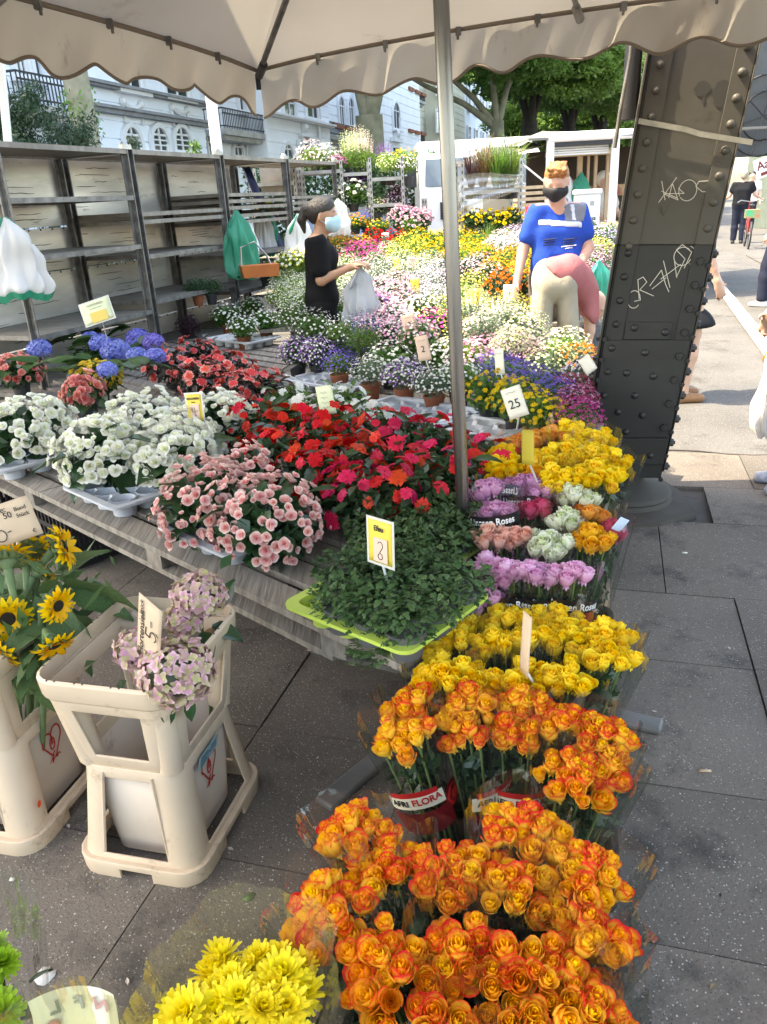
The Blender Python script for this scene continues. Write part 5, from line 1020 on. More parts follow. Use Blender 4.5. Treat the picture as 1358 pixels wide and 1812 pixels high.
for i, (px, py, h, n, rad, m, lab) in enumerate(((1000, 845, .68, 12, .075, pm_yrose, 'yellow roses front centre above the cream ones'), (1060, 835, .68, 12, .078, pm_yrose, 'yellow roses front right by the column'), (950, 835, .68, 10, .07, pm_grose, 'golden roses front beside the olive card'), (885, 822, .68, 11, .075, pm_yrose, 'yellow roses front left by the pole'), (880, 800, .69, 10, .07, pm_yrose, 'yellow roses second row left'), (975, 805, .69, 12, .075, pm_yrose, 'yellow roses second row centre'), (1045, 800, .69, 12, .075, pm_yrose, 'yellow roses second row right'), (1085, 812, .68, 10, .07, pm_yrose, 'yellow roses at the right end in a wide wrap'),
    (925, 775, .70, 12, .075, pm_orose, 'apricot orange roses back left'), (975, 765, .70, 12, .075, pm_orose, 'apricot orange roses back centre'), (1015, 785, .70, 11, .072, pm_yrose, 'yellow roses third row centre'), (1050, 768, .70, 12, .075, pm_yrose, 'yellow roses back right'), (1010, 755, .71, 9, .06, pm_yrose, 'yellow roses last row under the magenta kalanchoe'))):
    bouquet('wrapped '+lab, GG, px, py, h, n+3, rad*1.12, m, .0275, (.66, 2.75), .7, i+130, lip=(0,.035), L=.5)
# tubs that carry the bouquets
def tub(label, c, w, d, h, rz=-.28, z=0, mat=None, group='black flower tubs under the roses', cat='bucket', name='flower_tub'):
    t = thing(name, label, cat, (c[0], c[1], z), rz, group); b = MB()
    b.loft([rrect(w*.82, d*.82, .03, 0), rrect(w, d, .04, h-.02), rrect(w+.02, d+.02, .045, h-.02), rrect(w+.02, d+.02, .045, h), rrect(w-.012, d-.012, .035, h), rrect(w*.82-.012, d*.82-.012, .03, .01)], False)
    n = len(rrect(1,1,.1,0)); b.f.append(tuple(reversed(range(n)))); b.mi.append(0); o = len(b.v)-n; b.f.append(tuple(range(o, o+n))); b.mi.append(0); b.obj('tub', mat or black_m, t, 40); return t
for c, w, d, h, z, lab in (((.12, .93), .42, .34, .20, 0, 'black tub under the front orange roses'), ((.24, 1.24), .40, .22, .22, 0, 'black tub under the rear orange roses'), ((.30, 1.56), .44, .30, .24, 0, 'black tub under the yellow roses'), ((.46, 2.03), .40, .22, .30, 0, 'black tub under the mixed roses'), ((.64, 2.62), .42, .42, .30, .16, 'black tub under the golden rose rows')): tub(lab, c, w, d, h, -.28, z)
t = thing('wooden_crate', 'light wooden crate holding the pink roses', 'crate', (.37, 1.79, 0), -.3)
for nm, c, d in (('crate_board', (0,-.13,.24), (.46,.012,.14)), ('crate_board', (0,.13,.24), (.46,.012,.14)), ('crate_board', (-.23,0,.24), (.012,.245,.14)), ('crate_board', (.23,0,.24), (.012,.245,.14)), ('crate_board', (0,-.13,.08), (.46,.012,.12)), ('crate_board', (.23,0,.08), (.012,.245,.12)), ('crate_floor', (0,0,.012), (.44,.24,.014)), ('corner_post', (.218,-.118,.18), (.022,.022,.36)), ('corner_post', (-.218,-.118,.18), (.022,.022,.36)), ('corner_post', (.218,.118,.19), (.022,.022,.38))):
    b = MB(); b.box(c, d); b.obj(nm, wood_m, t)
t = thing('wooden_crate', 'wooden crate standing under the golden rose tub', 'crate', (.64, 2.62, 0), -.28)
b = MB(); b.box((0,0,.08), (.4,.4,.158)); b.obj('crate_body', wood_m, t)
b = MB(); p = at(1098, 928, .61); b.box((0,0,0), (.03, .002, .045)); o = b.obj('flower_tag', M_('blue white tag', (.55,.68,.85), .4), None); o.location = p; o.rotation_euler = (.3,.5,.2); tag(o, 'small pale blue tag tucked in the golden roses wrap', 'tag')
# bunches at the lower left edge
chm = strap_flower(31, ((18, .2, 1, .13, -.1), (17, .5, .95, .13, .1), (14, .8, .8, .13, .2), (10, 1.1, .6, .13, .3), (6, 1.35, .4, .12, .2)), nv=3).fin('blossom'); chm2 = strap_flower(32, ((17, .0, 1, .13, 0), (17, .35, .97, .13, .15), (14, .7, .85, .13, .3), (10, 1.05, .62, .13, .3), (6, 1.3, .4, .12, .3)), nv=3).fin('blossom')
bouquet('yellow chrysanthemums in a yellowish paper edged wrap', None, 425, 1775, .45, 32, .118, pm_chr, .037, None, .5, 201, ywrap_m, (.03,.06), meshes=[chm, chm2], name='chrysanthemum_bouquet', dome=.25, part='blossom', flare=.02, L=.4)
bouquet('second bunch of yellow chrysanthemums cut by the picture edge', None, 330, 1880, .43, 10, .08, pm_chr, .042, None, .5, 202, ywrap_m, (.0,.03), meshes=[chm, chm2], name='chrysanthemum_bouquet', dome=.25, part='blossom', L=.38)
pomm = strap_flower(33, tuple((int(16*math.cos(e)+3), e-.2, 1-.15*e, .16, .3) for e in (-.5, -.1, .3, .7, 1.1)), nv=2).fin('blossom')
bouquet('green pompon chrysanthemums in clear wrap at the left edge', None, -48, 1745, .46, 7, .085, pm_pom, .036, None, .5, 203, film_m, (.06,.10), meshes=[pomm], name='pompon_bouquet', dome=.3, part='blossom', L=.42)
def nfl(s, T, L, rb, rt):
    f = on_sleeve(T, L, rb, rt, R(92), .085, .0); patch('paper_label', f, .13, .085, wcard_m, s)
    for k, (ch, m) in enumerate((('N', M_('pale red print', (.55,.3,.28), .6)), ('F', greyink_m), ('L', M_('grey green print', (.22,.26,.22), .6)))):
        text(ch, .034, m, s, Matrix.Identity(4), True, lambda x, y, z, k=k: f(x+(-.036+.034*k), y+.012, -.004-z), .95)
    fr = on_sleeve(T, L, rb, rt, R(115), .075, -.003); b = MB(); b.add([fr(.013*math.cos(q*.6)*(1+.2*math.sin(q*2)), .014*math.sin(q*.6)-.01, -.002) for q in range(10)], [tuple(range(10))]); b.obj('printed_rose', M_('brown rose print', (.4,.2,.13), .6), s)
bouquet('yellowish wrap with mirrored letters at the bottom left', None, 122, 1985, .33, 3, .055, pm_yrose, .022, None, .5, 204, ywrap_m, (.125,.15), band=nfl, dome=.3, L=.3, flare=.03)
# ------------------------------------------------------------------ cream flower buckets with collars
def bucket(label, c, rz):
    t = thing('flower_bucket', label, 'bucket', c, rz, 'cream flower buckets'); k, m = 4, 10; nb = 4*(k+m)
    def shell(name, rings, holes, mat, th=.0055, lip=None):
        b = MB(); vs = [p for r in rings for p in r]; fs = []
        for i in range(len(rings)-1):
            for j in range(nb):
                blk, q = divmod(j, k+m)
                if any(i0 <= i < i1 and q >= k and a <= q-k < z and (blk in sides) for i0, i1, a, z, sides in holes): continue
                j2 = (j+1) % nb; fs.append((i*nb+j, i*nb+j2, (i+1)*nb+j2, (i+1)*nb+j))
        b.add(vs, fs); o = b.obj(name, mat, t, 45); md = o.modifiers.new('s', 'SOLIDIFY'); md.thickness = th; md.offset = 0; mb = o.modifiers.new('b', 'BEVEL'); mb.width = .0014; mb.segments = 2; mb.limit_method = 'ANGLE'; mb.angle_limit = R(50); return o
    rr = lambda w, d, z, r=.045: rrect(w, d, r, z, k, m)
    shell('skirt', [rr(.315,.375,.035), rr(.31,.37,.06), rr(.302,.36,.085), rr(.268,.318,.235), rr(.262,.31,.27), rr(.258,.305,.30)], [(1, 4, 1, 9, (0,1,2,3))], cream_m)
    shell('foot_rim', [rr(.335,.395,.0,.06), rr(.338,.398,.03,.06), rr(.34,.40,.048,.06)], [(0, 1, 3, 7, (0,1,2,3))], cream_m, .008)
    shell('foot_ledge', [rr(.338,.398,.046,.06), rr(.31,.368,.044,.045)], [], cream_m, .004)
    b = MB(); b.loft([rr(.242,.288,.30,.04), rr(.205,.245,.02,.035)], False); b.f.append(tuple(nb+i for i in range(nb))); b.mi.append(0); ot = b.obj('inner_tub', creamtub_m, t, 40); md = ot.modifiers.new('s', 'SOLIDIFY'); md.thickness = .004
    shell('collar', [rr(.25,.297,.298), rr(.262,.31,.325), rr(.266,.315,.335), rr(.30,.355,.455), rr(.305,.362,.475), rr(.325,.385,.52)], [(2, 4, 1, 9, (0,1,2,3))], cream_m)
    shell('rim', [rr(.322,.382,.505,.05), rr(.335,.396,.515,.055), rr(.342,.403,.556,.058), rr(.33,.391,.560,.052), rr(.326,.386,.53,.05)], [], cream_m, .004)
    for sx, sy in ((1,1), (1,-1), (-1,1), (-1,-1)):
        b = MB(); b.tube([(sx*.105, sy*.128, .30), (sx*.120, sy*.148, .50)], [.03, .036], 8, False); b.obj('corner_post', cream_m, t, 60)
    # raised rib lines beside the front window, red heart mark and the small holes of the rim
    for sx in (-1, 1):
        b = MB(); b.tube([(sx*.088, -.183, .06), (sx*.064, -.157, .285)], .004, 6); b.obj('raised_rib', cream_m, t, 60)
    Mx = Matrix.Translation((.1185, .02, .165)) @ Matrix.Rotation(R(4), 4, 'Y') @ Matrix(((0,0,1,0),(1,0,0,0),(0,1,0,0),(0,0,0,1)))
    heart = [arc(-.012,.012,.013,.017,-40,200,12), arc(.012,.014,.013,.019,220,-60,14), [(-.022,.006),(-.004,-.022),(.002,-.016)], [(.024,.006),(.004,-.03),(.012,-.028)], arc(0,.002,.006,.012,0,360,12), [(-.008,-.03),(-.002,-.022),(-.006,-.036)]]
    strokes('heart_mark', [[(x*1.5, y*1.5) for x, y in l] for l in heart], .0042, red_m, t, Mx @ Matrix.Translation((-.02,.03,.002))); strokes('small_lettering', [[(-.02+.005*i, -.045+.004*((i*7) % 3-1)) for i in range(10)]], .0022, red_m, t, Mx @ Matrix.Translation((-.02,.03,.002)))
    b = MB()
    for x in (-.12, -.1, -.05, -.03, .04, .06, .12):
        b.box((x, -.196, .5605), (.004, .004, .002)); b.box((.166, x*1.2, .5605), (.004, .004, .002)); b.box((-.166, x*1.2, .5605), (.004, .004, .002))
    o = b.obj('rim_holes', seam_m, t); o['kind'] = 'stuff'
    return t
b1 = bucket('cream flower bucket with two hydrangeas and red heart mark', (-.595, 1.605, 0), R(-15))
Mx = Matrix.Translation((.14, -.02, .262)) @ Matrix.Rotation(R(12), 4, 'Y') @ Matrix(((0,0,1,0),(1,0,0,0),(0,1,0,0),(0,0,0,1)))
b = MB(); b.box((0,0,0), (.10,.042,.001)); link('blue_sticker', b.mesh('blue_sticker', M_('cyan sticker', (.28,.48,.52), .5, (.24,.42,.47), 30)), b1, M=Mx)
strokes('sticker_print', [[(-.042,.014-.007*i), (-.01+.01*(i % 3), .014-.007*i)] for i in range(5)]+[[(.01,.01-.008*i),(.04,.01-.008*i)] for i in range(3)], .0018, M_('sticker ink', (.06,.12,.14), .7), b1, Mx @ Matrix.Translation((0,0,.0012)))
nr = at(80, 1506, 0); c2 = nr - (Vector((-.47,1.395,0))-Vector((-.595,1.605,0))); b2 = bucket('cream flower bucket full of sunflowers with an orange spot', (c2.x, c2.y, 0), R(-15))
b = MB(); b.add([(.007*math.cos(q*.7), .012*math.sin(q*.7), 0) for q in range(9)], [tuple(range(9))]); link('orange_spot', b.mesh('orange_spot', orange_m), b2, M=Matrix.Translation((.1625,-.135,.12)) @ Matrix.Rotation(R(9), 4, 'Y') @ Matrix(((0,0,1,0),(1,0,0,0),(0,1,0,0),(0,0,0,1))))
# hydrangea stems
fls = []
for q in range(4):
    f = floret(50+q, 4, rnd(.1,.5), .45, 4); f.sphere((0,0,.05), .06, 5, 3); f.A += [(0,0,0,1)]*(len(f.v)-len(f.A)); fls.append(f.fin('floret'))
def hydrangea(label, heads, leaves, stem_to):
    p0 = heads[0][0]; t = thing('hydrangea', label, 'flower', stem_to, 0, 'cut hydrangeas in the cream bucket'); o0 = Vector(stem_to)
    for c, r, sq, cols in heads:
        hd = Matrix.Translation(c-o0); n = int(250*(r/.085)**1.6)
        b = MB(); b.sphere(c-o0, r*.72, 12, 8, (1,1,sq)); fh = b.obj('flower_head', lm_grey, t, 180)
        for d in fib(n, 0, 150):
            d = (d+Vector((rnd(-.14,.14), rnd(-.14,.14), rnd(-.14,.14)))).normalized(); rr = r*rnd(.86,1.06)
            link('floret', random.choice(fls), fh, M=dirM((c-o0)+Vector((d.x*rr, d.y*rr, d.z*rr*sq)), d+Vector((rnd(-.5,.5), rnd(-.5,.5), rnd(-.4,.5))), rnd(0, 6), 0.0145*rnd(.8,1.25)), mat=pm_hyp)
    c = p0-o0; b = MB(); b.tube([(0,0,0), c*.5+Vector((.012,0,0)), c*.92], [.006,.005,.004], 8); b.obj('stem', stem_m, t, 60)
    for lp, dv, sc in leaves: link('leaf', lf_hyd, t, M=leafM(lp-o0, dv, sc, rnd(-.4,.4)), mat=lm_dark)
random.seed(4)
P1 = lambda x, y, h: at(x, y, h)
hydrangea('large dusty pink hydrangea hanging over the front of the bucket', ((P1(312,1190,.56), .082, .85, 0), (P1(243,1150,.58), .048, .9, 0)), ((P1(225,1205,.53), (-.6,-.2,-.5), .05), (P1(295,1250,.50), (.05,-.2,-1), .05), (P1(330,1240,.5), (.3,-.3,-.9), .05)), (-.60, 1.60, .02))
hydrangea('smaller green and pink hydrangea standing up at the back', ((P1(352,1052,.64), .062, .8, 0), (P1(325,1095,.6), .04, .9, 0)), ((P1(385,1085,.57), (.2,.5,.5), .10), (P1(375,1110,.55), (.9,.0,-.35), .085), (P1(360,1120,.55), (.2,-.6,-.3), .08)), (-.52, 1.72, .02))
# sunflowers
def sun_mesh(seed):
    random.seed(seed); b = PB()
    for i in range(22): b.petal(pf(i*6.283/22+rnd(-.1,.1), .35+rnd(-.25,.3), .72*rnd(.8,1.15), .15, .12, -.45, w0=.2, r0=.3), .9, 2, 4)
    for i in range(20): b.petal(pf(i*6.283/20+rnd(-.12,.12), .85+rnd(-.3,.3), .6*rnd(.8,1.15), .14, .12, -.5, w0=.2, r0=.27), .3, 2, 4)
    return b.fin('petals')
sun_me = [sun_mesh(1), sun_mesh(2)]
b = PB(); 
for ring, (c, el) in enumerate(((18, -.5), (18, -.9), (14, -.1))):
    for i in range(c): b.petal(pf(i*6.283/c+rnd(-.1,.1), el+rnd(-.2,.2), .5*rnd(.8,1.2), .12, .2, .9, w0=.25, r0=.30, z0=-.1), .5, 2, 3)
b.lathe([(.08,-.5), (.2,-.34), (.42,-.15), (.44,0)], 16); sep_me = b.fin('sepals')
b = MB(); b.lathe([(.3,-.02), (.3,.06), (.2,.11), (.1,.09), (0,.07)], 24); disc_me = b.mesh('disc', M_('sunflower disc', (.018,.012,.008), .9, (.045,.03,.012), 60, bump=1.0), 60)
lm_sep = leafm('sunflower sepal', (.16,.23,.10), (.11,.17,.07), .2, .6)
def sunflower(label, px, py, h, d, sc, foot):
    p = at(px, py, h); o = Vector(foot); t = thing('sunflower', label, 'flower', foot, 0, 'sunflowers in the cream bucket'); d = Vector(d).normalized(); Mx = dirM(p-o, d, rnd(0,6), sc)
    link('petals', random.choice(sun_me), t, M=Mx, mat=pm_sun); link('sepals', sep_me, t, M=Mx, mat=lm_sep); link('disc', disc_me, t, M=Mx)
    e = p-o-d*sc*.42; b = MB(); m1 = e-d*.05+Vector((0,0,-.03)); b.tube([(0,0,0), m1*.6, m1, e], [.007,.0075,.008,.012], 8); b.obj('stem', lm_sep, t, 60)
    for k in range(3):
        q = m1*(.72+.1*k)+Vector((0,0,.0)); a = rnd(0, 6.28); link('leaf', lf_sun, t, M=leafM(q, (math.cos(a), math.sin(a), rnd(-.2,.5)), rnd(.09,.15), rnd(-.6,.6)), mat=lm_sun)
c2v = Vector((c2.x, c2.y, .03))
for i, (px, py, h, d, sc, lab) in enumerate(((112, 968, .74, (.9,.15,.25), .062, 'sunflower turned right showing its green back'), (48, 970, .73, (-.1,.75,.5), .064, 'sunflower behind the white card stick'), (12, 990, .74, (-.25,.6,.6), .064, 'sunflower under the kraft price card'), (14, 1095, .62, (.4,-.75,.05), .058, 'sunflower facing out at the left picture edge'), (103, 1072, .66, (.8,-.5,-.05), .046, 'half open sunflower with dark centre beside the leaf'), (97, 1142, .59, (.45,-.55,-.65), .05, 'sunflower hanging head down over the bucket rim'), (5, 1155, .55, (-.4,-.7,-.3), .055, 'drooping sunflower low at the left edge'), (70, 1010, .68, (.5,.6,.4), .05, 'small sunflower half hidden in the middle'))):
    sunflower(lab, px, py, h, d, sc, c2v+Vector((rnd(-.05,.05), rnd(-.05,.05), 0)))
t = thing('sunflower_leaves', 'bunch of long green sunflower leaves in the bucket', 'leaves', c2v); 
for px, py, h, d, sc in ((120, 1040, .62, (.95,.1,-.1), .2), (130, 1045, .60, (.9,-.2,-.25), .16), (85, 1050, .64, (.35,-.3,.8), .1), (75, 1060, .62, (.6,-.6,-.4), .17), (95, 1095, .58, (.7,-.5,-.5), .16), (50, 1050, .62, (-.4,-.4,.4), .12), (75, 1120, .56, (.3,-.6,-.5), .12), (40, 1010, .68, (-.2,-.3,.5), .1), (110, 1010, .66, (.5,.3,.3), .12), (60, 1090, .58, (-.5,-.5,-.2), .1), (128, 1095, .56, (.9,.1,-.5), .11), (75, 1160, .52, (.15,-.25,-1), .19), (30, 1050, .6, (.2,-.6,.1), .1), (95, 1125, .55, (.1,-.5,.3), .09), (55, 1125, .56, (.5,-.5,.5), .09), (80, 1100, .57, (-.3,-.6,.4), .1)):
    link('leaf', lf_sun, t, M=leafM(at(px, py, h)-c2v, d, sc, rnd(-.8,.8)), mat=lm_sun)
P_ = np.random.normal(size=(240,3))*np.array((.075,.085,.07)); o = link('foliage', quads('foliage', leafquads(P_, .07, .3), lm_sun), t, M=Matrix.Translation(at(60,1075,.55)-c2v)); o['kind'] = 'stuff'
# ------------------------------------------------------------------ price cards
def cardM(c, yaw=0, tilt=0, roll=0): return Matrix.Translation(c) @ Matrix.Rotation(R(yaw), 4, 'Z') @ Matrix.Rotation(R(90-tilt), 4, 'X') @ Matrix.Rotation(R(roll), 4, 'Z')
def card(label, c, w, h, mat, yaw=0, tilt=0, roll=0, stick=None, layers=(), group=None, lam=False, cat='price card', sd=(0,-1)):
    Mx = cardM(c, yaw, tilt, roll); t = thing('price_card', label, cat, c, 0, group); L = Matrix.Translation(-Vector(c)) @ Mx; b = MB()
    b.grid(lambda u, v: Vector(((u-.5)*w, (v-.5)*h, .004*math.sin(math.pi*u)*math.sin(math.pi*v))), 6, 6); o = link('card', b.mesh('card', mat, 180), t, M=L); md = o.modifiers.new('s', 'SOLIDIFY'); md.thickness = .0012
    if lam: b = MB(); b.box((0,0,-.001), (w+.014, h+.014, .0012)); link('laminate', b.mesh('laminate', lam_m), t, M=L)
    if stick: b = MB(); e = L @ Vector((sd[0]*w*.3, sd[1]*h*.42, -.003)); b.tube([Vector(stick)-Vector(c), e], .0034, 6); b.obj('stick', stick_m, t, 60)
    return t, L
def on(L, x, y, z=.0052): return L @ Matrix.Translation((x, y, z))
PINKIN = dict()
t, L = card('yellow card reading Begonien above the white begonias', at(345, 722, .80), .072, .105, ycard_m, -28, 8, 6, at(365, 808, .66), lam=True)
b = MB(); b.box((0,0,0), (.044,.058,.001)); link('price_slip', b.mesh('price_slip', pcard_m), t, M=on(L, .004, -.014))
text('BEGONIEN', .0125, ink_m, t, on(L, 0, .036), True); text('Stück', .0085, ink_m, t, on(L, 0, .0225)); strokes('price', [[(-.01,.014),(-.011,-.003),(.008,-.001)], [(.001,.014),(.002,-.018)], [(.010,0),(.018,.002)], [(.007,-.014),(.006,-.018)]], .0016, ink_m, t, on(L, .002, -.012, .0062))
t, L = card('yellow card reading Efeu in the ivy tray', at(673, 960, .72), .085, .11, ycard_m, -48, 5, 3, at(686, 1030, .6), lam=True)
b = MB(); b.box((0,0,0), (.05,.062,.001)); link('price_slip', b.mesh('price_slip', pcard_m), t, M=on(L, .006, -.018)); text('Efeu', .02, ink_m, t, on(L, 0, .036), True)
strokes('price', [arc(0,.012,.009,.01,150,-30,8)+[(.004,.002),(-.002,-.006)], arc(0,-.016,.008,.008,160,-200,12)], .0018, ink_m, t, on(L, .006, -.018, .0062))
t, L = card('lime laminated sign above the blue hydrangea', at(172, 551, .98), .185, .125, lcard_m, -6, 12, 15, at(190, 600, .78), lam=True, cat='sign', sd=(.2,-1))
b = MB(); b.box((0,0,0), (.105,.06,.001)); link('price_slip', b.mesh('price_slip', M_('ochre card', (.66,.50,.12), .6)), t, M=on(L, .006, -.03, .0045)); text('HORTENSIEN', .017, greyink_m, t, on(L, 0, .043), True); text('verschiedene Farben', .0095, greyink_m, t, on(L, .0, .022))
t, L = card('pale lime card standing in the white petunias', at(577, 708, .77), .075, .115, lcard_m, -25, 5, 10, at(590, 752, .64)); strokes('handwriting', [[(-.02,.03-.02*i),(-.01,.034-.02*i),(-.004,.026-.02*i),(.006,.034-.02*i),(.014,.028-.02*i)] for i in range(4)], .0014, greyink_m, t, on(L, 0, 0, .0055))
t, L = card('kraft card priced 6,50 above the sunflowers', at(17, 925, .84), .125, .098, kraft_m, 8, 10, 13, at(28, 985, .7), sd=(.1,-1))
text('Blume:', .02, ink_m, t, on(L, -.022, .034)); text('Bund', .014, ink_m, t, on(L, .037, .026)); text('Stück', .014, ink_m, t, on(L, .038, .01)); text('50', .021, ink_m, t, on(L, .004, .018)); text('€', .014, ink_m, t, on(L, .048, -.036))
strokes('price', [[(.006,.03),(-.006,.016),(-.013,-.004)]+arc(.0,-.016,.013,.014,160,520,16), [(.018,-.012),(.026,-.011)]], .0022, ink_m, t, on(L, -.028, -.008, .0055))
t, L = card('kraft card reading Hortensien standing in the pink hydrangea', at(264, 1120, .66), .165, .085, kraft_m, -42, 4, 76, None)
text('Hortensien', .026, ink_m, t, on(L, -.008, .020)); text('Stück', .018, ink_m, t, on(L, .058, .022)); text('Edel', .018, ink_m, t, on(L, -.062, .0)); strokes('price', [[(.016,.018),(-.002,.02),(-.004,.004)]+arc(.004,-.008,.011,.011,110,-150,14), [(.026,.0),(.04,.001)], [(.018,-.018),(.014,-.026)]], .0026, ink_m, t, on(L, .0, -.014, .0055))
t, L = card('olive yellow card in the golden roses', at(934, 792, .82), .07, .10, M_('olive card', (.42,.34,.03), .6), -72, 5, 12, at(952, 856, .66))
t, L = card('narrow kraft card edge on in the yellow roses', at(930, 1140, .58), .05, .14, kraft_m, -80, 6, 8, at(952, 1222, .46))
for i, (px, py, h, w, hh, m, yaw, roll, foot, num, lab) in enumerate(((725, 573, .83, .085, .11, pcard_m, -20, 15, (732, 612, .7), '3', 'tilted pinkish card priced 3 beside the white nemesia'), (749, 616, .8, .07, .125, pcard_m, -25, 12, (760, 655, .68), '2', 'tall pinkish card left of the steel pole'), (884, 640, .78, .055, .12, wcard_m, -50, 10, (890, 672, .7), '', 'white card edge on in the violet campanula'), (911, 712, .82, .075, .11, wcard_m, -30, 22, (915, 760, .68), '25', 'tilted white card above the yellow bidens'), (552, 513, .8, .1, .075, wcard_m, 10, 4, (556, 535, .7), '', 'small white card left of the woman'), (1040, 645, .76, .06, .08, wcard_m, -40, 40, (1045, 660, .68), '', 'white card leaning at the iron column'))):
    t, L = card(lab, at(px, py, h), w, hh, m, yaw, 5, roll, at(*foot))
    if num: text(num, .045, ink_m, t, on(L, 0, -.006))
    strokes('handwriting', [[(-.02,.036),(-.008,.04),(.004,.035),(.018,.039)]], .002, greyink_m, t, on(L, 0, 0, .0055))
# litter on the pavement
def litter(nm, label, cat, px, py, pts, mat, h=.003, rz=0):
    b = MB(); n = len(pts); c = Vector((0,0,.004)); b.add([(x, y, .002*math.sin(i*2.1)) for i, (x, y) in enumerate(pts)]+[c], [(i, (i+1) % n, n) for i in range(n)]); o = b.obj(nm, mat, None, 180); o.location = at(px, py, h); o.rotation_euler = (.03,.02,rz); md = o.modifiers.new('s', 'SOLIDIFY'); md.thickness = .0012; tag(o, label, cat)
litter('paper_scrap', 'torn white paper disc on the slabs', 'paper', 80, 1726, [(.022,.0),(.021,.012),(.006,.008),(.004,.021),(-.012,.019),(-.021,.006),(-.02,-.01),(-.008,-.021),(.006,-.022),(.014,-.016)], white_m)
litter('fallen_leaf', 'curled green leaf on the pavement', 'leaf', 441, 1588, [(.018,.004),(.008,.012),(-.006,.011),(-.017,.002),(-.008,-.009),(.006,-.010)], lm_mid, .005, .4)
litter('fallen_petal', 'pink petal before the lime tray', 'petal', 551, 1149, [(.014,.002),(.006,.012),(-.008,.011),(-.014,-.002),(-.004,-.011),(.008,-.008)], M_('fallen pink petal', (.62,.26,.28), .6), .006)
litter('fallen_petal', 'white petal right beside the pink one', 'petal', 561, 1147, [(.005,.012),(-.005,.011),(-.004,-.012),(.004,-.01)], white_m, .006)
litter('yellow_scrap', 'small yellow scrap on the right pavement', 'scrap', 1248, 1364, [(.018,.004),(-.016,.006),(-.018,-.002),(.016,-.005)], wood_m)
litter('twig', 'dry twig on the slab before the crack', 'twig', 1210, 880, [(.06,-.02),(.02,.006),(-.05,.03),(-.052,.027),(.018,.002),(.058,-.023)], seam_m)
litter('pale_crumb', 'pale crumb near the left bucket', 'crumb', 22, 1556, [(.008,.003),(-.006,.006),(-.008,-.003),(.005,-.006)], wcard_m, .004)
litter('white_crumb', 'white crumb on the slab near the column', 'crumb', 1212, 978, [(.014,.003),(-.010,.006),(-.014,-.003),(.009,-.006)], wcard_m, .004)

random.seed(77); b = MB()
for i in range(90):
    c = at(rnd(60, 1340), rnd(1000, 1800), .004); a = rnd(0, 6.28); l = rnd(.004, .011); d = Vector((math.cos(a), math.sin(a), 0)); e = Vector((-d.y, d.x, 0)); b.m = random.choice((0,0,1,2)); b.add([c+d*l, c+e*l*.45+Vector((0,0,.002)), c-d*l, c-e*l*.5+Vector((0,0,.001))], [(0,1,2,3)])
o = b.obj('fallen_bits', [M_('dry leaf bits', (.16,.12,.07), .9), M_('pale petal bits', (.45,.38,.33), .8), M_('dark dirt bits', (.03,.025,.02), .9)]); tag(o, 'scattered petals and dirt bits on the paving', None, None, 'stuff')
# ------------------------------------------------------------------ people: one smooth body each, clothes grown over the same form
def surf(F, org, res):
    ins = F < 0; nx, ny, nz = F.shape
    c = np.zeros((nx-1, ny-1, nz-1), dtype=np.int8)
    for dx in (0,1):
        for dy in (0,1):
            for dz in (0,1): c += ins[dx:nx-1+dx, dy:ny-1+dy, dz:nz-1+dz]
    act = (c > 0) & (c < 8); idx = -np.ones(act.shape, dtype=np.int64); I = np.argwhere(act); idx[act] = np.arange(len(I))
    acc = np.zeros((len(I), 3)); cnt = np.zeros(len(I))
    cor = [(a, b, d) for a in (0,1) for b in (0,1) for d in (0,1)]
    for a in cor:
        for b in cor:
            if sum(b)-sum(a) == 1 and all(y >= x for x, y in zip(a, b)):
                fa = F[I[:,0]+a[0], I[:,1]+a[1], I[:,2]+a[2]]; fb = F[I[:,0]+b[0], I[:,1]+b[1], I[:,2]+b[2]]; m = (fa < 0) != (fb < 0)
                t = np.where(m, fa/np.where(m, fa-fb, 1), 0)
                acc += m[:,None]*(np.array(a)+t[:,None]*(np.array(b)-np.array(a))); cnt += m
    V = (I+acc/np.maximum(cnt, 1)[:,None])*res+org; Q = []
    for ax in range(3):
        s0 = [slice(0, n-1) for n in F.shape]; s1 = list(s0); s1[ax] = slice(1, F.shape[ax]); s0 = [slice(0, F.shape[k]-(1 if k == ax else 0)) for k in range(3)]; s1 = [slice(1 if k == ax else 0, F.shape[k]) for k in range(3)]
        A, B = ins[tuple(s0)], ins[tuple(s1)]; E = np.argwhere(A != B); o1, o2 = [k for k in range(3) if k != ax]
        ok = (E[:,o1] > 0) & (E[:,o2] > 0) & (E[:,o1] < F.shape[o1]-1) & (E[:,o2] < F.shape[o2]-1); E = E[ok]; fl = A[tuple(E.T)]
        def sh(d1, d2):
            e = E.copy(); e[:,o1] -= d1; e[:,o2] -= d2; return idx[tuple(e.T)]
        q = np.stack([sh(1,1), sh(0,1), sh(0,0), sh(1,0)], 1)
        if ax == 1: fl = ~fl
        q[~fl] = q[~fl][:,::-1]; Q.append(q)
    return V, np.concatenate(Q)
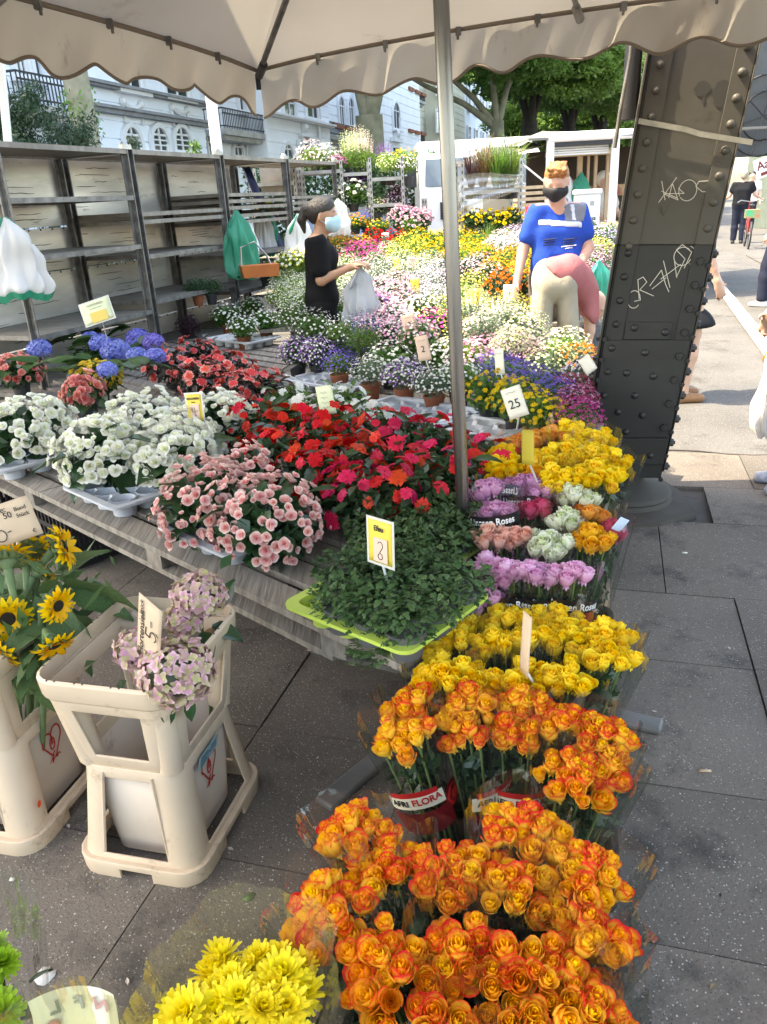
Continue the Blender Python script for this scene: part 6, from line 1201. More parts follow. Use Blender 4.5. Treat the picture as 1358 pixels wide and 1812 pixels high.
def field(prims, k, res, pad=.0):
    P = np.array([q for p in prims for q in p[1:3]]); rm = max(max(p[3:5]) for p in prims if p[0] == 'c') if any(p[0] == 'c' for p in prims) else .2
    lo, hi = P.min(0)-rm-.12-pad, P.max(0)+rm+.12+pad; n = np.ceil((hi-lo)/res).astype(int)+1; F = np.full(n, .5, dtype=np.float32)
    for p in prims:
        kind, a, b = p[0], np.array(p[1], float), np.array(p[2], float); kk = p[5] if len(p) > 5 and p[5] else k
        if kind == 'c': r0, r1 = p[3]+pad, p[4]+pad; l, h = np.minimum(a-r0, b-r1), np.maximum(a+r0, b+r1); l = np.minimum(l, np.minimum(a, b)-max(r0, r1)); h = np.maximum(h, np.maximum(a, b)+max(r0, r1))
        else: rad = np.array(p[3])+pad; m_ = rad.max(); l, h = a-m_, a+m_
        l -= kk+3*res; h += kk+3*res
        i0 = np.maximum(0, np.floor((l-lo)/res).astype(int)); i1 = np.minimum(n, np.ceil((h-lo)/res).astype(int)+1); sl_ = tuple(slice(x, y) for x, y in zip(i0, i1))
        g = np.stack(np.meshgrid(*[lo[q]+res*np.arange(i0[q], i1[q]) for q in range(3)], indexing='ij'), -1)
        if kind == 'c':
            ab = b-a; t = np.clip(((g-a) @ ab)/max(1e-9, ab @ ab), 0, 1); d = np.linalg.norm(g-a-t[...,None]*ab, axis=-1)-(r0+(r1-r0)*t)
        else:
            q = g-a
            if len(p) > 6: q = q @ np.array(p[6])
            d = (np.linalg.norm(q/rad, axis=-1)-1)*rad.min()
        f = F[sl_]; hh = np.maximum(kk-np.abs(d-f), 0)/kk
        F[sl_] = np.minimum(d, f)-hh*hh*kk*.25
    return F, lo
def grow(name, prims, mat, parent=None, k=.05, res=.012, pad=0.0, cuts=(), loc=None):
    F, lo = field(prims, k, res, pad)
    if cuts:
        g = np.stack(np.meshgrid(*[lo[q]+res*np.arange(F.shape[q]) for q in range(3)], indexing='ij'), -1)
        for c, nrm in cuts: F = np.maximum(F, (g-np.array(c)) @ np.array(nrm, float)).astype(np.float32)
    V, Q = surf(F, lo, res); me = bpy.data.meshes.new(name); me.from_pydata(V.tolist(), [], Q.tolist()); me.materials.append(mat); me.polygons.foreach_set('use_smooth', [True]*len(Q)); me.update()
    o = link(name, me, parent, loc=loc)
    if len(Q) > 0: md = o.modifiers.new('s', 'SMOOTH'); md.factor = .5; md.iterations = 3
    return o
def v_(a): return np.array(a, float)
def mix(a, b, t): return tuple(v_(a)*(1-t)+v_(b)*t)
def headp(c, f, up=(0,0,1), s=1.0):
    c, f = v_(c), v_(f); f = f/np.linalg.norm(f); u = v_(up)-f*(v_(up) @ f); u /= np.linalg.norm(u); r = np.cross(f, u); L = lambda x, y, z: tuple(c+(r*x+f*y+u*z)*s)
    pr = [('c', L(0,-.015,.035), L(0,-.005,.03), .088*s, .088*s), ('c', L(0,.02,-.02), L(0,.035,-.075), .072*s, .048*s), ('c', L(0,.075,-.085), L(0,.07,-.08), .026*s, .026*s, .03),
        ('c', L(0,.094,.012), L(0,.115,-.03), .009*s, .015*s, .02), ('c', L(-.035,.082,.028), L(.035,.082,.028), .012*s, .012*s, .02), ('c', L(-.022,.094,-.062), L(.022,.094,-.062), .009*s, .009*s, .012),
        ('c', L(-.086,-.005,.015), L(-.088,-.012,-.03), .012*s, .009*s, .012), ('c', L(.086,-.005,.015), L(.088,-.012,-.03), .012*s, .009*s, .012), ('c', L(-.045,.07,-.01), L(.045,.07,-.01), .018*s, .018*s, .03)]
    return pr, L
def handp(w, d, palm_n, s=1.0, curl=.5, thumb=1):
    w, d, pn = v_(w), v_(d), v_(palm_n); d = d/np.linalg.norm(d); pn = pn-d*(pn @ d); pn /= np.linalg.norm(pn); sd = np.cross(d, pn)
    pr = [('c', tuple(w), tuple(w+d*.045*s), .023*s, .026*s, .02)]
    for k, (o, l) in enumerate(((-.028, .062), (-.009, .074), (.010, .07), (.027, .056))):
        a = w+d*.05*s+sd*o*s; pr.append(('c', tuple(w+d*.02*s+sd*o*.7*s), tuple(a+d*.03*s), .014*s, .0105*s, .010)); m = a+d*.03*s+(d*math.cos(curl*.6)+pn*math.sin(curl*.6))*l*.5*s; e = m+(d*math.cos(curl*1.7)+pn*math.sin(curl*1.7))*l*.5*s
        pr += [('c', tuple(a+d*.03*s), tuple(m), .0098*s, .0088*s, .004), ('c', tuple(m), tuple(e), .0088*s, .0072*s, .004)]
    t0 = w+d*.015*s-sd*.025*s*thumb; t1 = t0+(d*.6-sd*.6*thumb+pn*.3)*.042*s; pr += [('c', tuple(w+d*.01*s), tuple(t1), .015*s, .0105*s, .012), ('c', tuple(t1), tuple(t1+(d*.85+pn*.35)*.032*s), .0105*s, .008*s, .004)]
    return pr
def skin_m(n, c): return M_(n, c, .5, tuple(x*.9 for x in c), 20, rvar=.02)
sk1 = skin_m('warm tan skin', (.42,.23,.14)); sk2 = skin_m('ruddy fair skin', (.58,.32,.23)); sk3 = skin_m('fair skin', (.58,.36,.26))
def cl(n, c, c2=None, r=.85, sc=6): return M_(n, c, r, c2 or tuple(x*.8 for x in c), sc, bump=.9, bscale=11, spec=.15)
hair_b = M_('black hair', (.010,.008,.007), .38, (.028,.02,.016), 16, stretch=(6,6,1), bump=.8); hair_g = M_('ginger hair', (.46,.20,.065), .6, (.24,.09,.025), 45, bump=.9); hair_s = M_('grey blond hair', (.4,.33,.25), .6, (.25,.2,.15), 50, bump=.4); shoe_m = M_('dark shoe', (.02,.018,.016), .5); wshoe_m = M_('white shoe', (.72,.7,.68), .5); leather_m = M_('brown sandal sole', (.25,.13,.06), .6)
maskb_m = M_('blue face mask', (.42,.62,.72), .7); maskk_m = M_('black face mask', (.012,.012,.014), .7); eye_m = M_('dark eye', (.02,.015,.012), .3)
def legs(hip, kn, an, r=(.085,.058,.038)): return [('c', hip, kn, r[0], r[1], .04), ('c', kn, mix(kn, an, .35), r[1]*.95, r[1]*.98, .02), ('c', mix(kn, an, .35), an, r[1]*.98, r[2], .03)]
def foot(an, d, g=0.0): 
    an, d = v_(an), v_(d); h = np.array((an[0], an[1], g+.03)); return [('c', tuple(an), tuple(h-d*.03), .036, .034, .02), ('c', tuple(h-d*.03), tuple(h+d*.13), .034, .026, .03)]
# the woman in black, seen from her right side
wp = atY(562, 420, 5.75); W0 = Vector((wp.x, wp.y, 0))
pel, ch, nk = (0,0,.92), (.0,0,1.2), (.01,0,1.38); hd, L = headp((.055,-.005,1.515), (1,-.12,-.06), s=.98)
sR, eR, wR = (.0,-.165,1.335), (.015,-.20,1.075), (.235,-.19,1.155); sLh, eL, wL = (.0,.165,1.335), (.05,.19,1.09), (.26,.08,1.15)
tor = [('c', (0,-.075,.93), (0,.075,.93), .115, .115, .06), ('c', (0,-.05,1.08), (0,.05,1.08), .095, .095, .07), ('c', (.01,-.08,1.22), (.01,.08,1.22), .1, .1, .07), ('c', (-.01,-.12,1.335), (-.01,.12,1.335), .06, .06, .06), ('c', (.06,-.06,1.22), (.06,.06,1.22), .062, .062, .06)]
up = [('c', sR, eR, .05, .038, .05), ('c', sLh, eL, .05, .038, .05)]
woman = grow('person', tor+hd+up+[('c', (0,0,1.33), (.045,0,1.46), .058, .05, .03)]+[('c', eR, wR, .038, .024, .02), ('c', eL, wL, .038, .024, .02)]+handp(wR, (.9,-.05,.15), (.1,-.1,-1), .98, .7, 1)+handp(wL, (.9,-.25,.1), (.1,.2,-1), .98, .7, -1)+legs((0,-.09,.9), (.02,-.09,.49), (-.02,-.09,.08))+legs((0,.09,.9), (.05,.09,.49), (.02,.09,.08))+foot((-.02,-.09,.08), (1,0,0))+foot((.02,.09,.08), (1,0,0)), sk1, None, .045, .0095, loc=W0)
woman.scale = (.94,.94,.94); tag(woman, 'woman in black with ponytail and pale blue mask reaching forward with a grey bag', 'person')
grow('t_shirt', tor+[('c', sR, mix(sR, eR, .72), .055, .052, .05), ('c', sLh, mix(sLh, eL, .72), .055, .052, .05)], cl('black cotton', (.005,.005,.006), (.008,.008,.009)), woman, .05, .011, .016, (((0,0,1.385), (-.2,0,1)), ((0,0,.86), (0,0,-1))))
grow('trousers', [('c', (0,-.075,.93), (0,.075,.93), .115, .115, .06)]+legs((0,-.09,.9), (.02,-.09,.49), (-.02,-.09,.08), (.088,.062,.048))+legs((0,.09,.9), (.05,.09,.49), (.02,.09,.08), (.088,.062,.048)), cl('black trousers', (.014,.014,.016)), woman, .05, .013, .012, (((0,0,.99), (0,0,1)),))
grow('hair', [('c', L(0,-.025,.04), L(0,-.015,.04), .0925, .0925), ('c', L(0,-.06,.0), L(0,-.05,.03), .06, .068), ('c', L(0,.025,.068), L(0,.0,.062), .066, .072), ('c', L(0,-.09,.055), L(0,-.135,.04), .022, .024, .012), ('c', L(0,-.14,.04), L(0,-.165,-.03), .034, .034, .012), ('c', L(0,-.165,-.03), L(0,-.145,-.12), .034, .012, .012)], hair_b, woman, .03, .008, 0, ((L(0,.075,.05), tuple(v_(L(0,.9,-.5))-v_(L(0,0,0)))),))
grow('face_mask', [('c', L(0,.072,-.035), L(0,.075,-.065), .055, .052), ('c', L(-.045,.04,-.045), L(.045,.04,-.045), .052, .052), ('c', L(0,.10,-.03), L(0,.10,-.06), .026, .024)], maskb_m, woman, .03, .007, .001, ((L(0,.03,0), tuple(-(v_(L(0,1,0))-v_(L(0,0,0))))), (L(0,.1,.005), tuple(v_(L(0,-.2,1))-v_(L(0,0,0))))))
b = MB()
for sx in (-1, 1): b.tube([L(sx*.066,.055,-.022), L(sx*.085,.0,.0), L(sx*.09,-.018,.012)], .0022, 5); b.tube([L(sx*.066,.05,-.06), L(sx*.088,-.005,-.03), L(sx*.09,-.018,.01)], .0022, 5)
b.obj('mask_loop', maskb_m, woman); 
b = MB()
for sx in (-1, 1): b.sphere(L(sx*.034,.084,.014), .0105, 8, 6, (1.2,.6,.55)); b.tube([L(sx*.02,.094,.03), L(sx*.036,.093,.036), L(sx*.052,.083,.03)], .003, 5)
b.obj('eyes_and_brows', eye_m, woman)
p = W0+Vector((.305,-.19,1.155))*.94; bag('thin grey plastic bag held by the woman in black', (p.x+.0, p.y, p.z-.0), .25, .43, bagc_m, None, .2, seed=33)
# the man in the blue polo shirt, looking down
mp_ = atY(985, 430, 6.1); M0 = Vector((mp_.x, mp_.y, 0))
hd, L = headp((-.035,-.085,1.655), (-.25,-.85,-.42), (0,-.2,1), 1.03); sR, eR, wR = (-.168,-.01,1.44), (-.27,-.01,1.16), (-.335,-.12,.93); sL2, eL2, wL2 = (.168,-.01,1.44), (.245,-.05,1.16), (.10,-.25,.985)
tor = [('c', (-.07,0,.97), (.07,0,.97), .115, .115, .06), ('c', (-.07,-.03,1.1), (.07,-.03,1.1), .118, .118, .08), ('c', (-.085,-.01,1.28), (.085,-.01,1.28), .115, .115, .08), ('c', (-.125,0,1.435), (.125,0,1.435), .066, .066, .07)]
man = grow('person', tor+hd+[('c', (0,-.01,1.43), (-.02,-.06,1.58), .075, .062, .04), ('c', sR, eR, .054, .042, .05), ('c', sL2, eL2, .054, .042, .05), ('c', eR, wR, .046, .029, .02), ('c', eL2, wL2, .046, .029, .02)]+handp(wR, (-.1,-.25,-.95), (.9,-.2,0), 1.08, .5, -1)+handp(wL2, (-.75,-.55,-.35), (-.2,.2,-1), 1.08, .5, 1)+legs((-.1,0,.92), (-.11,-.03,.5), (-.12,.02,.09), (.1,.07,.045))+legs((.1,0,.92), (.11,-.03,.5), (.12,.02,.09), (.1,.07,.045))+foot((-.12,.02,.09), (-.1,-1,0))+foot((.12,.02,.09), (.1,-1,0)), sk2, None, .045, .0095, loc=M0)
man.scale = (.945,.945,.945); tag(man, 'ginger haired man in blue polo shirt and black mask looking down', 'person')
shp = tor+[('c', sR, mix(sR, eR, .62), .057, .058, .04), ('c', sL2, mix(sL2, eL2, .62), .057, .058, .04)]
blue_m = cl('blue polo cloth', (.02,.075,.42), (.015,.055,.34)); grow('polo_shirt', shp, blue_m, man, .05, .012, .015, (((0,0,1.5), (0,-.15,1)), ((0,0,.9), (0,0,-1))))
grow('grey_yoke', shp, cl('grey yoke cloth', (.20,.21,.25)), man, .05, .012, .0185, (((0,0,1.5), (0,-.15,1)), ((0,0,1.335), (.12,0,-1)), ((.03,0,1.4), (-1,0,-.1)), ((.2,0,1.4), (1,0,-.2)), ((0,0,0), (0,1,0))))
grow('white_stripe', shp, cl('white stripe cloth', (.62,.64,.70)), man, .05, .011, .0215, (((0,0,1.375), (.1,0,1)), ((0,0,1.33), (-.1,0,-1)), ((.17,0,1.4), (1,0,0)), ((-.17,0,1.4), (-1,0,0)), ((0,0,0), (0,1,0))))
grow('white_stripe', shp, bpy.data.materials['white stripe cloth'], man, .05, .011, .021, (((.125,0,1.4), (1,0,.1)), ((.085,0,1.4), (-1,0,-.1)), ((0,0,1.36), (0,0,-1)), ((0,0,1.49), (0,0,1)), ((0,0,0), (0,1,0))))
grow('collar', [('c', (-.06,.0,1.515), (-.035,-.075,1.47), .02, .018), ('c', (.06,.0,1.515), (.035,-.075,1.47), .02, .018), ('c', (-.06,.0,1.515), (.06,.0,1.515), .02, .02)], bpy.data.materials['grey yoke cloth'], man, .02, .011, 0, (((0,0,1.545), (0,0,1)),))
grow('trousers', [('c', (-.07,0,.97), (.07,0,.97), .115, .115, .06)]+legs((-.1,0,.92), (-.11,-.03,.5), (-.12,.02,.1), (.108,.08,.062))+legs((.1,0,.92), (.11,-.03,.5), (.12,.02,.1), (.108,.08,.062)), cl('taupe trousers', (.14,.12,.10)), man, .05, .014, .012, (((0,0,.99), (0,0,1)),))
grow('hair', [('c', L(0,-.02,.042), L(0,-.015,.042), .094, .094), ('c', L(0,.03,.075), L(0,.0,.07), .066, .072), ('c', L(0,-.06,.0), L(0,-.05,.03), .062, .068)], hair_g, man, .02, .0085, 0, ((L(0,.078,.065), tuple(v_(L(0,.9,-.55))-v_(L(0,0,0)))),))
grow('hair', [('c', L(0,.0,.085), L(0,.03,.085), .05, .05)]+[('c', L(rnd(-.06,.06), rnd(-.05,.075), .09), L(rnd(-.07,.07), rnd(-.05,.09), .125), .02, .009) for _ in range(34)], hair_g, man, .012, .0075)
grow('face_mask', [('c', L(0,.075,-.03), L(0,.075,-.07), .056, .05), ('c', L(-.045,.045,-.045), L(.045,.045,-.045), .052, .052), ('c', L(0,.105,-.03), L(0,.10,-.06), .024, .022)], maskk_m, man, .03, .008, .001, ((L(0,.03,0), tuple(-(v_(L(0,1,0))-v_(L(0,0,0))))), (L(0,.1,.0), tuple(v_(L(0,-.2,1))-v_(L(0,0,0))))))
b = MB()
for sx in (-1, 1): b.sphere(L(sx*.034,.088,.014), .0105, 8, 6, (1.2,.6,.4)); b.tube([L(sx*.066,.06,-.025), L(sx*.09,.0,.0)], .002, 5)
b.obj('eyes_and_loops', eye_m, man)
b = MB()
for x, z in ((-.09, 1.24), (.07, 1.235)):
    for k in range(3): b.tube([(x-.05, -.158, z-.02*k), (x+.05-.01*k, -.160, z-.02*k+.006)], .006-.001*k, 5)
b.obj('dark_print', M_('navy print', (.006,.012,.06), .7), man); b = MB(); b.tube([(.0,-.168,1.185), (.12,-.152,1.19)], .0035, 5); b.tube([(.03,-.17,1.17), (.09,-.16,1.174)], .0028, 5); b.obj('white_print', white_m, man)
# the bending customer seen from behind
bp_ = atY(990, 495, 5.35); B0 = Vector((bp_.x, bp_.y, 0)); hh = .93
lg = lambda r: legs((-.10,0,hh-.05), (-.125,-.03,.50), (-.13,.06,.09), r)+legs((.10,0,hh-.05), (.15,-.03,.50), (.15,.06,.09), r)
tor = [('c', (-.06,.0,hh), (.06,.0,hh), .095, .095, .05), ('c', (.0,.03,hh+.06), (.09,.05,hh+.055), .10, .10, .08), ('c', (.15,.08,hh+.07), (.21,.14,hh-.01), .108, .108, .08), ('c', (.26,.12,hh+.01), (.31,.2,hh-.08), .088, .088, .08)]
sR, eR, wR = (.335,.12,hh-.07), (.345,.10,hh-.33), (.31,.09,hh-.57)
bend = grow('person', tor+headp((.45,.30,hh-.20), (.3,.5,-.8), (.5,.6,.2), .95)[0]+[('c', (.31,.18,hh-.03), (.41,.27,hh-.13), .06, .055, .05), ('c', sR, eR, .06, .046, .05), ('c', eR, wR, .046, .028, .02), ('c', (.24,.26,hh-.04), (.2,.32,hh-.28), .055, .042, .05), ('c', (.2,.32,hh-.28), (.22,.34,hh-.5), .042, .028, .02)]+handp(wR, (-.15,.1,-1), (-1,0,0), 1.05, .5, 1)+lg((.075,.06,.042))+foot((-.13,.06,.09), (0,1,0))+foot((.15,.06,.09), (.1,1,0)), sk3, None, .045, .0105, loc=B0)
bend.scale = (.80,.92,.98); bend.location.x -= .03; tag(bend, 'customer bending over seen from behind in cream shorts and pink shirt', 'person')
grow('shorts', [('c', (-.068,.0,hh-.0), (.068,.0,hh-.0), .106, .106, .05), ('c', (-.06,.05,hh+.06), (.09,.05,hh+.05), .105, .105, .05)]+[q[:5]+(.018,) for q in legs((-.10,-.01,hh-.08), (-.12,-.03,.50), (-.13,.04,.2), (.080,.074,.080))+legs((.10,-.01,hh-.08), (.14,-.03,.50), (.15,.04,.2), (.080,.074,.080))], cl('cream twill', (.38,.345,.27), (.32,.29,.225)), bend, .045, .0115, .013, (((0,0,.42), (0,0,-1)), ((.07,0,hh+.085), (.62,.1,.78))))
b = MB()
for sx in (-1, 1): b.grid(lambda u, v, sx=sx: Vector((sx*.085+(u-.5)*.10+.03, -.140+.02*abs(u-.5)+.03*v, hh+.06-.05*(1-v))), 4, 2)
pass
grow('shirt', tor[1:]+[('c', (-.02,.02,hh+.05), (.06,.03,hh+.05), .108, .108, .05), ('c', sR, mix(sR, eR, .6), .062, .066, .05), ('c', (.24,.26,hh-.04), mix((.24,.26,hh-.04), (.2,.32,hh-.28), .5), .06, .06, .05)], cl('faded pink shirt', (.42,.15,.155), (.36,.125,.13)), bend, .05, .0125, .017, (((-.015,.0,hh+.055), (-.66,-.1,-.74)),))
for s, z in ((-.13, 0), (.15, 0)): grow('shoe', foot((s,.06,.06), (0,1,0)), shoe_m, bend, .02, .012, .008, (((0,0,.1), (0,0,1)),))
# generic standing people
def stander(label, loc, rz, skin, top_m, bot_m, hair_m, s=1.0, skirt=None, long=False, res=.016, arm=((.26,.03,1.12),(.27,.12,.88)), shoe=None, shorts=None, step=.0):
    sR, sL = (-.19,0,1.42), (.19,0,1.42); hd, L = headp((0,.01,1.61), (0,1,-.05)); mir = lambda p: (-p[0], p[1], p[2])
    tor = [('c', (-.08,0,.95), (.08,0,.95), .125, .125, .06), ('c', (-.08,0,1.12), (.08,0,1.12), .115, .115, .08), ('c', (-.1,0,1.28), (.1,0,1.28), .118, .118, .08), ('c', (-.14,0,1.42), (.14,0,1.42), .065, .065, .07)]
    aR, aL = [mir(p) for p in arm], list(arm); la, ra = (-.1,-.0+step,.09), (.1,-step,.09)
    lg = lambda r: legs((-.09,0,.9), (-.1,.03+step*.6,.5), la, r)+legs((.09,0,.9), (.1,.03-step*.4,.5), ra, r)
    o = grow('person', tor+hd+[('c', (0,0,1.4), (0,.01,1.55), .065, .055, .04), ('c', sR, aR[0], .055, .042, .05), ('c', sL, aL[0], .055, .042, .05), ('c', aR[0], aR[1], .042, .027, .02), ('c', aL[0], aL[1], .042, .027, .02)]+handp(aR[1], v_(aR[1])-v_(aR[0]), (1,0,0), 1, .5, 1)+handp(aL[1], v_(aL[1])-v_(aL[0]), (-1,0,0), 1, .5, -1)+lg((.09,.063,.04))+foot(la, (0,1,0))+foot(ra, (0,1,0)), skin, None, .045, res, loc=loc)
    o.rotation_euler = (0,0,rz); o.scale = (s, s, s); tag(o, label, 'person')
    fr = .85 if long else .5
    grow('shirt', tor+[('c', sR, mix(sR, aR[0], fr), .063, .06, .05), ('c', sL, mix(sL, aL[0], fr), .063, .06, .05)], top_m, o, .05, res*1.1, .016, (((0,0,1.48), (0,0,1)), ((0,0,.88), (0,0,-1))))
    if skirt: grow('skirt', [('c', (-.08,0,.95), (.08,0,.95), .13, .13), ('c', (-.06,0,.5), (.06,0,.5), .19, .19)], bot_m, o, .08, res*1.2, .01, (((0,0,1.0), (0,0,1)), ((0,0,skirt), (0,0,-1))))
    else: grow('trousers', [('c', (-.08,0,.95), (.08,0,.95), .125, .125, .06)]+lg((.1,.075,.06)), bot_m, o, .05, res*1.1, .013, (((0,0,1.0), (0,0,1)), ((0,0,shorts or .07), (0,0,-1))))
    grow('hair', [('c', L(0,-.03,.045), L(0,-.02,.045), .097, .097), ('c', L(0,-.06,-.01), L(0,-.05,.03), .07, .075)], hair_m, o, .03, .012, 0, ((L(0,.075,.06), tuple(v_(L(0,.9,-.5))-v_(L(0,0,0)))),))
    for a in (la, ra): grow('shoe', foot(a, (0,1,0)), shoe or shoe_m, o, .02, .011, .007, (((0,0,.075), (0,0,1)),))
    return o
blk = cl('black jersey', (.013,.014,.018)); nvy = cl('navy cloth', (.02,.025,.045)); wht = cl('pale shirt cloth', (.62,.58,.54)); gry = cl('grey cloth', (.2,.2,.21)); den = cl('denim', (.06,.09,.16))
p = at(1213, 708); stander('person in dark skirt half hidden behind the iron column', (p.x-.03, p.y+.05, 0), R(-100), sk3, blk, blk, hair_b, 1.0, skirt=.55, shoe=leather_m)
p = at(1352, 868); stander('passer-by in sandals at the right picture edge', (p.x+.14, p.y, 0), R(80), sk3, gry, den, hair_s, 1.0, shoe=M_('blue white sandal', (.2,.25,.38), .5, (.5,.5,.52), 30), shorts=.6)
p = at(1345, 542); stander('passer-by in white shoes at the right picture edge farther back', (p.x+.16, p.y, 0), R(60), sk3, wht, nvy, hair_s, 1.0, shoe=wshoe_m, step=.12)
p = at(1300, 418); p2 = atY(1312, 360, 21.0); pw = Vector((p2.x, 21.0, 0)); stander('woman in black with brown hair standing by the bicycle', pw, R(-30), sk3, blk, nvy, hair_s, 1.0, res=.02, arm=((.3,.05,1.15),(.45,.2,1.05)))
p2 = atY(1328, 345, 24.0); stander('dark haired passer-by behind the woman with the bicycle', (p2.x, 24, 0), R(160), sk3, wht, nvy, hair_b, 1.0, res=.024)
p2 = atY(1069, 340, 12.4); stander('old stall keeper in a pale shirt behind the counter', (p2.x, 12.4, 0), R(-140), sk3, wht, gry, M_('white hair', (.7,.68,.64), .7), 1.0, res=.018, arm=((.26,.08,1.14),(.16,.3,1.02)))
# shopping bag carried at the right edge
p = atY(1366, 612, 3.95); bag('white and orange shopping bag at the right edge', (p.x+.02, p.y, p.z+.03), .30, .50, bagw_m, M_('orange bag print', (.75,.25,.04), .5), 1.2, seed=44, cat='shopping bag')
bb = COL.objects[[o.name for o in COL.objects if o.name.startswith('plastic_bag')][-1]]
b = MB(); b.grid(lambda u, v: Vector((-.02+.10*(u-.5), -.075-.012*math.sin(u*3.14), -.14-.34*v)), 6, 6); b.obj('orange_panel', bpy.data.materials['orange bag print'], bb, 60)
p = atY(1060, 470, 6.4); bag('mint green plastic bag on the ground beside the bending customer', (p.x, p.y, p.z+.04), .26, .42, bagm_m, None, .3, seed=51)
p = atY(955, 350, 6.9); b = MB(); b.box((0,0,0), (.16,.10,.34)); o = b.obj('red_bag', red_m, None); o.location = atY(948, 400, 6.9); tag(o, 'red bag behind the right arm of the man in blue', 'bag'); md = o.modifiers.new('b', 'BEVEL'); md.width = .03; md.segments = 3
# ------------------------------------------------------------------ sunlit rows of flowers on rising benches
random.seed(11)
anch = [(600,432,'daisy',('yellow','orange'),lm_mid),(590,455,'mass',('white','lemon'),lm_mid),(650,412,'pom','red',lm_deep),(695,432,'pom','red',lm_deep),(720,445,'clus','lemon',lm_lime),(690,455,'mass',('white','palegreen'),lm_lime),(620,410,'mass','white',lm_lime),(640,452,'clus','magenta',lm_mid),(600,470,'mass',('white','palegreen'),lm_lime),(660,480,'mass','white',lm_grey),(720,480,'mass',('white','palegreen'),lm_grey),(775,405,'pom','blue',lm_deep),(740,392,'pom','blush',lm_deep),(800,405,'clus','blush',lm_lime),
    (745,430,'daisy','yellow',lm_mid),(800,425,'daisy','yellow',lm_mid),(700,510,'clus',('pink','white'),lm_deep),(760,500,'mass',('white','lilac'),lm_grey),(830,405,'daisy',('yellow','rust'),lm_mid),(840,450,'daisy','yellow',lm_lime),(880,440,'clus',('blush','white'),lm_grey),(900,425,'clus',('lilac','blush'),lm_lime),(930,455,'daisy',('yellow','rust'),lm_mid),(880,475,'daisy',('yellow','rust'),lm_mid),(840,488,'clus','blush',lm_deep),(850,500,'clus','lemon',lm_mid),(890,505,'pom','orange',lm_deep),(925,512,'daisy','orange',lm_deep),(910,470,'daisy',('yellow','rust'),lm_mid),
    (830,530,'mass',('palegreen','lemon'),lm_lime),(900,540,'mass',('lemon','yellow'),lm_lime),(940,530,'daisy','yellow',lm_lime),(860,410,'grass','',lm_lime),(900,400,'grass','',lm_lime),(1040,425,'clus','lilac',lm_mid),(1060,445,'clus','lemon',lm_lime),(1050,470,'clus',('pink','blush'),lm_mid),(1080,440,'clus','lilac',lm_mid),(1070,500,'daisy',('orange','rust'),lm_mid),(1060,540,'daisy','yellow',lm_mid),(970,580,'mass',('white','palegreen'),lm_lime),(1020,585,'mass',('white','lilac'),lm_grey),(1050,580,'mass',('lilac','white'),lm_grey),(900,580,'clus',('blush','palegreen'),lm_grey),(940,560,'mass',('white','palegreen'),lm_lime),(870,545,'spike','white',lm_grey)]
def pix(w):
    d = Vector(w)-Vector((0,0,CH)); z = d.dot(fw_); return CX+FPX*d.dot(xr_)/z, CY+FPX*d.dot(dn_)/z
def ztop(Y): return .5+max(0, Y-5.4)*.105
TGB = 'sunlit potted flowers on the rising benches'
k = 0; rowi = 0
ordn = ['first','second','third','fourth','fifth','sixth','seventh','eighth','ninth','tenth','eleventh','twelfth','thirteenth','fourteenth','fifteenth','sixteenth','seventeenth','eighteenth','nineteenth','twentieth']
adj = {'daisy': 'daisy like', 'mass': 'fine flowered', 'pom': 'double flowered', 'clus': 'clustered', 'spike': 'spiky', 'grass': 'grassy', 'dense': 'cushion', 'fine': 'airy'}
Y = 4.95
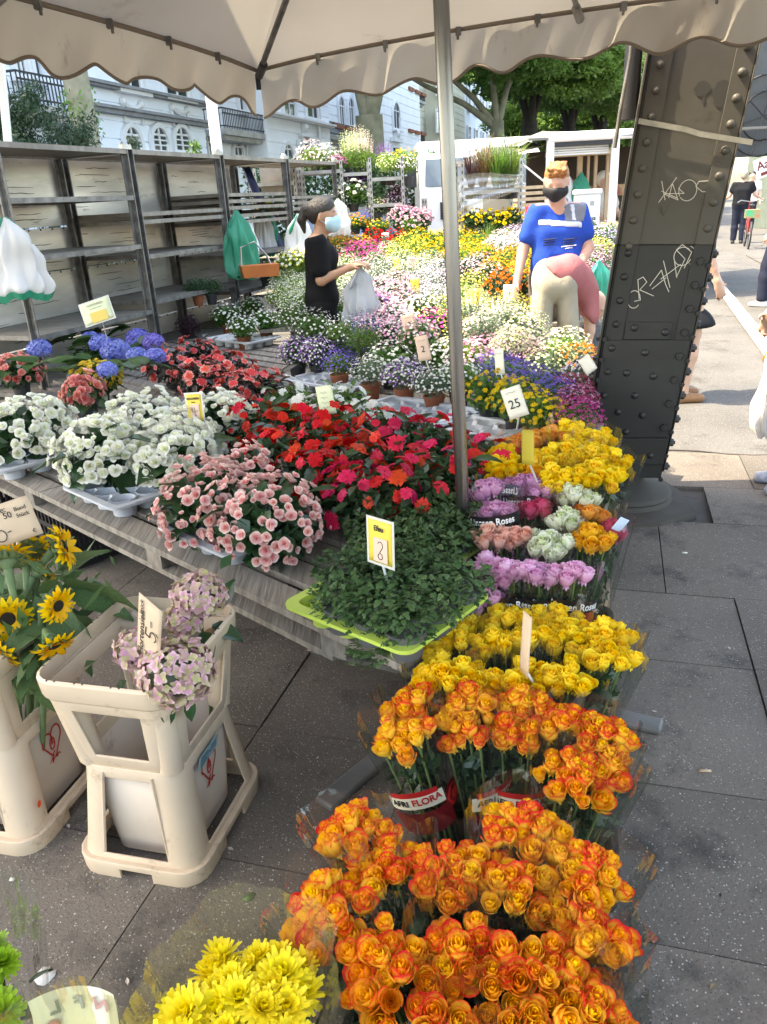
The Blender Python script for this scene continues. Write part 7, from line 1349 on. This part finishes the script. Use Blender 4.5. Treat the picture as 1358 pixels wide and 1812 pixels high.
while Y < 9.3:
    zt = ztop(Y); x0 = max(-.05 if Y < 6.3 else -.75, -.9+.0*Y); x1 = (.95+.38*(Y-4.6)) if Y < 7 else 2.0+.33*(Y-7)
    x = x0+(.14 if int(Y*10) % 2 else 0)
    if Y > 5.2:
        b = MB(); bw = thing('flower_bench', f'wooden bench step under the {ordn[rowi]} sunlit flower row', 'bench', (0,0,0), 0, 'rising flower benches'); b.box(((x0+x1)/2, Y, zt-.015), (x1-x0+.3, .30, .025)); b.obj('board', plank_m, bw)
        for xx in (x0+.1, x1-.1): b = MB(); b.box((xx, Y, (zt-.03)/2), (.05, .05, zt-.03)); b.obj('leg', plank_m, bw)
    coli = 0
    while x < x1:
        p = Vector((x+rnd(-.03,.03), Y+rnd(-.03,.03), zt)); c = p+Vector((0,0,.18)); px, py = pix(c)
        if (p.xy-Vector((M0.x, M0.y-.05)).xy).length < .42 or (p.xy-Vector((B0.x+.08, B0.y+.12)).xy).length < .40 or (p.xy-W0.xy).length < .35 or (abs(p.x-B0.x-.3) < .25 and abs(p.y-B0.y-.3) < .3): x += .27; continue
        a = min(anch, key=lambda q: (q[0]-px)**2+((q[1]-py)*1.6)**2+rnd(0, 900))
        place = f'{ordn[rowi]} row, {ordn[coli]} from the left'; coli += 1
        kind, cols, lm = a[2], a[3], a[4]; r = rnd(.15,.18); kn = kind; kind = {'mass':'fmass','clus':'fclus','daisy':'fdaisy','pom':'fpom'}.get(kind, kind)
        cs = cols if isinstance(cols, tuple) else (cols,)
        if kind == 'grass':
            t = thing('grass_plant', 'arching light green grass, sunlit '+place, 'potted plant', (p.x, p.y, zt), rnd(0,6), TGB); pot(t, .06, .1, blackpot_m); o = link('blades', random.choice(grass_me), t, M=Matrix.Translation((0,0,.08)) @ Matrix.Diagonal((.27,.27,.30,1)), mat=lm_lime); o['kind'] = 'stuff'
        else:
            nm = {'white':'white','palegreen':'pale green','lemon':'lemon yellow','blush':'blush pink','lilac':'lilac','rust':'yellow and brown'}.get(cs[-1], cs[-1])
            small(f'{cs[0]}_flower'.replace('palegreen','green'), f'{adj[kn]} {cs[0] if cs[0] != "palegreen" else "pale green"} '+(f'and {nm} ' if len(cs) > 1 and nm != cs[0] and 'pale green' not in nm+cs[0] else '')+'plant, sunlit '+place, TGB, c-Vector((0,0,.02)), r, rnd(.12,.16), kind, cols, lm, zt, blackpot_m, .055)
        k += 1; x += .27
    Y += .285; rowi += 1
# price cards in the sunlit rows
for i, (px, py, Y, m, w, hh, lab) in enumerate(((735, 506, 6.4, ycard_m, .07, .12, 'yellow card in the white flowers left of the pole'), (703, 468, 7.4, ycard_m, .06, .11, 'yellow card farthest back left of the pole'), (728, 466, 7.3, pcard_m, .07, .11, 'pinkish card beside the farthest yellow card'), (844, 527, 5.6, ycard_m, .07, .12, 'yellow card between pale flowers right of the pole'), (949, 537, 5.5, ycard_m, .08, .1, 'tilted yellow card left of the cream shorts'), (682, 422, 9.0, wcard_m, .08, .12, 'white card among the red geraniums'), (902, 520, 5.8, wcard_m, .09, .13, 'white card among the orange flowers'))):
    c = atY(px, py, Y); t, L = card(lab, c, w, hh, m, rnd(-25,10), 5, rnd(-6,10), c+Vector((.01,.02,-.2)), group='cards in the sunlit rows')
    strokes('handwriting', [[(-.018,.03),(-.006,.034),(.006,.029),(.018,.033)], [(-.012,-.005),(0,.012),(.004,-.02)]], .003, ink_m, t, on(L, 0, 0, .0055))
# ------------------------------------------------------------------ plant trolleys behind
def trolley(label, px0, px1, Y, zt, shelves, D=.5):
    a, c = atY(px0, 300, Y), atY(px1, 300, Y); t = thing('plant_trolley', label, 'trolley', (a.x, Y, 0), 0, 'galvanised plant trolleys'); Wd = c.x-a.x
    for x, y in ((0,0), (Wd,0), (0,D), (Wd,D)):
        b = MB(); b.box((x, y, zt/2), (.035,.035,zt)); o = b.obj('post', steel_m, t); b = MB()
        for i in range(int(zt/.07)): b.box((x, y-.018, .06+i*.07), (.012,.002,.035))
        q = b.obj('slots', black_m, o); q['kind'] = 'stuff'
    for z in shelves:
        b = MB(); b.box((Wd/2, D/2, z), (Wd-.01, D-.01, .02)); o = b.obj('shelf', shelf_m, t); b = MB(); b.box((Wd/2, -.006, z), (Wd, .014, .04)); b.box((Wd/2, D+.006, z), (Wd, .014, .04)); b.obj('shelf_rim', steel_m, o)
    return a, Wd
zY = lambda py, Y: atY(700, py, Y).z
for lab, px0, px1, Y, zt, sh in (('bare galvanised trolley with one board behind the white bags', 440, 520, 9.9, 1.95, (.5, 1.0, 1.75)), ('trolley carrying pink and white flowers above the woman', 530, 604, 10.2, 1.98, (.55, 1.1, 1.45, 1.86)), ('trolley with white flowers and tall snapdragons', 604, 652, 10.3, 1.95, (.55, 1.0, 1.42, 1.82)), ('trolley with pots of yellow coneflowers left of the van', 655, 712, 10.0, 1.98, (.6, 1.06, 1.45, 1.74)), ('trolley with pink hydrangeas right before the van cab', 712, 752, 10.1, 1.5, (.6, 1.02))):
    a, Wd = trolley(lab, px0, px1, Y, zt, sh)
b = MB(); p = atY(494, 318, 10.0); b.box((0,0,0), (.44,.02,.34)); o = b.obj('grey_board', shelf_m, None); o.location = p; tag(o, 'grey plywood board leaning on the bare trolley', 'board')
TGT = 'plants on the trolleys'
def tplant(nm, lab, px, py, Y, base_py, r, h, kind, col, lm, pm=blackpot_m):
    c = atY(px, py, Y+.2); bz = atY(px, base_py, Y+.2).z; small(nm, lab, TGT, c, r, h, kind, col, lm, bz, pm, .07)
for a in (('white_stock', 'airy white flowers at the left of the trolley top', 555, 282, 10.2, 308, .22, .22, 'mass', ('white','blush'), lm_lime), ('white_stock', 'white and blush flowers on the trolley top behind the ponytail', 578, 285, 10.3, 308, .2, .2, 'mass', ('white','white'), lm_lime), ('pink_stock', 'hot pink flowers on the trolley top', 598, 292, 10.2, 310, .13, .12, 'clus', ('magenta','pink'), lm_mid), ('snapdragon', 'tall green snapdragon spikes left on the trolley top', 620, 285, 10.3, 312, .17, .24, 'spike', ('palegreen','palegreen'), lm_lime), ('snapdragon', 'tall green snapdragon spikes right on the trolley top', 645, 285, 10.3, 312, .17, .24, 'spike', ('palegreen','blush'), lm_lime), ('snapdragon', 'pink tipped snapdragons behind the green ones', 635, 280, 10.5, 312, .2, .25, 'spike', ('blush','palegreen'), lm_lime), ('coneflower', 'yellow coneflowers in a dark pot on the trolley', 716, 285, 10.0, 328, .17, .15, 'daisy', ('yellow',), lm_lime), ('white_aster', 'white asters in a dark pot on the trolley', 722, 294, 9.9, 328, .15, .13, 'mass', ('white','lilac'), lm_lime), ('light_green_plant', 'light green leafy plant in a dark pot on the trolley', 690, 292, 10.0, 328, .17, .15, 'fine', ('palegreen',), lm_lime), ('purple_plant', 'purple flowers beyond the light green plant', 680, 283, 10.2, 328, .14, .15, 'spike', 'purple', lm_lime),
          ('white_aster', 'white asters on the middle trolley shelf', 625, 345, 10.1, 375, .2, .17, 'pom', ('white',), lm_mid), ('white_aster', 'white flowers lower left on the trolley shelf', 604, 352, 10.1, 375, .16, .15, 'mass', ('white',), lm_mid), ('dark_leaf_plant', 'dark leaved plant on the second trolley shelf', 632, 318, 10.3, 330, .2, .12, 'fine', 'purple', lm_plum), ('grey_pot_plant', 'green plant in a grey pot on the lower trolley shelf', 668, 372, 10.0, 392, .16, .14, 'fine', 'palegreen', lm_grey, bpy.data.materials['grey pot']), ('pink_heather', 'dull pink heather in a grey pot on the trolley', 702, 365, 10.0, 392, .17, .16, 'mass', ('blush','pink'), lm_deep, bpy.data.materials['grey pot']), ('pink_begonia_pot', 'small pink flowers behind the trolley posts', 703, 342, 10.3, 360, .15, .12, 'clus', 'blush', lm_plum), ('yellow_daisy', 'orange yellow daisies under the trolley shelf', 628, 396, 9.8, 415, .18, .12, 'daisy', ('yellow','orange'), lm_mid), ('yellow_daisy', 'yellow daisies right under the trolley shelf', 672, 402, 9.7, 418, .15, .1, 'daisy', ('yellow',), lm_mid), ('violet_salvia', 'violet salvia spikes under the trolley shelf', 650, 398, 9.9, 418, .12, .16, 'spike', 'violet', lm_mid),
          ('pink_hydrangea', 'dusty pink hydrangea left before the van bumper', 712, 388, 9.6, 410, .17, .15, 'pom', ('blush','pink'), lm_deep), ('pink_hydrangea', 'pink hydrangea right before the van bumper', 742, 392, 9.6, 412, .18, .15, 'pom', ('pink','blush'), lm_deep), ('pink_hydrangea', 'pale pink hydrangea closest to the pole', 728, 402, 9.4, 418, .16, .13, 'pom', ('blush',), lm_mid),
          ('dark_petunia', 'dark violet leafy plant in a black pot in the open rack', 510, 384, 9.0, 400, .2, .1, 'fine', 'navy', lm_plum), ('yellow_green_plant', 'bright yellow green plant above the white bag', 468, 366, 9.2, 385, .1, .1, 'fine', 'lemon', lm_lime), ('white_stock', 'white and lime flowers beside the black T-shirt', 520, 470, 7.2, 500, .18, .16, 'clus', ('white','lemon'), lm_lime), ('pink_stock', 'white blush plant under the woman arm', 600, 500, 6.9, 530, .16, .14, 'mass', ('white','blush'), lm_lime)):
    tplant(*a)
def rplant(lab, px, py, Y, h, lm, pm, r=.13):
    c = atY(px, py, Y); t = thing('small_shrub', lab, 'potted plant', (c.x, c.y, c.z-.09), 0, 'small shrubs on the rack'); pot(t, .05, .09, pm); o = filler('fine', lm, t, Matrix.Translation((0,0,.15)) @ Matrix.Diagonal((r, r, h, 1)))
rplant('small dark shrub in a terracotta pot on the rack shelf', 350, 522, 6.9, .12, lm_deep, terra_m); rplant('small dark shrub beside the terracotta pot', 374, 520, 7.0, .1, lm_deep, blackpot_m); rplant('purple leaved small shrub under the rack shelf', 335, 590, 6.8, .16, lm_plum, blackpot_m); rplant('green shrub at the foot of the navy tarp', 470, 490, 7.8, .16, lm_deep, blackpot_m)
# wrapped trolley of grasses right of the pole
a, Wd = trolley('tall trolley of grasses wrapped in stretch film', 818, 922, 9.2, zY(292, 9.2), (.45, zY(410, 9.2), zY(352, 9.2)+.02), .6)
for i, (px, py, bpy_, m, s, lab) in enumerate(((835, 330, 352, lm_plum, 1.0, 'red tipped grass at the left of the wrapped trolley'), (855, 325, 352, leafm('reddish grass', (.2,.11,.06), (.15,.13,.04), .4), 1.1, 'reddish grass in the wrapped trolley'), (878, 325, 352, lm_lime, 1.1, 'lime grass in the middle of the wrapped trolley'), (905, 325, 352, lm_lime, 1.15, 'lime grass at the right of the wrapped trolley'), (890, 330, 352, lm_mid, 1.0, 'green grass at the back of the wrapped trolley'))):
    c = atY(px, bpy_, 9.4); t = thing('grass_plant', lab, 'potted plant', (c.x, c.y, c.z), i, 'grasses on the wrapped trolley'); pot(t, .09, .12, blackpot_m); o = link('blades', grass_me[i % 2], t, M=Matrix.Translation((0,0,.08)) @ Matrix.Diagonal((.42*s, .42*s, .58*s, 1)), mat=m); o['kind'] = 'stuff'
for i, (px, py) in enumerate(((836, 392), (862, 396), (888, 398), (905, 390))):
    c = atY(px, py, 9.2); small('yellow_chrysanthemum', ('leftmost', 'second', 'third', 'rightmost')[i]+' yellow chrysanthemum under the wrapped trolley shelf', TGT, c, .16, .15, 'pom', 'yellow', lm_deep, c.z-.22, blackpot_m, .07)
b = MB(); z0, z1 = zY(390, 9.2), zY(318, 9.2)
def wf(u, v):
    pts = [(-.03,-.04), (Wd+.03,-.04), (Wd+.03,.64), (-.03,.64), (-.03,-.04)]; i = min(3, int(u*4)); f = u*4-i; x = pts[i][0]*(1-f)+pts[i+1][0]*f; y = pts[i][1]*(1-f)+pts[i+1][1]*f
    lo = z0+.28*(x/Wd); return Vector((a.x+x+.012*math.sin(v*30+u*9), 9.2+y+.015*math.sin(v*23+u*7), lo+(z1-lo)*v+.02*math.sin(u*20)))
b.grid(wf, 48, 16); tag(b.obj('stretch_film', stretchf_m, None, 80), 'clear stretch film wound round the grass trolley', 'film')
# ------------------------------------------------------------------ white van
VY = 15.5; va, vb = atY(742, 300, VY), atY(962, 300, VY); van = thing('delivery_van', 'white delivery van with large windscreen and box body facing the market', 'van', (va.x, VY, 0)); VW = vb.x-va.x
vanw = M_('white van paint', (.74,.74,.73), .3, coat=.4); vgl = M_('van windscreen', (.05,.07,.085), .06, (.09,.12,.14), 1.2, spec=.9); vbk = M_('black bumper', (.02,.02,.022), .6)
zv = lambda py: atY(800, py, VY).z
b = MB(); zc = zv(268)
prof = [(0, .45), (-.02, .75), (.0, zv(332)), (.28, zc-.06), (.42, zc), (1.7, zc), (1.7, .45)]
r0, r1 = [Vector((.0, y, z)) for y, z in prof], [Vector((VW, y, z)) for y, z in prof]; b.loft([r0, r1]); o = b.obj('cab', vanw, van); md = o.modifiers.new('b', 'BEVEL'); md.width = .05; md.segments = 3
b = MB(); b.add([(.1, .0-.006, zv(328)), (VW-.1, -.006, zv(328)), (VW-.14, .27-.012, zc-.1), (.14, .27-.012, zc-.1)], [(0,1,2,3)]); b.obj('windscreen', vgl, van)
b = MB()
for x0_, x1_ in ((.5, 1.3),): b.tube([(x0_, -.02, zv(327)), (x1_, .05, zv(318))], .012, 5)
b.tube([(1.2, -.02, zv(327)), (1.9, .03, zv(320))], .012, 5); b.obj('wiper', vbk, van)
b = MB(); b.box((VW/2, -.02, .52), (VW+.02, .1, .28)); b.obj('bumper', vbk, van)
for x in (.18, VW-.18): b = MB(); b.box((x, -.03, .78), (.24, .05, .16)); b.obj('headlight', M_('lamp glass', (.5,.52,.54), .1, spec=.8) if 'lamp glass' not in bpy.data.materials else bpy.data.materials['lamp glass'], van)
g = MB(); g.box((.62, -.035, zv(372)), (.5, .03, .3)); gr = g.obj('grille', vbk, van)
b = MB(); 
for k in range(6): b.box((.62, -.055, zv(372)-.12+.048*k), (.48, .012, .018))
q = b.obj('grille_slats', M_('grille slat', (.06,.06,.065), .5), gr); q['kind'] = 'stuff'
b = MB(); b.box((VW/2+.12, 4.4, (zv(236)+.75)/2), (VW+.05, 5.2, zv(236)-.75)); o = b.obj('box_body', vanw, van); md = o.modifiers.new('b', 'BEVEL'); md.width = .04; md.segments = 2
b = MB(); b.tube([(.95, 1.0, zc+.02), (1.15, 1.0, zc+.12), (1.35, 1.0, zc+.02)], .03, 6); b.obj('roof_rail', vanw, van)
for x, y in ((.15, .7), (VW-.15, .7), (.15, 5.5), (VW-.15, 5.5)):
    b = MB(); M = Matrix.Rotation(R(90), 3, 'Y'); b.loft([[Vector((x+dx, y+.4*math.cos(q*.3927), .4+.4*math.sin(q*.3927))) for q in range(16)] for dx in (-.11, .11)]); b.obj('wheel', vbk, van)
for x in (-.12, VW+.12): b = MB(); b.box((x, .25, zv(310)), (.16, .1, .34)); b.tube([(x, .3, zv(310)+.1), (VW/2, .35, zv(300))], .012, 5); b.obj('mirror', vbk, van)
b = MB(); b.box((VW/2, -.075, .5), (.5, .012, .11)); b.obj('number_plate', white_m, van)
# blue car behind the trolleys
car = thing('parked_car', 'dark blue parked car seen through the trolleys', 'car', (atY(735, 350, 13.5).x, 13.5, 0), .2); carp = M_('blue car paint', (.02,.05,.13), .25, coat=.6)
b = MB(); b.loft([rrect(1.7, 4.0, .3, .3), rrect(1.78, 4.1, .3, .55), rrect(1.76, 4.05, .3, .85), rrect(1.5, 2.3, .3, 1.1), rrect(1.25, 1.6, .3, 1.42)]); b.v = [(x-1.0, y+1.6, z) for x, y, z in b.v]; b.obj('body', carp, car, 50)
b = MB(); b.add([(-1.7,.35,.93), (-.3,.35,.93), (-.42,.72,1.36), (-1.58,.72,1.36)], [(0,1,2,3)]); b.obj('windscreen', vgl, car)
for x in (-1.82, -.18):
    for y in (.4, 2.8): b = MB(); b.loft([[Vector((x+dx, y+.31*math.cos(q*.3927), .31+.31*math.sin(q*.3927))) for q in range(16)] for dx in (-.09, .09)]); b.obj('wheel', vbk, car)
# ------------------------------------------------------------------ stall with white frame and awning
SY = 11.2; sa, sb_ = atY(973, 300, SY), atY(1087, 300, SY); stall = thing('market_stall', 'white framed market stall with dark awning and produce counter', 'stall', (sa.x, SY, 0)); SW = sb_.x-sa.x
wfr = M_('white stall frame', (.74,.75,.77), .4); zs = lambda py: atY(1030, py, SY).z
for x in (0, SW): b = MB(); b.box((x, 0, zs(245)/2), (.09, .08, zs(245))); b.obj('post', wfr, stall)
b = MB(); b.box((SW/2+.1, 0, zs(241)), (SW+.3, .14, .12)); o = b.obj('roof_beam', wfr, stall); md = o.modifiers.new('b', 'BEVEL'); md.width = .05; md.segments = 3
b = MB(); b.box((SW/2, .03, zs(252)), (SW-.1, .12, .07)); b.obj('dark_rail', vbk, stall); b = MB()
for k in range(4): b.box((SW/2, .10, zs(259)-.028*k), (SW-.12, .02, .02))
b.obj('roller_shutter', wfr, stall)
b = MB(); b.add([(-.3,-.05,zs(240)), (SW+2.2,-.1,zs(242)), (SW+2.2,3.5,zs(232)+.1), (SW/2,2.6,zs(225)+.15), (-.3,3.5,zs(236))], [(0,1,2,3,4)]); o = b.obj('roof', M_('grey roof sheet', (.17,.165,.155), .7), stall); md = o.modifiers.new('s', 'SOLIDIFY'); md.thickness = .03
b = MB(); b.grid(lambda u, v: Vector((-.05-1.15*u, .2+1.0*v, zs(254)-.2*u+.12*v-.04*math.sin(u*9)*v)), 12, 6); o = b.obj('awning', M_('dark awning cloth', (.035,.035,.04), .7, (.16,.145,.12), 3, stretch=(1,8,8)), stall, 60); md = o.modifiers.new('s', 'SOLIDIFY'); md.thickness = .01
for x in (-.45, -.95): b = MB(); b.tube([(x, .25, zs(268)), (x+.45, .2, zs(320))], .014, 6); b.obj('awning_strut', wfr, stall)
b = MB(); b.box((-.42, 1.5, zs(335)), (.55, .05, 1.3)); b.obj('side_wall', M_('beige panel', (.5,.46,.38), .8), stall)
b = MB(); b.box((SW/2+.35, .1, zs(412)-.02), (SW+1.0, .7, .05)); b.box((SW/2+.35, -.24, zs(412)), (SW+1.0, .03, .09)); b.obj('counter', wfr, stall)
b = MB(); b.grid(lambda u, v: Vector((SW*.45+(SW*.7)*u, -.02+.04*math.sin(u*22), zs(418)*(1-v)*.99+.02)), 20, 3); b.obj('blue_skirt', btarp_m, stall, 60)
b = MB(); b.box((SW/2+.6, 2.4, 1.05), (SW+.9, .06, 2.1)); b.obj('back_wall', M_('dark stall back', (.035,.025,.022), .8, (.07,.045,.03), 3), stall)
for k, (px, w, m) in enumerate(((1026, .07, wood_m), (1041, .03, wood_m), (1054, .04, wood_m), (1075, .04, wood_m))): x = atY(px, 300, SY+.6).x-sa.x; b = MB(); b.box((x, .6, (zs(272)+zs(405))/2), (w, .05, zs(272)-zs(405))); b.obj('wooden_slat', wood_m, stall)
b = MB(); b.box((SW*.62, .55, zs(268)), (.9, .3, .06)); b.box((SW*.75, .7, zs(263)), (.7, .3, .05)); b.obj('light_shelf', M_('pale pine', (.66,.54,.36), .6), stall)
b = MB(); 
for k in range(7): b.box((SW*.5+.17*k, 1.6, zs(340)-.0), (.14, .1, .16+.1*(k % 3)))
q = b.obj('jars', M_('red jars', (.3,.04,.02), .3, (.45,.3,.16), 9), stall); q['kind'] = 'stuff'
fr_ms = [M_('red fruit', (.5,.06,.02), .4), M_('orange fruit', (.75,.28,.03), .4), M_('yellow fruit', (.7,.5,.05), .4)]
for k in range(5):
    x = SW*.35+.27*k; t = thing('fruit_crate', ('leftmost', 'second', 'middle', 'fourth', 'rightmost')[k]+' wooden fruit crate on the stall counter', 'crate', (sa.x+x, SY-.02, zs(412)+.006), 0, 'fruit crates on the stall counter')
    for nm, c, d in (('side_board', (0,-.16,.05), (.25,.012,.1)), ('side_board', (0,.16,.05), (.25,.012,.1)), ('end_board', (-.12,0,.05), (.012,.3,.1)), ('end_board', (.12,0,.05), (.012,.3,.1)), ('crate_floor', (0,0,.01), (.22,.3,.012))): b = MB(); b.box(c, d); b.obj(nm, wood_m, t)
    b = MB()
    for i in range(16): b.sphere((-.08+.053*(i % 4), -.11+.075*(i//4), .075+rnd(-.01,.02)), .034, 7, 5)
    q = b.obj('fruit', fr_ms[k % 3], t, 180); q['kind'] = 'stuff'
for px, py, m, lab in ((1002, 330, wht, 'pale shirt like cloth hanging in the stall'), (1030, 335, bagg_m, 'green bags hanging in the stall')): c = atY(px, 305, SY+.5); bag(lab, (c.x, c.y, c.z), .3, .55, m if m is bagg_m else bagw_m, None, .2, seed=int(px))
box = thing('power_box', 'white metal power box with small stickers beside the stall', 'power box', (atY(1037, 400, 10.2).x, 10.2, 0)); zb = atY(1037, 335, 10.2).z
b = MB(); b.box((0,0,zb/2-.03), (.26,.26,zb-.06)); o = b.obj('cabinet', wfr, box); b = MB(); b.box((0,0,zb-.03), (.30,.30,.06)); o = b.obj('lid', wfr, box); md = o.modifiers.new('b', 'BEVEL'); md.width = .02; md.segments = 3
for dx, z, m, s in ((.03, zb-.16, M_('grey sticker', (.3,.33,.33), .5), .05), (.04, zb-.36, M_('green sticker', (.03,.09,.07), .5), .08)): b = MB(); b.box((dx, -.133, z), (s, .004, s)); b.obj('sticker', m, box)
# wooden crate stack under the van side of the stall
t = thing('slatted_crates', 'two slatted wooden crates left of the man in blue', 'crate', (atY(938, 360, 11).x, 11.0, atY(938, 372, 11).z))
for k in range(5): b = MB(); b.box((0,0,.07*k), (.4,.3,.04)); b.obj('slat', wood_m, t)
# bicycle
bc = atY(1326, 390, 19.5); bike = thing('bicycle', 'red bicycle standing beside the woman in black', 'bicycle', (bc.x, 19.5, 0), R(70)); redp = M_('dull red paint', (.3,.03,.03), .4)
for x in (-.52, .52):
    b = MB(); n = 28; b.tube([(x+.33*math.cos(q*6.2832/n), 0, .34+.33*math.sin(q*6.2832/n)) for q in range(n+1)], .018, 6); w = b.obj('wheel', vbk, bike, 60); b = MB()
    for q in range(14): b.tube([(x,0,.34), (x+.32*math.cos(q*.4488), 0, .34+.32*math.sin(q*.4488))], .003, 4)
    b.tube([(x,-.04,.34), (x,.04,.34)], .025, 8); b.obj('spokes', steel_m, w)
b = MB()
for p_, q_ in (((-.52,0,.34), (-.05,0,.30)), ((-.52,0,.34), (-.2,0,.78)), ((-.05,0,.30), (-.22,0,.92)), ((-.05,0,.30), (.38,0,.75)), ((.38,0,.75), (.52,0,.34)), ((.38,0,.75), (.33,0,1.0))): b.tube([p_, q_], .018, 6)
b.obj('frame', redp, bike, 60); b = MB(); b.sphere((-.24,0,.95), .1, 8, 5, (1.3,.7,.4)); b.obj('saddle', vbk, bike, 60); b = MB(); b.tube([(.2,-.28,1.02), (.33,-.2,1.06), (.35,0,1.02), (.33,.2,1.06), (.2,.28,1.02)], .014, 6); b.obj('handlebar', steel_m, bike, 60)
b = MB(); b.box((-.55,0,.78), (.4,.3,.18)); b.obj('carrier_bag', M_('green red bag', (.04,.3,.15), .6, (.5,.05,.04), 5), bike)
# fish stall sign far right
fs = thing('fish_stall', 'grey fish stall with a sign reading Aale at the right edge', 'stall', (atY(1370, 330, 27).x, 27.0, 0)); b = MB(); b.box((1.6,.6,1.5), (3.6,2.0,3.0)); b.obj('stall_body', M_('pale green grey panel', (.14,.175,.155), .6, (.11,.14,.125), 2), fs); b = MB(); b.box((.3,-.6,1.3), (.6,.2,2.6)); b.obj('dark_panel', vbk, fs)
sg = thing('shop_sign', 'white tilted sign reading Aale in dark red letters', 'sign', atY(1352, 296, 25)); sg.rotation_euler = (R(90), R(-18), 0); b = MB(); b.box((.2,0,0), (.95,.55,.03)); b.obj('board', white_m, sg); text('Aale', .34, redfilm_m, sg, Matrix.Translation((.1,.07,.02)), True); b = MB(); b.box((.2,-.17,.02), (.65,.09,.01)); b.obj('printed_stripe', redfilm_m, sg)
wh = thing('awning_wheel', 'large round awning mechanism behind the column at the right edge', 'mechanism', atY(1352, 205, 14)); b = MB()
for rr_ in (.6, .36): b.tube([(rr_*math.cos(q*.224), 0, rr_*math.sin(q*.224)) for q in range(29)], .02, 6)
for q in range(6): b.tube([(0,0,0), (.6*math.cos(q*1.047+.3), 0, .6*math.sin(q*1.047+.3))], .014, 5)
b.obj('rim', vbk, wh, 60); b = MB(); b.box((.5,.12,.45), (1.9,.05,2.1)); b.obj('grey_panel', M_('grey tarpaulin', (.07,.078,.08), .7, (.05,.055,.058), 3), wh)
# white posts behind the rack
for px0, y0, px1, y1, Y, w, lab in ((371, 150, 386, 275, 9.4, .13, 'white painted post rising behind the rack top'), (2, 120, 14, 246, 7.2, .07, 'white post at the upper left picture edge')):
    a_, c_ = atY(px0, y0, Y), atY(px1, y1, Y); d_ = a_-c_; b = MB(); b.bar(c_-d_*(c_.z/d_.z)*.98, a_+d_*.3, w, w*.8, (1,0,0)); tag(b.obj('white_post', wfr, None), lab, 'post'); md = COL.objects[-1].modifiers.new('b', 'BEVEL'); md.width = .015; md.segments = 2
b = MB(); c_ = atY(237, 258, 6.4); o = link('foliage', rfol, None, M=Matrix.Translation(c_) @ Matrix.Scale(.07, 4), mat=lm_grey); tag(o, 'sprig of pale leaves on top of the rack clamp', 'sprig'); o.name = 'leaf_sprig'
c_ = atY(345, 262, 9.5); o = link('leaf_sprig', rfol, None, M=Matrix.Translation(c_) @ Matrix.Scale(.09, 4), mat=lm_mid); tag(o, 'green sprig growing behind the rack before the arched windows', 'sprig')
